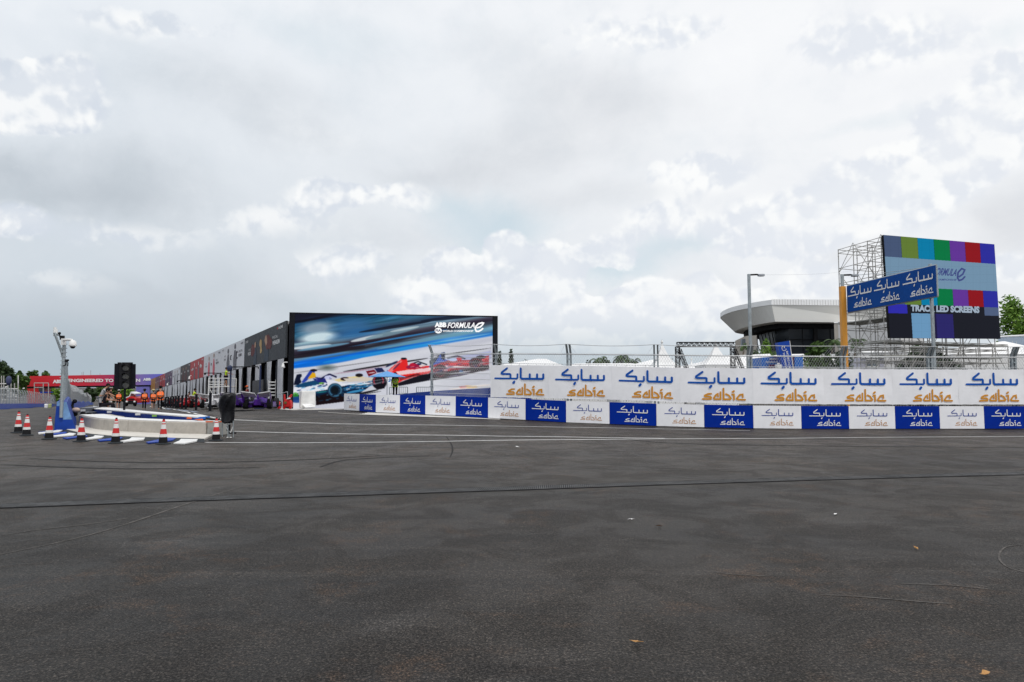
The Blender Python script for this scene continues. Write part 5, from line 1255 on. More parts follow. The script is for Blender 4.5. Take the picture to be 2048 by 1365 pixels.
for i in range(10):
    y0, y1 = bays[i], bays[i + 1] - .05
    c4 = [gp(y1, GB, 0), gp(y0, GB, 0), gp(y0, GT, 0), gp(y1, GT, 0)]      # BL (far) .. BR (near)
    mb = MB(); mb.prism(c4, inward * .15); pn = mb.build('fascia_panel', fm[i], pit); pn['label'] = labs[i]
    nn_ = (c4[1] - c4[0]).cross(c4[3] - c4[0]).normalized()
    def q(u, v, o=.02): return bil(c4, u, v) + nn_ * o
    rnd = random.Random(50 + i)
    def fig(u, w_, head, suit, hgt=.72):
        m1, m2 = MB(), MB()
        m1.poly([q(u + w_ * .28 * math.cos(t), hgt - .02 + .10 * math.sin(t), .03) for t in [k * math.pi / 5 for k in range(10)]])
        m2.poly([q(u - w_ * .5, .0), q(u + w_ * .5, .0), q(u + w_ * .55, hgt * .45), q(u + w_ * .22, hgt * .82), q(u - w_ * .22, hgt * .82), q(u - w_ * .55, hgt * .45)])
        m1.build('printed_head', head, pn, fix=False); m2.build('printed_suit', suit, pn, fix=False)
    def word(s_, u0, v0, u1, v1, m_, bold=.03):
        mt = MB(); text_uv(mt, s_, lambda a_, b_: q(u0 + (u1 - u0) * a_, v0 + (v1 - v0) * b_, .03), bold=bold); mt.build('printed_word', m_, pn, fix=False)
    def splat(u, v, ru, rv, m_, o=.022):
        mt = MB(); mt.poly([q(u + ru * math.cos(t) * rnd.uniform(.7, 1.2), v + rv * math.sin(t) * rnd.uniform(.7, 1.2), o) for t in [k * math.pi / 8 for k in range(16)]]); mt.build('printed_patch', m_, pn, fix=False)
    if i == 0:
        splat(.255, .5, .055, .20, MR); splat(.64, .56, .075, .24, MR, .021)
        fig(.32, .075, SK, NV, .66); fig(.46, .055, TAN, TAN, .62) if False else None
        splat(.46, .62, .035, .14, TAN, .024); splat(.47, .42, .028, .12, TAN, .023); splat(.59, .66, .03, .15, SK, .03)
        mt = MB(); mt.poly([q(.545, .02), q(.65, .02), q(.655, .3), q(.61, .5), q(.575, .5), q(.55, .3)]); mt.build('printed_suit', NV, pn, fix=False)
        word('MULLER', .12, .36, .20, .47, TX); word('NICO', .14, .50, .195, .57, TX, .0); word('WEHRLEIN', .74, .44, .89, .56, TX, .04); word('PASCAL', .74, .62, .85, .70, TX, .0); word('DRIVERS', .04, .80, .12, .88, TX, 0); word('RACING', .86, .84, .95, .92, TX, .03); splat(.84, .875, .012, .035, RED, .03)
    elif i == 1:
        fig(.34, .12, GR, GR, .80); fig(.64, .13, GR, GR, .88)
        word('MITCH', .16, .58, .23, .65, TXD, 0); word('EVANS', .16, .45, .23, .53, TXD); word('SEBASTIEN', .79, .58, .93, .66, TXD, 0); word('BUEMI', .79, .43, .90, .53, TXD); word('ENVIRO', .04, .86, .12, .92, TXD, 0); word('RACING', .87, .85, .96, .92, TXD, .02)
        mt = MB()
        for st_ in ([(0.49, .42), (.46, .42), (.455, .5), (.465, .57), (.495, .57)],): mt.path([q(u_, v_, .03) for u_, v_ in st_], .05, 4)
        mt.path([q(.73 + .022 * math.cos(t), .52 + .14 * math.sin(t), .03) for t in np.linspace(.6, 5.6, 12)], .05, 4); mt.build('printed_emblem', TXD, pn, fix=False)
    elif i == 2:
        fig(.34, .10, SK, PK, .80); fig(.62, .10, SK, PK, .86)
        word('NYCK', .13, .55, .21, .61, TXD, 0); word('DE VRIES', .13, .42, .23, .5, TXD); word('EDO', .74, .56, .82, .63, TXD, 0); word('MORTARA', .74, .43, .88, .52, TXD); splat(.475, .5, .03, .06, GR); word('TEAM', .85, .84, .95, .91, TXD)
    else:
        hm, sm = (SK, fm[i] if i == 3 else GR)
        for u in ((.36, .66) if i % 2 else (.32, .62)): fig(u, .09, TX if i in (3, 7) else SK, {3: GR, 4: MR, 5: GR, 6: NV, 7: MR, 8: TAN, 9: OC}.get(i, GR), .78)
        tm = TXD if fm[i] is WH else TX
        if i != 9:
            word('DRIVER', .10, .48, .22, .58, tm); word('DRIVER', .76, .50, .90, .60, tm); word('TEAM', .45, .52, .53, .6, tm); word('TEAM', .86, .84, .96, .91, tm)
        if i in (3, 7): splat(.22, .56, .05, .07, TX); splat(.80, .60, .07, .10, TX)
# posts, curtains
k = 0
CDIV = mat('charcoal_partition', (.09, .10, .12), .7)
for i in range(10):
    y0, y1 = bays[i], bays[i + 1]; n = 4 if i < 4 else 3
    for j in range(n):
        Y = y0 + (y1 - y0) * (j + .02) / n
        mb = MB(); a = gp(Y + .1, -.3, -.35); mb.prism([a, a + gd * .2, a + gd * .2 + inward * .2, a + inward * .2], (0, 0, GB + .25)); mb.build('column', CDIV, pit)
        # a gathered curtain hanging beside each column, half-drawn
        wd = (y1 - y0) / n; fr = [.45, .38, .52, .40, .58, .34, .5][(i * 3 + j) % 7] * (1.45 if i else .9)
        for side in (0,):
            ya = Y + .35 + (0 if side == 0 else wd * .60); yb_ = ya + wd * fr * (.7 if side else 1); N = 14; cols_ = []
            vs = []
            for r in range(7):
                v = r / 6; pinch = 1 - .35 * math.sin(math.pi * min(1, max(0, (v - .0) / .9))) * (1 if (i + j) % 2 else .35)
                for c_ in range(N + 1):
                    u = c_ / N; yy = ya + (yb_ - ya) * (u * pinch + (1 - pinch) * .3)
                    vs.append(gp(yy, .05 + (GB - .1) * (1 - v) * 1.0, -.02 + .10 * math.sin(u * 22 + i) + .05 * math.sin(u * 41 + v * 3)))
            mb = MB(); mb.add(vs, [(r * (N + 1) + c_, r * (N + 1) + c_ + 1, (r + 1) * (N + 1) + c_ + 1, (r + 1) * (N + 1) + c_) for r in range(6) for c_ in range(N)])
            o = mb.build('curtain', CURTAIN, pit, smooth=True, fix=False); k += 1
            
# dark interior partitions and shelves of the nearest garages
for Y in bays[:-1]:
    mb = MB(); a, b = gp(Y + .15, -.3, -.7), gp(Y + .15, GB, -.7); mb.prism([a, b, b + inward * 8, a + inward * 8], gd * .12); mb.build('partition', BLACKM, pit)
t = thing('display_board', 'plain dark grey board standing in the opening of the nearest garages', 'board', tuple(gp(62, 0, -.9)))
mb = MB(); a = P(505, 782, 62); b = P(525.5, 779, 58.5)
mb.prism([Vector((a.x, a.y, gz(a.x, a.y))), Vector((b.x, b.y, gz(b.x, b.y))), P(525.5, 759.5, 58.5), P(505, 762, 62)], (0.05, .1, 0)); mb.build('panel', mat('board_grey', (.07, .072, .078), .6), t)
t = thing('tool_shelf', 'white wire shelving inside the garage behind the purple car', 'shelf', tuple(P(545, 800, 57)))
mb = MB()
for z in (765, 771, 778, 785, 791): mb.tube(P(537, z, 57.5), P(551, z, 57.0), .05, seg=4)
for x in (537, 551): mb.tube(P(x, 760, 57.3), P(x, 803, 57.3), .03, seg=4)
mb.build('shelf_frame', WPAINT, t)
# dome cameras and arms below the fascia
for (px, py, Y, lab) in [(566, 733, 53.0, 'white dome camera hanging at the near corner of the pit building'), (379, 757, 108, 'white camera under the dark fascia panel'), (335, 770, 142, 'small white camera at the lower edge of the plum fascia panel')]:
    c = P(px, py, Y); t = thing('dome_camera', lab, 'camera', tuple(c)); s = .75 if Y < 60 else 1
    mb = MB(); mb.lathe([(.02, .35 * s), (.10 * s, .25 * s), (.16 * s, .02), (.22 * s, -.12 * s), (.16 * s, -.16 * s)], c, 12); mb.build('housing', WPAINT, t, smooth=True)
    mb = MB(); mb.path([c + UP * .3 * s, c + Vector((.1, 0, .42 * s)), c + Vector((.45 * s, 0, .42 * s))], .05 * s, 6); mb.build('arm', WPAINT, t)
# lighting booms reaching over the lane
for (x0, y0_, x1, y1_, Y, lab) in [(457, 734.5, 516, 734, 58, 'dark horizontal boom below the charcoal fascia panel'), (410, 746.5, 442, 747, 72, 'dark horizontal boom below the white fascia panels'), (355, 762, 372, 762.5, 95, 'short dark boom below the far white fascia panel')]:
    mb = MB(); mb.path([P(x0, y0_, Y), P(x1, y1_, Y + 2), P(x1 + (1 if Y < 90 else 0), y1_ + 4, Y + 2)], .05, 5); mb.sphere(P(x0, y0_ + 1.5, Y), .12); tag(mb.build('boom', BLACKM), lab, 'boom')
# ------------------------------------------------------------ bridge with the red and violet banner
gt = thing('gantry_bridge', 'wide gantry bridge wrapped in a red to violet banner across the far pit lane', 'bridge', tuple(P(185, 808, 195)))
def bridge_mat():
    m_ = bpy.data.materials.new('red_to_violet_banner'); m_.use_nodes = True; t = NT(m_.node_tree); p_ = m_.node_tree.nodes['Principled BSDF']
    co = t.n('ShaderNodeTexCoord').outputs['Generated']; s_ = t.n('ShaderNodeSeparateXYZ'); t.l(co, s_.inputs[0])
    cr = t.n('ShaderNodeValToRGB'); t.l(s_.outputs[0], cr.inputs[0]); e = cr.color_ramp.elements
    e[0].position = 0; e[0].color = (.62, .012, .02, 1); e[1].position = 1; e[1].color = (.09, .12, .60, 1)
    for ps, cc in ((.45, (.58, .015, .04, 1)), (.64, (.42, .03, .12, 1)), (.82, (.22, .16, .46, 1))): x = e.new(ps); x.color = cc
    t.l(cr.outputs[0], p_.inputs['Base Color']); p_.inputs['Roughness'].default_value = .55; return m_
BR = bridge_mat(); Yq = 195
q = [P(54, 773.6, Yq), P(330, 770, Yq), P(330, 748.2, Yq), P(60, 752.6, Yq)]
mb = MB(); mb.prism(q, (0, 6, 0)); mb.build('banner', BR, gt)
mb = MB(); mb.prism([P(54, 776.6, Yq + .2), P(330, 772.6, Yq + .2), P(330, 770.1, Yq + .2), P(54, 773.8, Yq + .2)], (0, 5.5, 0)); mb.build('underside', BLACKM, gt)
VI = mat('violet_banner', (.17, .16, .50), .55, var=.06)
mb = MB(); mb.prism([P(272, 808.5, Yq + .3), P(299, 808.5, Yq + .3), P(299, 772.6, Yq + .3), P(272, 772.6, Yq + .3)], (0, 5, 0)); mb.build('leg', VI, gt)
mb = MB(); mb.prism([P(54, 815, Yq + .3), P(78, 812, Yq + .3), P(78, 776.2, Yq + .3), P(54, 776.6, Yq + .3)], (0, 5, 0)); mb.build('leg', REDP, gt)
pb = Plane(q[0], q[1], q[3]); mb = MB()
for s_, x0, x1, yt, yb_ in (('ABB', 105.5, 124.5, 760, 767), ('ENGINEERED TO OUTRUN', 136.5, 280.5, 758.2, 764.8), ('ABB', 286, 301.5, 756.6, 762)):
    text_px(mb, s_, pb, [(x0, yb_), (x1, yb_ - .3), (x1, yt - .3), (x0, yt)], .1, bold=.04 if s_ != 'ABB' else .06)
mb.build('lettering', INKW, gt, fix=False)
mb = MB()
for z0, z1 in ((755, 768), (768, 755), (762, 762), (776, 776)): mb.tube(P(39, z0, Yq + 3), P(57, z1, Yq + .5), .10, seg=5)
mb.tube(P(39, 755, Yq + 3), P(39, 815, Yq + 3), .13, seg=5); mb.tube(P(41, 755, Yq + 7), P(41, 815, Yq + 7), .13, seg=5); mb.build('side_truss', ALU, gt)
mb = MB(); mb.prism([P(41, 776, Yq + 5), P(55, 776, Yq + 3), P(57, 755, Yq + 3), P(41, 757, Yq + 5)], (0, .3, 0)); mb.build('dark_infill', BLACKM, gt)
# small masts on the bridge
mb = MB()
for x, y in ((164, 745), (181.5, 741), (167, 744), (200, 747)): mb.tube(P(x, 752, Yq + 2), P(x, y, Yq + 2), .07, seg=4)
tag(mb.build('antenna_mast', GALV), 'cluster of thin masts standing on top of the red bridge', 'mast')
# ------------------------------------------------------------ people
def skin_obj(nodes, edges, radii, name, m_, parent, lvl=2, xf=None):
    me = bpy.data.meshes.new('t'); me.from_pydata([xf @ Vector(n) if xf else n for n in nodes], edges, []); o = link(bpy.data.objects.new('t', me))
    o.modifiers.new('s', 'SKIN')
    sv_ = me.skin_vertices[0].data
    for i, r in enumerate(radii): sv_[i].radius = (r, r) if not isinstance(r, tuple) else r
    sv_[0].use_root = True
    ss = o.modifiers.new('u', 'SUBSURF'); ss.levels = lvl; ss.render_levels = lvl
    bpy.context.view_layer.update()
    m2 = bpy.data.meshes.new_from_object(o.evaluated_get(bpy.context.evaluated_depsgraph_get())); bpy.data.objects.remove(o); bpy.data.meshes.remove(me)
    m2.name = name; m2.materials.clear(); m2.materials.append(m_); m2.polygons.foreach_set('use_smooth', [True] * len(m2.polygons)); m2.polygons.foreach_set('material_index', [0] * len(m2.polygons))
    r = link(bpy.data.objects.new(name, m2)); r.parent = parent; return r
def person(lab, loc, face, H=1.75, step=.25, armL=(.1, .15), armR=(-.1, .15), top=('short', CLOTHB), vest=None, legs=('long', CLOTHB), hat=None, hair=HAIR, sit=False, shoe=CLOTHW, lean=.0, group=None):
    """face = heading the person faces (radians, 0 = +Y). Arms: (swing, elbow bend)."""
    t = thing('person', lab, 'person', loc, face, group); k = H / 1.75; X = Matrix.Scale(k, 4)
    hz = .52 if sit else .93; ln = lean
    def sp(z, y=0.0, x=0.0): return (x, y + (z - hz) * ln, z)       # leaning spine
    th = .80 if sit else 0
    J = {}
    J['pel'] = sp(hz); J['wst'] = sp(hz + .16); J['che'] = sp(hz + .36); J['nkb'] = sp(hz + .50); J['nkt'] = sp(hz + .59, .01)
    J['jaw'] = sp(hz + .645, .035); J['hed'] = sp(hz + .71, .02); J['crn'] = sp(hz + .775, .005); J['nose'] = sp(hz + .68, .125)
    for s, sd in ((-1, 'L'), (1, 'R')):
        sw, el = armL if s < 0 else armR
        J['sh' + sd] = sp(hz + .46, 0, .185 * s)
        sh = Vector(J['sh' + sd]); e = sh + Vector((.05 * s, .28 * math.sin(sw), -.28 * math.cos(sw))); a2 = sw + el; wv = e + Vector((.01 * s, .25 * math.sin(a2), -.25 * math.cos(a2)))
        d = (wv - e).normalized(); J['el' + sd] = tuple(e); J['wr' + sd] = tuple(wv); J['pm' + sd] = tuple(wv + d * .085)
        for f in range(4):
            off = Vector((0, (f - 1.5) * .019, 0)); r0 = wv + d * .09 + off; ln_ = (.055, .068, .064, .048)[f]
            J[f'f{f}a' + sd] = tuple(r0 + d * ln_ * .5 + Vector((-.006 * s, 0, 0))); J[f'f{f}b' + sd] = tuple(r0 + d * ln_ * .85 + Vector((-.022 * s, 0, 0)))
        J['tha' + sd] = tuple(wv + d * .045 + Vector((-.01 * s, .042, 0))); J['thb' + sd] = tuple(wv + d * .085 + Vector((-.018 * s, .058, 0)))
        if sit:
            hp = Vector((.10 * s, 0, hz - .02)); kn = hp + Vector((.04 * s, .43, .05)); an = kn + Vector((0, .08, -.43)); toe = an + Vector((0, .17, -.04))
        else:
            g_ = step * s; hp = Vector((.095 * s, 0, hz - .04)); kn = hp + Vector((0, .42 * math.sin(g_ * 1.1) + .01, -.42 * math.cos(g_)))
            bend = .55 * max(0, -g_) * 2; an = kn + Vector((0, .42 * math.sin(g_ - bend), -.42 * math.cos(g_ - bend))); toe = an + Vector((0, .16, -.035 - .12 * bend))
        J['hp' + sd], J['kn' + sd], J['an' + sd], J['to' + sd] = map(tuple, (hp, kn, an, toe))
    if not sit:
        mz = min(J['anL'][2], J['anR'][2]); dz = .075 - mz
        J = {a: (b[0], b[1], b[2] + dz) for a, b in J.items()}
    RR = dict(pel=(.145, .10), wst=(.13, .09), che=(.155, .105), nkb=.075, nkt=.055, jaw=.068, hed=.09, crn=.07, nose=.018)
    for sd in 'LR':
        RR.update({'sh' + sd: .06, 'el' + sd: .042, 'wr' + sd: .028, 'pm' + sd: (.036, .018), 'tha' + sd: .012, 'thb' + sd: .010, 'hp' + sd: .085, 'kn' + sd: .056, 'an' + sd: .038, 'to' + sd: .035})
        for f in range(4): RR.update({f'f{f}a' + sd: .0095, f'f{f}b' + sd: .008})
    E = [('pel', 'wst'), ('wst', 'che'), ('che', 'nkb'), ('nkb', 'nkt'), ('nkt', 'jaw'), ('jaw', 'hed'), ('hed', 'crn'), ('hed', 'nose')]
    for sd in 'LR':
        E += [('che', 'sh' + sd), ('sh' + sd, 'el' + sd), ('el' + sd, 'wr' + sd), ('wr' + sd, 'pm' + sd), ('pm' + sd, 'tha' + sd), ('tha' + sd, 'thb' + sd), ('pel', 'hp' + sd), ('hp' + sd, 'kn' + sd), ('kn' + sd, 'an' + sd), ('an' + sd, 'to' + sd)]
        for f in range(4): E += [('pm' + sd, f'f{f}a' + sd), (f'f{f}a' + sd, f'f{f}b' + sd)]
    def mk(names, edges, fr, name, m_, lvl=1):
        ix = {n: i for i, n in enumerate(names)}
        return skin_obj([J[n] for n in names], [(ix[a], ix[b]) for a, b in edges], [tuple(c * k * fr for c in RR[n]) if isinstance(RR[n], tuple) else RR[n] * k * fr for n in names], name, m_, t, lvl, X)
    mk(list(J.keys()), E, 1.0, 'body', SKIN, 2)
    def part(keys): return [e for e in E if e[0] in keys and e[1] in keys]
    def at(a, b, f, nm): J[nm] = tuple(Vector(J[a]).lerp(Vector(J[b]), f)); RR[nm] = RR[b] if not isinstance(RR[b], tuple) else RR[b][0]; return nm
    tk = ['pel', 'wst', 'che', 'shL', 'shR', 'nkb']; te = [('pel', 'wst'), ('wst', 'che'), ('che', 'shL'), ('che', 'shR'), ('che', 'nkb')]
    RR['nkb'] = .072
    if top:
        ks = list(tk); es = list(te)
        for sd in 'LR':
            if top[0] == 'long': ks += ['el' + sd, 'wr' + sd]; es += [('sh' + sd, 'el' + sd), ('el' + sd, 'wr' + sd)]
            else: n_ = at('sh' + sd, 'el' + sd, .72, 'sl' + sd); RR[n_] = .052; ks.append(n_); es.append(('sh' + sd, n_))
        mk(ks, es, 1.13, 'shirt', top[1])
    if vest:
        RR['shL'] = RR['shR'] = .062; at('pel', 'wst', 0.0, 'vlo'); J['vlo'] = tuple(Vector(J['pel']) - Vector((0, 0, .09))); RR['vlo'] = (.15, .115); RR['wst'] = (.15, .11); RR['pel'] = (.15, .112); mk(tk + ['vlo'], te + [('pel', 'vlo')], 1.33, 'vest', vest)
        b = MB(); yb_ = J['che'][1]
        for s in (-1, 1):
            b.box(.06 * s - .012, .06 * s + .012, -.175, -.165, J['wst'][2] - .05, J['che'][2] + .10, 0, X)
        b.box(-.12, .12, -.172, -.164, J['wst'][2] + .0, J['wst'][2] + .035, 0, X); b.build('reflective_tape', mat('reflective_tape', (.62, .55, .35), .4), t, world=False) if vest is HIVISY else b.build('reflective_tape', mat('reflective_tape_pale', (.75, .35, .22), .4), t, world=False)
    ks = ['pel', 'hpL', 'hpR']; es = [('pel', 'hpL'), ('pel', 'hpR')]
    for sd in 'LR':
        if legs[0] == 'long': n_ = at('kn' + sd, 'an' + sd, .92, 'cf' + sd); RR[n_] = .052; ks += ['kn' + sd, n_]; es += [('hp' + sd, 'kn' + sd), ('kn' + sd, n_)]
        else: n_ = at('hp' + sd, 'kn' + sd, .88, 'sc' + sd); RR[n_] = .076; ks.append(n_); es.append(('hp' + sd, n_))
    mk(ks, es, 1.16, 'trousers' if legs[0] == 'long' else 'shorts', legs[1])
    for sd in 'LR':
        RR['an' + sd] = .042; RR['to' + sd] = .04; mk(['an' + sd, 'to' + sd], [('an' + sd, 'to' + sd)], 1.15, 'shoe', shoe)
    hc = Vector(J['hed']) * k
    mb = MB(); mb.sphere(hc + Vector((0, -.018, .028)) * k, .106 * k, 1, 1.05, .98, 14, 10)
    mb.build('hair', hair, t, world=False, smooth=True)
    mb = MB()
    for s in (-1, 1): mb.sphere(hc + Vector((.034 * s, .088, -.005)) * k, .011 * k, seg=6, rings=4)
    mb.build('eyes', BLACK, t, world=False); mb = MB(); mb.box(-.024, .024, .08, .093, -.062, -.054, 0, Matrix.Translation(hc) @ X); mb.build('mouth', mat('lips', (.3, .1, .08), .5), t, world=False)
    for s in (-1, 1): MB().sphere(hc + Vector((.096 * s, 0, -.01)) * k, .022 * k, .5, .8, 1.2, 8, 6).build('ear', SKIN, t, world=False, smooth=True)
    if hat:
        kind, hm = hat; mb = MB(); c = hc + Vector((0, -.01, .045)) * k
        if kind == 'brim': mb.lathe([(.19 * k, -.01), (.19 * k, .0), (.115 * k, .012), (.11 * k, .08 * k), (.07 * k, .10 * k), (.01, .105 * k)], c, 16)
        elif kind == 'cap': mb.lathe([(.112 * k, .0), (.112 * k, .03), (.09 * k, .07 * k), (.04 * k, .095 * k), (.005, .098 * k)], c, 14); mb.prism([c + Vector(p) * k for p in ((-.075, .08, .0), (.075, .08, 0), (.06, .2, -.015), (-.06, .2, -.015))], (0, 0, .012))
        else: mb.lathe([(.115 * k, .0), (.122 * k, .05 * k)], c, 14, cap=False)
        mb.build('hat', hm, t, world=False, smooth=True)
    return t
def stand(px, py): g = G(px, py); return (g.x, g.y, g.z)
def PG(px, py, Y): p_ = P(px, py, Y); return (p_.x, p_.y, p_.z)
away = R(31)
pg = 'people in orange vests walking up the pit lane'
person('person in orange vest and grey cap with black shorts left of the purple column', PG(236.5, 819, 60.5), away, 1.72, .28, (.1, .1), (.3, .2), ('long', CLOTHB), HIVIS, ('short', CLOTHB), ('cap', CLOTHG), group=pg)
person('person in orange vest, dark brim hat and long trousers before the purple column', PG(288, 820.3, 57), away, 1.72, .22, (-.1, .1), (.15, .1), ('long', CLOTHB), HIVIS, ('long', CLOTHB), ('brim', CLOTHB), group=pg)
person('person in orange vest, straw hat and shorts beside the tallest walker', PG(305.8, 819.8, 58), away, 1.72, .3, (.1, .2), (-.1, .15), ('long', CLOTHB), HIVIS, ('short', CLOTHB), ('brim', STRAW), group=pg)
person('tallest person in orange vest with bare forearms and black hair nearest the garages', PG(319.5, 822, 48.5), away, 1.78, .3, (.12, .1), (.2, .1), ('short', CLOTHB), HIVIS, ('long', CLOTHB), None, group=pg)
person('person in black shirt, pale visor and white shorts standing behind the blue wall', PG(220, 821, 52), R(-70), 1.75, .18, (.2, .4), (.2, .5), ('short', CLOTHB), None, ('short', CLOTHW), ('band', CLOTHW))
person('person in black shirt and black cap sitting on the white topped blue wall', tuple(P(206, 829.2, 35.5)), R(-75), 1.75, 0, (.5, 1.0), (.6, .9), ('short', CLOTHB), None, ('long', CLOTHB), ('cap', CLOTHB), sit=True, lean=.25)
person('person in grey shirt bending forward behind the seated person in black', PG(199, 826.5, 40), R(-70), 1.7, .1, (.6, .5), (.7, .4), ('short', CLOTHG), None, ('long', CLOTHG), None, lean=.55)
person('person in yellow shirt leaning over a red car in front of the garages', PG(385, 815.5, 64), R(-60), 1.75, .1, (.8, .5), (.9, .4), ('short', HIVISY), None, ('long', CLOTHB), None, lean=.2)
person('person in black shirt crouched behind the red cars left of the yellow shirt', PG(374.5, 815, 72), R(-50), 1.6, .1, (.4, .5), (.5, .4), ('short', CLOTHB), None, ('long', CLOTHB), None, lean=.2)
person('person in yellow vest and black cap under the blue parasol before the big screen', PG(790, 797.5, 47), R(10), 1.75, .05, (.2, .4), (.7, 1.2), ('short', CLOTHB), HIVISY, ('long', CLOTHB), ('cap', CLOTHB), shoe=CLOTHB)
person('person in orange cap and dark red overalls standing behind the purple cars', PG(493.5, 812, 60), R(140), 1.72, .08, (.2, .5), (.3, .4), ('long', mat('maroon_cloth', (.13, .015, .02), .8)), None, ('long', CLOTHB), ('cap', HIVIS))
# worker on the white access platform
Ys = 60; fl_ = P(440, 772, Ys); g = gz(fl_.x, fl_.y)
t = thing('access_platform', 'white tubular access tower that the worker in yellow stands on', 'scaffold', (fl_.x, fl_.y, g))
x0, x1, x2 = P(417, 775, Ys).x, P(438, 775, Ys).x, P(460, 775, Ys).x; zf = P(440, 773.6, Ys).z; zr = P(440, 757, Ys).z
for x in (x0, x1, x2):
    for y in (0, 1.3): MB().tube((x, Ys + y, g), (x, Ys + y, zr), .045, seg=6).build('upright', WPAINT, t)
for z in (zr, zr - .33, zr - .55, zf, g + 1.1, g + .5):
    for y in (0, 1.3): MB().tube((x0, Ys + y, z), (x2 if z in (zr, zf) else x1, Ys + y, z), .035, seg=6).build('rail', WPAINT, t)
for z in np.arange(g + .3, zr - .6, .3): MB().tube((x0 + .05, Ys - .02, z), (x0 + .9, Ys - .02, z), .022, seg=5).build('rung', WPAINT, t)
MB().tube((x1, Ys, g + .3), (x0, Ys, zf), .025, seg=5).build('brace', WPAINT, t)
MB().box(x0, x2, Ys, Ys + 1.3, zf - .06, zf).build('deck', mat('plywood_deck', (.16, .11, .07), .8), t)
person('person in bright yellow vest and black shorts standing on the white access platform', (P(450.5, 775, Ys + .4).x, Ys + .5, zf + .0), R(-80), 1.68, .12, (.7, .6), (.9, .5), ('short', HIVISY), None, ('short', CLOTHB), None)
# tall dark mast beside the platform
b = P(460.5, 790, 57); g = gz(b.x, b.y)
tag(MB().tube((b.x, b.y, g), (b.x, b.y, P(460, 734, 57).z), .07, seg=8).sphere(P(459.5, 737, 56.9), .22, 1, 1, 1.2).box(-.3, .3, -.3, .3, g, g + .08, 0, Matrix.Translation((b.x, b.y, 0))).build('mast', mat('navy_mast', (.03, .04, .09), .5)), 'dark blue mast with a round grey lamp between the worker and the charcoal panel', 'mast')
b = P(519.5, 790, 54); g = gz(b.x, b.y)
tag(MB().tube((b.x, b.y, g), (b.x, b.y, P(519, 731, 54).z), .07, seg=8).box(-.3, .3, -.3, .3, g, g + .08, 0, Matrix.Translation((b.x, b.y, 0))).build('mast', mat('navy_mast', (.03, .04, .09), .5)), 'dark blue mast in front of the nearest garage openings', 'mast')
# ------------------------------------------------------------ traffic cones
def cone_proto():
    t = thing('traffic_cone', '', 'cone'); cols_ = [(BLACKM, 'base_sleeve', .0, .17, .125, .112), (WPAINT, 'white_band', .17, .255, .111, .100), (REDP, 'red_band', .255, .40, .0995, .078), (WPAINT, 'white_band', .40, .53, .0775, .058), (REDP, 'red_band', .53, .56, .0575, .053), (WPAINT, 'white_band', .56, .60, .0525, .047), (REDP, 'red_tip', .60, .665, .0465, .034), (RUBBER, 'grip', .665, .70, .032, .026)]
    mb = MB(); n = 8; ring = [Vector((.205 * math.cos(a_) * (1.12 if k % 2 else 1), .205 * math.sin(a_) * (1.12 if k % 2 else 1), 0)) for k, a_ in enumerate([math.pi / 4 * k for k in range(n)])]
    mb.loft([ring, [p_ + UP * .022 for p_ in ring], [p_ * .66 + UP * .04 for p_ in ring]]); mb.build('foot', RUBBER, t, world=False, bevel=.004)
    for m_, nm, z0, z1, r0, r1 in cols_:
        MB().lathe([(r0, z0 + .035), (r1, z1 + .034)], (0, 0, 0), 20, cap=(nm == 'grip')).build(nm, m_, t, world=False, smooth=True)
    return t
CN = [(36, 868.3, 'leftmost cone of the row, half a step behind its neighbour'), (53, 873.8, 'second cone from the left, just right of the leftmost one'), (98, 881.3, 'third cone from the left, standing before the blue wall end'),
      (162, 886.2, 'fourth cone, before the left end of the curved concrete wall'), (231, 889.2, 'fifth cone, before the left half of the concrete wall'), (326, 891, 'sixth cone, before the middle right of the concrete wall'), (432, 884.2, 'cone nearest the black wrapped stand at the right end')]
proto = cone_proto()
for i, (px, py, lb_) in enumerate(CN):
    gpt = G(px, py - 2.2); o = proto if i == 0 else dup(proto, (0, 0, 0)); o.location = (gpt.x, gpt.y, gpt.z + .002); o.rotation_euler = (0, 0, .5 * i); o['label'] = lb_; o['group'] = 'red and white traffic cones round the pit exit'
    o.scale = (1, 1, [1.07, 1.0, 1.02, 1.03, 1.05, 1.04, 1.0][i])
# ------------------------------------------------------------ curved concrete wall
def raised(name, lab, cat, top_front, base_front, depth_pts, h, mats_, group=None, bevel=.02, segs=None):
    pass
cb_ = [(157, 852), (170, 856.6), (194, 862), (222, 864.8), (251, 866.5), (290, 868.6), (332, 870.2), (372, 871.2), (412, 871.8)]
BG = [G(*p_) for p_ in cb_]; Hc = .47
cw_t = thing('concrete_wall', 'low curved wall of pale concrete blocks behind the traffic cones', 'wall', tuple(BG[3]))
lay = []
for k, p_ in enumerate(BG):
    d = (BG[min(k + 1, len(BG) - 1)] - BG[max(k - 1, 0)]); d.z = 0; d.normalize(); lay.append((p_, Vector((-d.y, d.x, 0))))
lens = [0]
for a, b in zip(BG[:-1], BG[1:]): lens.append(lens[-1] + (b - a).length)
def wat(s_):
    for k in range(len(lens) - 1):
        if s_ <= lens[k + 1] + 1e-6:
            f = (s_ - lens[k]) / (lens[k + 1] - lens[k]); p_ = lay[k][0].lerp(lay[k + 1][0], f); n_ = lay[k][1].lerp(lay[k + 1][1], f).normalized(); return Vector((p_.x, p_.y, gz(p_.x, p_.y))), n_
tot = lens[-1]; cuts = [0, tot * .16, tot * .33, tot * .50, tot * .66, tot * .84, tot]
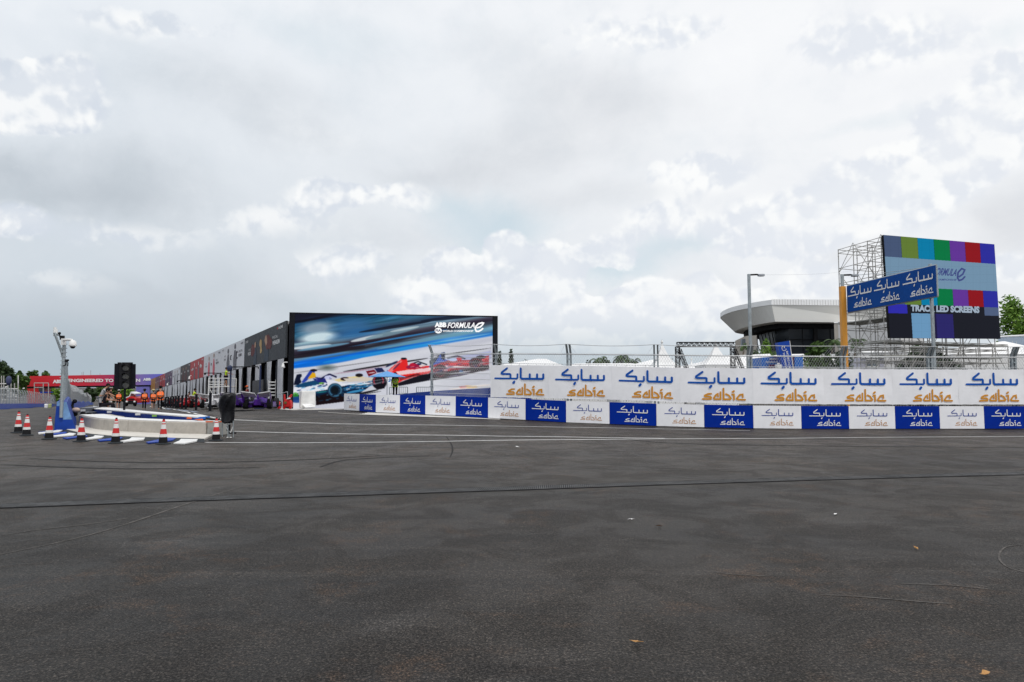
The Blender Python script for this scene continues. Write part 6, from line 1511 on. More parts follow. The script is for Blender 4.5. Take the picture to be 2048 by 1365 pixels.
for c0_, c1_ in zip(cuts[:-1], cuts[1:]):
    secs = []
    for k in range(5):
        p_, n_ = wat(c0_ + .012 + (c1_ - c0_ - .024) * k / 4); wd = 1.15 if c0_ < tot * .2 else .95
        secs.append([p_ - UP * .05, p_ + n_ * .0 + UP * (Hc - .04), p_ + n_ * .03 + UP * Hc, p_ + n_ * wd + UP * Hc, p_ + n_ * wd - UP * .05])
    mb = MB(); mb.loft(secs); mb.build('block', CONC, cw_t)
secs = []
for k in range(30):
    p_, n_ = wat(.03 + (tot - .06) * k / 29); wd = .97; secs.append([p_ + n_ * .05 + UP * (Hc + .004), p_ + n_ * (wd - .05) + UP * (Hc + .004), p_ + n_ * (wd - .05) + UP * (Hc + .012), p_ + n_ * .05 + UP * (Hc + .012)])
mb = MB(); mb.loft(secs); mb.build('white_capping', WPAINT, cw_t)
ORS = mat('orange_sticker', (.62, .10, .01), .5)
for (xa, xb) in ((411, 426), (436, 443)):
    a = P(xa, 845.2, BG[-1].y - .07); b = P(xb, 845.2, BG[-1].y - .12); MB().prism([a, b, b + UP * .045, a + UP * .045], (0, .02, 0)).build('orange_strip', ORS, cw_t)
# end post of the wall
e0 = BG[-1]; mb = MB(); e1 = G(438, 871.5)
mb.prism([e0 + Vector((.02, .04, -.05)), e1, e1 + UP * Hc, e0 + Vector((.02, .04, Hc))], (0, .8, 0)); mb.build('end_block', CONCD, cw_t)
# ------------------------------------------------------------ slab and rumble kerb
slab_f = [(124, 858.5), (134, 862), (156, 867.2), (185, 870.8), (214, 873.6), (270, 876.3), (339, 878.4), (375, 879.2), (409, 880.6)]
slab_b = [(124, 857), (136, 854.6), (148, 853.4), (175, 857), (214, 864), (270, 867.5), (339, 870), (380, 871), (425, 872.4)]
mb = MB(); fa = [G(*p_) for p_ in slab_f]; ba = [G(*p_) for p_ in slab_b]
secs = [[a - UP * .02, a + UP * .055, b + UP * .06, b - UP * .02] for a, b in zip(fa, ba)]; mb.loft(secs)
tag(mb.build('kerb_slab', mat('pale_kerb_concrete', (.60, .57, .52), .8, var=.08, vs=3, dirt=.25), bevel=.01), 'pale curved concrete slab at the foot of the low concrete wall', 'kerb')
rk = thing('rumble_kerb', 'dark rubber kerb edge with alternating blue and white wedge strips under the cones', 'kerb', tuple(fa[4]))
mb = MB(); off = [(x, y + 3.4 + .2 * k) for k, (x, y) in enumerate(slab_f)]; fb = [G(*p_) for p_ in off]
secs = [[a - UP * .01, a + UP * .04, b + UP * .012, b - UP * .01] for b, a in zip(fb, fa)]; mb.loft(secs); mb.build('rubber_ramp', RUBBER, rk)
def z1(x, y): return (x / 5.252, 640 + y / 5.25)
def z2(x, y): return (90 + x / 6.824, 700 + y / 6.824)
def z3(x, y): return (320 + x / 6.824, 700 + y / 6.824)
wedges = [('w', [z1(400, 1198), z1(560, 1180), z1(600, 1170), z1(655, 1170), z1(620, 1190), z1(405, 1210)]), ('b', [z1(400, 1192), z1(560, 1170), z1(620, 1163), z1(625, 1168), z1(500, 1188)]), ('b', [z1(455, 1218), z1(680, 1188), z1(702, 1194), z1(680, 1208), z1(480, 1224)]),
    ('w', [z2(112, 1190), z2(290, 1165), z2(330, 1150), z2(420, 1160), z2(385, 1182), z2(112, 1203)]), ('b', [z2(240, 1218), z2(500, 1184), z2(560, 1180), z2(582, 1192), z2(300, 1229)]), ('w', [z2(550, 1226), z2(660, 1205), z2(680, 1186), z2(805, 1195), z2(770, 1217), z2(570, 1241)]),
    ('b', [z2(715, 1246), z2(960, 1214), z2(1012, 1204), z2(1062, 1213), z2(1010, 1240), z2(745, 1259)]), ('w', [z2(1022, 1266), z2(1150, 1240), z2(1182, 1214), z2(1365, 1218), z2(1345, 1243), z2(1070, 1276)]), ('b', [z2(1380, 1276), z2(1560, 1240), z2(1640, 1215), z2(1790, 1222), z2(1740, 1252), z2(1410, 1289)]),
    ('w', [z3(185, 1294), z3(262, 1262), z3(285, 1236), z3(515, 1240), z3(500, 1264), z3(335, 1298)])]
WB = mat('kerb_blue', (.008, .05, .34), .5, var=.1, dirt=.2)
for c_, pts in wedges:
    ps = [G(x, y) for x, y in pts]; mb = MB(); mb.prism([Vector((p_.x, p_.y, gz(p_.x, p_.y) + .014)) for p_ in ps], UP * (.03 if c_ == 'b' else .036)); o = mb.build('kerb_strip', WPAINT if c_ == 'w' else WB, rk); o['label'] = 'white kerb strip' if c_ == 'w' else 'blue kerb strip'
# ------------------------------------------------------------ blue and white barrier behind the concrete wall
tf = [(184.8, 818.4), (215, 821), (245, 823.6), (290, 827.5), (339, 831.4), (380, 834.4), (411, 836.2)]
tb = [(186.5, 813.4), (215, 816.2), (255, 820), (296, 824.4), (339, 828), (380, 831), (411, 832.9)]
Yf = [34.5, 32, 30, 27.8, 26, 25.2, 24.9]
pw = thing('pit_exit_barrier', 'long low blue barrier with a white top behind the concrete wall', 'barrier', tuple(P(290, 828, 28)))
ft_, fg = [], []
for (x, y), Y_ in zip(tf, Yf): ft_.append(P(x, y, Y_))
bt_ = []
for (x, y), f in zip(tb, ft_):
    d = ray(x, y); tt = (f.z - CAM.z) / d.z if d.z < 0 else 30; bt_.append(CAM + d * min(tt, 60))
secs = [[Vector((a.x, a.y, gz(a.x, a.y) - .02)), a - UP * .015, b - UP * .015, Vector((b.x, b.y, gz(b.x, b.y) - .02))] for a, b in zip(ft_, bt_)]
mb = MB(); mb.loft(secs); mb.build('blue_body', mat('navy_barrier', (.004, .03, .22), .45, var=.06), pw)
mb = MB(); mb.loft([[a - UP * .012 + (a - b) * .01, a + UP * .03 + (a - b) * .01, b + UP * .03, b - UP * .012] for a, b in zip(ft_, bt_)]); mb.build('white_top', WPAINT, pw)
for x, y, Y_ in ((219, 824.5, 31.6), (276, 829, 28.4)):
    mb = MB(); c_ = P(x, y, Y_ - .25); mb.box(-.10, .10, -.03, .03, -.04, .04, 0, Matrix.Translation(c_)); mb.build('clamp', WPAINT, pw)
mb = MB(); c_ = P(309, 832, 26.9); mb.box(-.09, .09, -.02, .02, -.035, .035, 0, Matrix.Translation(c_)); mb.build('green_tag', mat('lime_tag', (.25, .5, .08), .5), pw)
mb = MB(); a = P(411.5, 836.6, 24.8); b = P(440, 838.5, 24.7); mb.path([a, P(425, 839.5, 24.6), b], .03, 5); mb.build('black_hose', BLACKM, pw)
mb = MB(); mb.prism([P(373, 838.5, 25), P(383, 838.5, 25), P(381, 835, 25), P(374, 834.5, 25)], (0, .05, 0)); mb.build('orange_mark', ORS, pw); mb = MB(); mb.prism([P(396, 841, 24.6), P(406, 841.5, 24.6), P(404, 838, 24.6), P(388, 839, 24.6)], (0, .05, 0)); mb.build('orange_mark', ORS, pw)
mb = MB(); mb.prism([P(386, 838.4, 24.7), P(410, 838.5, 24.7), P(410, 833.6, 24.7), P(400, 834.4, 24.7)], (0, .4, 0)); mb.build('blue_end_wedge', BLUEP2, pw)
# ------------------------------------------------------------ pit exit light
lx = P(247, 822, 31); g = gz(lx.x, lx.y); Yl = 31
sgn = thing('pit_exit_light', 'large black three lamp signal on a thin pole above the white topped barrier', 'signal', (lx.x, Yl, g))
mb = MB(); mb.tube((lx.x, Yl + .05, g), (lx.x, Yl + .05, P(248, 778, Yl).z), .05, seg=8); mb.tube((lx.x, Yl + .05, g), (lx.x, Yl + .05, g + .03), .25, seg=12); mb.build('pole', BLACK, sgn)
cw = [P(227, 778, Yl), P(269.5, 777, Yl), P(270, 728.5, Yl), P(228.5, 727.5, Yl)]
mb = MB(); mb.prism([cw[0] + Vector((0, .02, 0)), P(240, 778.8, Yl + .02), P(258, 778.8, Yl + .02), cw[1] + Vector((0, .02, 0)), cw[2] + Vector((0, .02, 0)), cw[3] + Vector((0, .02, 0))], (0, .05, 0)); mb.build('backboard', BLACK, sgn)
mb = MB(); hh = [P(241, 777, Yl), P(260.5, 777, Yl), P(261.5, 727.5, Yl), P(242, 727.5, Yl)]; mb.prism([h_ - Vector((0, .14, 0)) for h_ in hh], (0, .16, 0)); mb.build('lamp_housing', BLACKM, sgn, bevel=.02)
LENS = mat('unlit_lens', (.085, .085, .078), .25, var=.25, vs=30)
for y in (736.8, 753.5, 770.2):
    c_ = P(251.6, y, Yl - .15); r = 7.1 / 1365 * Yl
    M_ = Matrix.Rotation(R(90), 4, 'X')
    MB().lathe([(r, .0), (r * .8, .03), (r * .4, .045), (.004, .05)], c_, 20, M=M_).build('lens', LENS, sgn, smooth=True)
    mb = MB()
    for k in range(9):
        a0, a1 = math.pi * k / 9 + 0, math.pi * (k + 1) / 9; vs = []
        for a_ in (a0, a1):
            for rr in (r * 1.02, r * 1.12):
                for dy in (0, -.16 * math.sin(a_)): vs.append(c_ + Vector((rr * math.cos(a_), dy, rr * math.sin(a_))))
        mb.add(vs, [(0, 1, 5, 4), (2, 6, 7, 3), (1, 3, 7, 5)])
    mb.build('hood', BLACKM, sgn, fix=False)
mb = MB()
for x in (239, 247, 250, 256, 262): mb.box(-.06, .06, -.05, .05, -.03, .04, 0, Matrix.Translation(P(x, 727, Yl)))
mb.build('top_bracket', BLACKM, sgn)
# ------------------------------------------------------------ wrapped stand at the right end of the wall
def wrapped():
    Yw = 23.3; c = P(457, 878, Yw); g = gz(c.x, c.y); t = thing('wrapped_stand', 'equipment stand wrapped in a crumpled black plastic sheet beside the last cone', 'stand', (c.x, c.y, g))
    prof = [(441.5, 471, 794), (440, 471.5, 799), (438.5, 471, 806), (437.5, 470.5, 814), (439, 469, 820), (441, 468.5, 828), (442.5, 468, 836), (443.5, 466.5, 842), (448, 465.5, 846)]
    prof = [(446, 470.5, 789), (444, 471.5, 791)] + prof
    rnd = random.Random(9); rings = []; n = 28
    for i, (xl, xr, y) in enumerate(prof):
        a, b = P(xl, y, Yw), P(xr, y, Yw); cx = (a.x + b.x) / 2; rx = (b.x - a.x) / 2; ry = .22 + .05 * math.sin(i * .7)
        rings.append([Vector((cx + math.cos(an) * rx * (1 + .10 * math.sin(an * 5 + i * .8) * .5 + rnd.uniform(-.03, .03)), Yw + math.sin(an) * ry * (1 + .16 * math.sin(an * 7 + i * 1.3) + rnd.uniform(-.05, .05)), a.z + .02 * math.sin(an * 3 + i))) for an in [2 * math.pi * k / n for k in range(n)]])
    mb = MB(); mb.loft(rings); mb.build('plastic_sheet', BLACKP, t, smooth=True)
    mb = MB(); mb.loft([[p_ + UP * .03 for p_ in rings[0]][:14] + [rings[0][k] + UP * .05 for k in range(14, 28)], [Vector((P(461, 787, Yw).x + math.cos(an) * .12, Yw + math.sin(an) * .1, P(461, 786.5, Yw).z)) for an in [2 * math.pi * k / n for k in range(n)]]]); mb.build('sheet_top', BLACKP, t, smooth=True)
    for x in (444.5, 456, 459.5, 466.5):
        MB().tube(P(x, 842, Yw + (.15 if x in (444.5, 459.5) else -.12)), P(x + (.4 if x > 460 else 0), 878.5 if x > 450 else 881, Yw + (.1 if x in (444.5, 459.5) else -.1)), .016, seg=6).build('leg', GALV, t)
    for a, b in (((446, 844), (455.5, 853)), ((467, 851), (461, 866)), ((450, 848), (456, 862)), ((444.5, 880), (466, 876))): MB().tube(P(*a, Yw - .05), P(*b, Yw - .08), .014, seg=5).build('brace', WPAINT, t)
    MB().box(-.05, .05, -.04, .04, -.1, .1, 0, Matrix.Translation(P(457, 856, Yw))).box(-.14, .14, -.03, .03, -.025, .025, 0, Matrix.Translation(P(464, 866.5, Yw - .05))).build('clamp', BLACKM, t)
    for x in (455, 461.5): MB().lathe([(.045, 0), (.05, .02), (.03, .05)], P(x, 877.5, Yw - .1), 10).build('foot', WPAINT, t)
    return t
wrapped()
# ------------------------------------------------------------ gear beside the near blue wall
t = thing('motor_cart', 'low grey cart with a black arm parked between the blue wall and the barrier', 'cart', tuple(P(168, 828, 33)))
mb = MB(); q = [P(155, 826.5, 33), P(176, 825.5, 33), P(186, 820, 36), P(184, 813.5, 36), P(158, 816.5, 33)]; mb.prism(q, (.1, .9, 0)); mb.build('body', mat('cart_grey', (.16, .17, .19), .45), t, bevel=.02)
mb = MB(); mb.prism([P(161, 823.5, 32.9), P(170, 823, 32.9), P(170, 819, 32.9), P(161, 819.5, 32.9)], (0, .03, 0)); mb.build('white_plate', WPAINT, t)
mb = MB(); mb.path([P(149, 822, 32.5), P(144.5, 813, 32.5), P(146, 805, 32.5), P(150, 802.5, 32.5)], .055, 7); mb.sphere(P(149.5, 803, 32.5), .10); mb.build('arm', BLACKM, t)
for x in (150, 166, 178): MB().lathe([(.10, -.05), (.12, -.03), (.12, .03), (.10, .05)], P(x, 828, 32.9 if x < 170 else 34.5), 12, M=Matrix.Rotation(R(90), 4, 'X')).build('wheel', TYRE, t)
mb = MB(); mb.sphere(P(152, 820.5, 32.3), .17, 1.1, .8, .7); mb.build('cloth_bundle', mat('tan_cloth', (.5, .38, .3), .8), t, smooth=True)
# ------------------------------------------------------------ black bollards along the pit lane
bol = thing('bollard', '', 'bollard'); MB().box(-.055, .055, -.055, .055, .03, 1.0).build('post', BLACK, bol, world=False, bevel=.01); MB().box(-.13, .13, -.13, .13, 0, .035).build('base_plate', BLACKM, bol, world=False); MB().box(-.06, .06, -.06, .06, 1.001, 1.04).build('cap', BLACKM, bol, world=False)
BO = [(420, 823), (392, 821.2), (371.5, 819.4), (364, 818.5), (356.5, 817.6), (351, 817), (346, 816.4), (341, 816), (336, 815.6), (330.5, 815.2)]
nm_ = ['nearest black bollard left of the wrapped stand', 'second nearest black bollard in the pit lane row', 'third nearest bollard, right of the yellow jug', 'fourth nearest bollard of the pit lane row', 'fifth nearest bollard of the pit lane row', 'sixth nearest bollard of the pit lane row', 'seventh nearest bollard of the pit lane row', 'eighth nearest bollard of the pit lane row', 'ninth nearest bollard of the pit lane row', 'farthest black bollard, beside the tallest walker']
nm_[2] = 'third nearest black bollard in the pit lane row'
for i, ((px, py), lb_) in enumerate(zip(BO, nm_)):
    Yb_ = [37, 41, 45, 47, 49.5, 51.5, 53.5, 55.5, 58, 61][i]
    p_ = P(px, py, Yb_); o = bol if i == 0 else dup(bol, (0, 0, 0)); o.location = p_; o['label'] = lb_; o['group'] = 'black bollards along the pit lane'; o.scale = (1, 1, [.94, .93, .93, .9, .9, .9, .88, .88, .88, .88][i])
# ------------------------------------------------------------ racing cars on the lane
def race_car(lab, loc, rz, body_m, accent_m):
    t = thing('racing_car', lab, 'racing car', loc, rz, 'racing cars parked outside the garages')
    def sec(x, w_, z0_, z1_, tp=.7): return [Vector((x, -w_, z0_)), Vector((x, w_, z0_)), Vector((x, w_, z0_ + (z1_ - z0_) * .55)), Vector((x, w_ * tp, z1_)), Vector((x, -w_ * tp, z1_)), Vector((x, -w_, z0_ + (z1_ - z0_) * .55))]
    B = lambda mb, n, m_, sm=False, bv=0: mb.build(n, m_, t, world=False, smooth=sm, bevel=bv)
    B(MB().loft([sec(-1.7, .22, .25, .62), sec(-.9, .42, .12, .72), sec(.2, .52, .10, .66), sec(1.0, .36, .14, .56), sec(1.8, .20, .22, .48), sec(2.5, .08, .28, .38)]), 'body', body_m, bv=.03)
    B(MB().loft([sec(-1.5, .06, .6, .95, .5), sec(-.8, .10, .66, 1.06, .5), sec(-.35, .14, .66, 1.02, .6)]), 'airbox_fin', body_m, bv=.02)
    B(MB().prism([(-1.5, -.7, .06), (1.2, -.85, .06), (1.2, .85, .06), (-1.5, .7, .06)], (0, 0, .05)), 'floor', CARBON)
    for s in (-1, 1):
        B(MB().loft([[Vector((x, s * y0_, z0_)), Vector((x, s * y1_, z0_)), Vector((x, s * y1_, z1_)), Vector((x, s * y0_, z1_))] for x, y0_, y1_, z0_, z1_ in ((-1.4, .35, .78, .1, .42), (0, .42, .92, .1, .44), (1.1, .4, .80, .1, .24))]), 'side_pod', body_m, bv=.03)
        B(MB().prism([(1.9, s * .1, .12), (2.75, s * .08, .14), (2.5, s * .95, .10), (1.6, s * .98, .10)], (0, 0, .05)), 'front_wing', body_m)
        B(MB().prism([(1.55, s * .97, .06), (2.55, s * .94, .06), (2.4, s * .94, .36), (1.75, s * .97, .30)], (0, s * .03, 0)), 'end_plate', CARBON)
        # swept rear wing: rising wedge with a pale upper face
        B(MB().prism([(-1.45, s * .06, .74), (-1.6, s * .75, .80), (-2.45, s * .86, 1.12), (-2.2, s * .10, 1.0)], (0, 0, .045)), 'rear_wing', accent_m)
        B(MB().prism([(-1.4, s * .72, .42), (-1.7, s * .86, .82), (-2.45, s * .87, 1.12), (-2.2, s * .86, .80), (-1.9, s * .80, .40)], (0, s * .03, 0)), 'wing_plate', body_m)
    for x in (-1.45, 1.45):
        for s in (-1, 1):
            M_ = Matrix.Rotation(R(90), 4, 'X'); w_ = MB().lathe([(.19, -.15), (.31, -.15), (.335, -.11), (.335, .11), (.31, .15), (.19, .15)], (x, s * .74, .335), 22, M=M_).build('wheel', TYRE, t, world=False, smooth=False)
            MB().lathe([(.05, -.13), (.19, -.10), (.19, .10), (.05, .13)], (x, s * .74, .335), 12, M=M_).build('rim', DSTEEL, w_, world=False)
            B(MB().tube((x - .25, s * .25, .34), (x, s * .62, .34), .018).tube((x + .2, s * .25, .30), (x, s * .62, .30), .018), 'wishbone', CARBON)
    B(MB().path([(.75, 0, .60), (.5, 0, .80), (.1, .25, .86), (-.35, .28, .80)], .03, 6).path([(.5, 0, .80), (.1, -.25, .86), (-.35, -.28, .80)], .03, 6), 'halo', CARBON)
    B(MB().prism([(-.35, -.24, .665), (.5, -.2, .60), (.5, .2, .60), (-.35, .24, .665)], (0, 0, .012)), 'cockpit', BLACKM)
    return t
def put_car(lab, px, py, Y, hd, b_, a_):
    p_ = P(px, py, Y); race_car(lab, (p_.x, p_.y, p_.z), hd, b_, a_)
lane = math.atan2(1, -.605)
put_car('purple racing car with pale wing nearest the red jack beside the screen', 523, 817.0, 46, R(101), PURPLE, CARWHITE)
put_car('purple racing car half hidden behind the wrapped stand', 478, 816.5, 49, R(104), PURPLE, CARWHITE)
put_car('white racing car left of the wrapped stand behind the nearest bollard', 430, 815.6, 55, R(106), CARWHITE, CARWHITE)
put_car('second white racing car partly hidden by the first white one', 446, 815.0, 58, R(106), CARWHITE, CARWHITE)
put_car('red and white racing car the person in yellow leans over', 405, 815.4, 62, R(108), CARRED, CARWHITE)
put_car('red racing car with white wing behind the third bollard', 372, 815.0, 70, R(110), CARRED, CARWHITE)
put_car('farther red racing car with white wing at the middle of the row', 358, 814.6, 78, R(110), CARRED, CARWHITE)
put_car('farthest racing car with only its white wing showing', 340, 813.4, 90, R(112), CARBON, CARWHITE)
# a small red vehicle by the bridge with a raised white lid
p_ = P(261, 808.5, 90); t = thing('service_vehicle', 'red service car with raised white lid in the middle of the far pit lane', 'vehicle', tuple(p_))
k_ = 90 / 1365
mb = MB(); mb.prism([P(251.5, 806.5, 90), P(271.5, 806.5, 90), P(271, 797, 90), P(265, 793, 90), P(256, 793.5, 90), P(252, 798, 90)], (0, 3.5, 0)); mb.build('body', REDP, t, bevel=.08)
mb = MB(); mb.prism([P(251, 809, 89.9), P(272, 809, 89.9), P(272, 802, 89.9), P(251, 802, 89.9)], (0, .3, 0)); mb.build('bumper', BLACKM, t, bevel=.03)
mb = MB(); mb.prism([P(255.5, 800, 89.8), P(268, 800, 89.8), P(266.5, 797.5, 89.8), P(257, 797.5, 89.8)], (0, .2, 0)); mb.build('grille', BLACKM, t)
mb = MB(); mb.prism([P(250, 795.5, 90), P(258, 792.5, 90), P(262, 783.8, 90), P(272, 787.5, 90), P(270.5, 789.5, 90), P(262.5, 787, 90), P(259, 794, 90), P(250, 797, 90)], (0, 1.4, 0)); mb.build('raised_lid', CARWHITE, t)
for x in (253.5, 269): MB().sphere(P(x, 804, 89.7), .14, seg=8).build('headlight', WPAINT, t, smooth=True)
for x in (253, 270): MB().lathe([(.25, -.12), (.33, -.08), (.33, .08), (.25, .12)], P(x, 808, 90.3), 14, M=Matrix.Rotation(R(90), 4, 'Y')).build('wheel', TYRE, t)
# red jack and extinguisher at the end of the garages
t = thing('trolley_jack', 'bright red wheeled pit trolley at the foot of the screen frame', 'trolley', tuple(P(573, 818, 50)))
def rp(pts, Y=50, d=.4): return MB().prism([P(x, y, Y) for x, y in pts], (0, d, 0))
rp([(566.5, 815), (583, 815), (582, 805), (580, 800), (568, 799), (566, 806)]).build('body', REDP, t, bevel=.05)
rp([(567, 800), (570, 800), (569.5, 789), (567, 789)], d=.15).build('handle', REDP, t, bevel=.02); rp([(577.5, 798), (582, 795), (584.5, 790), (582, 789), (577, 794)], d=.15).build('arm', REDP, t, bevel=.02)
rp([(573.5, 799), (580, 798), (579, 795.5), (574, 796.5)], 49.9, .15).build('white_cap', WPAINT, t); rp([(568.5, 808), (573, 808), (573, 803.5), (568.5, 803.5)], 49.94, .05).build('label_plate', mat('olive_label', (.15, .13, .05), .5), t)
for x in (568.5, 580.5): MB().lathe([(.08, -.08), (.10, -.05), (.10, .05), (.08, .08)], P(x, 816.2, 50.1), 12, M=Matrix.Rotation(R(90), 4, 'X')).build('wheel', REDP, t)
t = thing('fire_extinguisher', 'small red extinguisher standing left of the red pit trolley', 'extinguisher', tuple(P(559, 818, 50)))
c_ = P(558.5, 818, 50); MB().lathe([(.12, 0), (.13, .03), (.13, .38), (.08, .46), (.04, .50)], c_, 14).build('cylinder', REDP, t, smooth=True); MB().path([c_ + UP * .5, c_ + Vector((.02, 0, .58)), c_ + Vector((.14, 0, .50)), c_ + Vector((.16, 0, .2))], .025, 6).build('hose', BLACKM, t); MB().box(-.05, .05, -.03, .03, .49, .56, 0, Matrix.Translation(c_)).build('valve', REDP, t)
# trolley rail beside the curtain
mb = MB(); 
for a, b in (((555, 790), (575, 783.8)), ((555, 790), (555, 815)), ((575, 784), (575, 800))): mb.tube(P(*a, 51), P(*b, 51), .03, seg=6)
tag(mb.build('wheeled_rack', GALV), 'thin metal frame standing over the red extinguisher', 'frame')
# ------------------------------------------------------------ in front of the screen
t = thing('covered_crate', 'white fabric covered block standing against the left side of the big screen', 'block', tuple(P(615, 816, 51)))
q = [P(600.5, 816.6, 50.5), P(631, 815.2, 51.2), P(631.3, 781.6, 51.2), P(603.5, 782, 50.5)]; q0 = [P(598.5, 817, 51.8), q[0], q[3], P(598, 781.8, 51.8)]
mb = MB(); mb.loft([[q[0], q[1], q[1] + Vector((-.5, 1.3, 0)), q0[0]], [q[3], q[2], q[2] + Vector((-.5, 1.3, 0)), q0[3]]]); mb.build('cover', mat('white_wrap', (.78, .78, .77), .6, bump=.5, bs=4, dirt=.05), t, bevel=.06)
mb = MB(); mb.loft([[q[0] + Vector((.15, -.03, .25)), q[1] + Vector((-.1, -.02, .22)), q[1] + Vector((-.1, 0, .28)), q[0] + Vector((.15, 0, .32))], [q[0] + Vector((.4, -.06, .04)), q[1] + Vector((.02, -.05, .05)), q[1], q[0] + Vector((.4, 0, .1))]]); mb.build('loose_hem', WTENT, t)
# inner blue barrier behind the boards
ib = [(776, 800, 46), (830, 796.5, 43.5), (868, 792.5, 41.5), (904, 790, 39.6), (978, 784, 36.2), (1060, 783, 34.2)]
it_ = [(776, 791.2, 46), (830, 785.8, 43.5), (868, 782.5, 41.5), (904, 780.2, 39.6), (978, 776.2, 36.2), (1060, 774, 34.2)]
t = thing('inner_barrier', 'blue sheeted inner barrier seen between the low boards and the big screen', 'barrier', tuple(P(860, 795, 42)))
for k in range(len(ib) - 1):
    a0, a1, b0, b1 = P(*ib[k]), P(*ib[k + 1]), P(*it_[k]), P(*it_[k + 1]); g_ = (a1 - a0).normalized() * .02
    for p_ in (a0, a1): p_.z = gz(p_.x, p_.y)
    MB().prism([a0 + g_, a1 - g_, b1 - g_, b0 + g_], (.1, .45, 0)).build('sheeted_block', BPAINT if k != 2 else mat('inner_blue', (.006, .055, .33), .5, var=.1), t)
# crowd barriers
def crowd(px0, px1, pyt, pyb, Y, lab):
    a, b = P(px0, pyb, Y), P(px1, pyb, Y); z1_ = P(px0, pyt, Y).z; t = thing('crowd_barrier', lab, 'barrier', tuple(a), 0, 'steel crowd barriers before the screen')
    MB().path([a, Vector((a.x, a.y, z1_)), Vector((b.x, b.y, z1_)), b], .03, 6).tube(a + UP * .18, b + UP * .18, .025, seg=6).build('frame', GALV, t)
    mb = MB(); n = int((b.x - a.x) / .13)
    for k in range(1, n): x = a.x + (b.x - a.x) * k / n; mb.tube((x, a.y, a.z + .18), (x, a.y, z1_), .012, seg=4)
    mb.build('bars', GALV, t); MB().box(-.03, .03, -.25, .25, 0, .03, 0, Matrix.Translation(a)).build('foot', GALV, t); MB().box(-.03, .03, -.25, .25, 0, .03, 0, Matrix.Translation(b)).build('foot', GALV, t)
crowd(798, 815, 774.5, 792, 49, 'short steel crowd barrier just right of the person under the parasol'); crowd(833, 866, 774.5, 790, 48, 'steel crowd barrier farther right, partly behind the first fence post')
crowd(779, 787, 775, 793, 49, 'narrow steel crowd barrier left of the person under the parasol')
# parasol
t = thing('parasol', 'light blue parasol on a thin pole before the red car on the screen', 'parasol', tuple(P(775, 798, 46)))
PB_ = mat('parasol_blue', (.10, .30, .62), .6, var=.04); Yp = 46; c_ = P(774.5, 742.5, Yp); rim = P(774.5, 754, Yp).z; w_ = 36.5 / 1365 * Yp
mb = MB(); n = 8; rr = [Vector((c_.x + w_ * math.cos(a_), c_.y + w_ * math.sin(a_), rim)) for a_ in [2 * math.pi * k / n + .2 for k in range(n)]]; vs = [c_] + rr + [r_ - UP * .03 for r_ in rr] + [c_ - UP * .03]
mb.add(vs, [(0, 1 + k, 1 + (k + 1) % n) for k in range(n)] + [(1 + k, 9 + k, 9 + (k + 1) % n, 1 + (k + 1) % n) for k in range(n)] + [(17, 9 + (k + 1) % n, 9 + k) for k in range(n)]); mb.build('canopy', PB_, t)
gz_ = gz(c_.x, c_.y); MB().tube((c_.x, c_.y, gz_), c_ + UP * .05, .022, seg=8).build('pole', DSTEEL, t)
MB().lathe([(.02, 0), (.03, .05), (.01, .09)], c_, 8).build('tip', DSTEEL, t)
mb = MB()
for r_ in rr: mb.tube(c_ - UP * .05, r_ - UP * .045, .008, seg=4)
mb.build('ribs', GALV, t); MB().lathe([(.25, 0), (.25, .06), (.05, .1)], (c_.x, c_.y, gz_), 12).build('base', BLACKM, t)
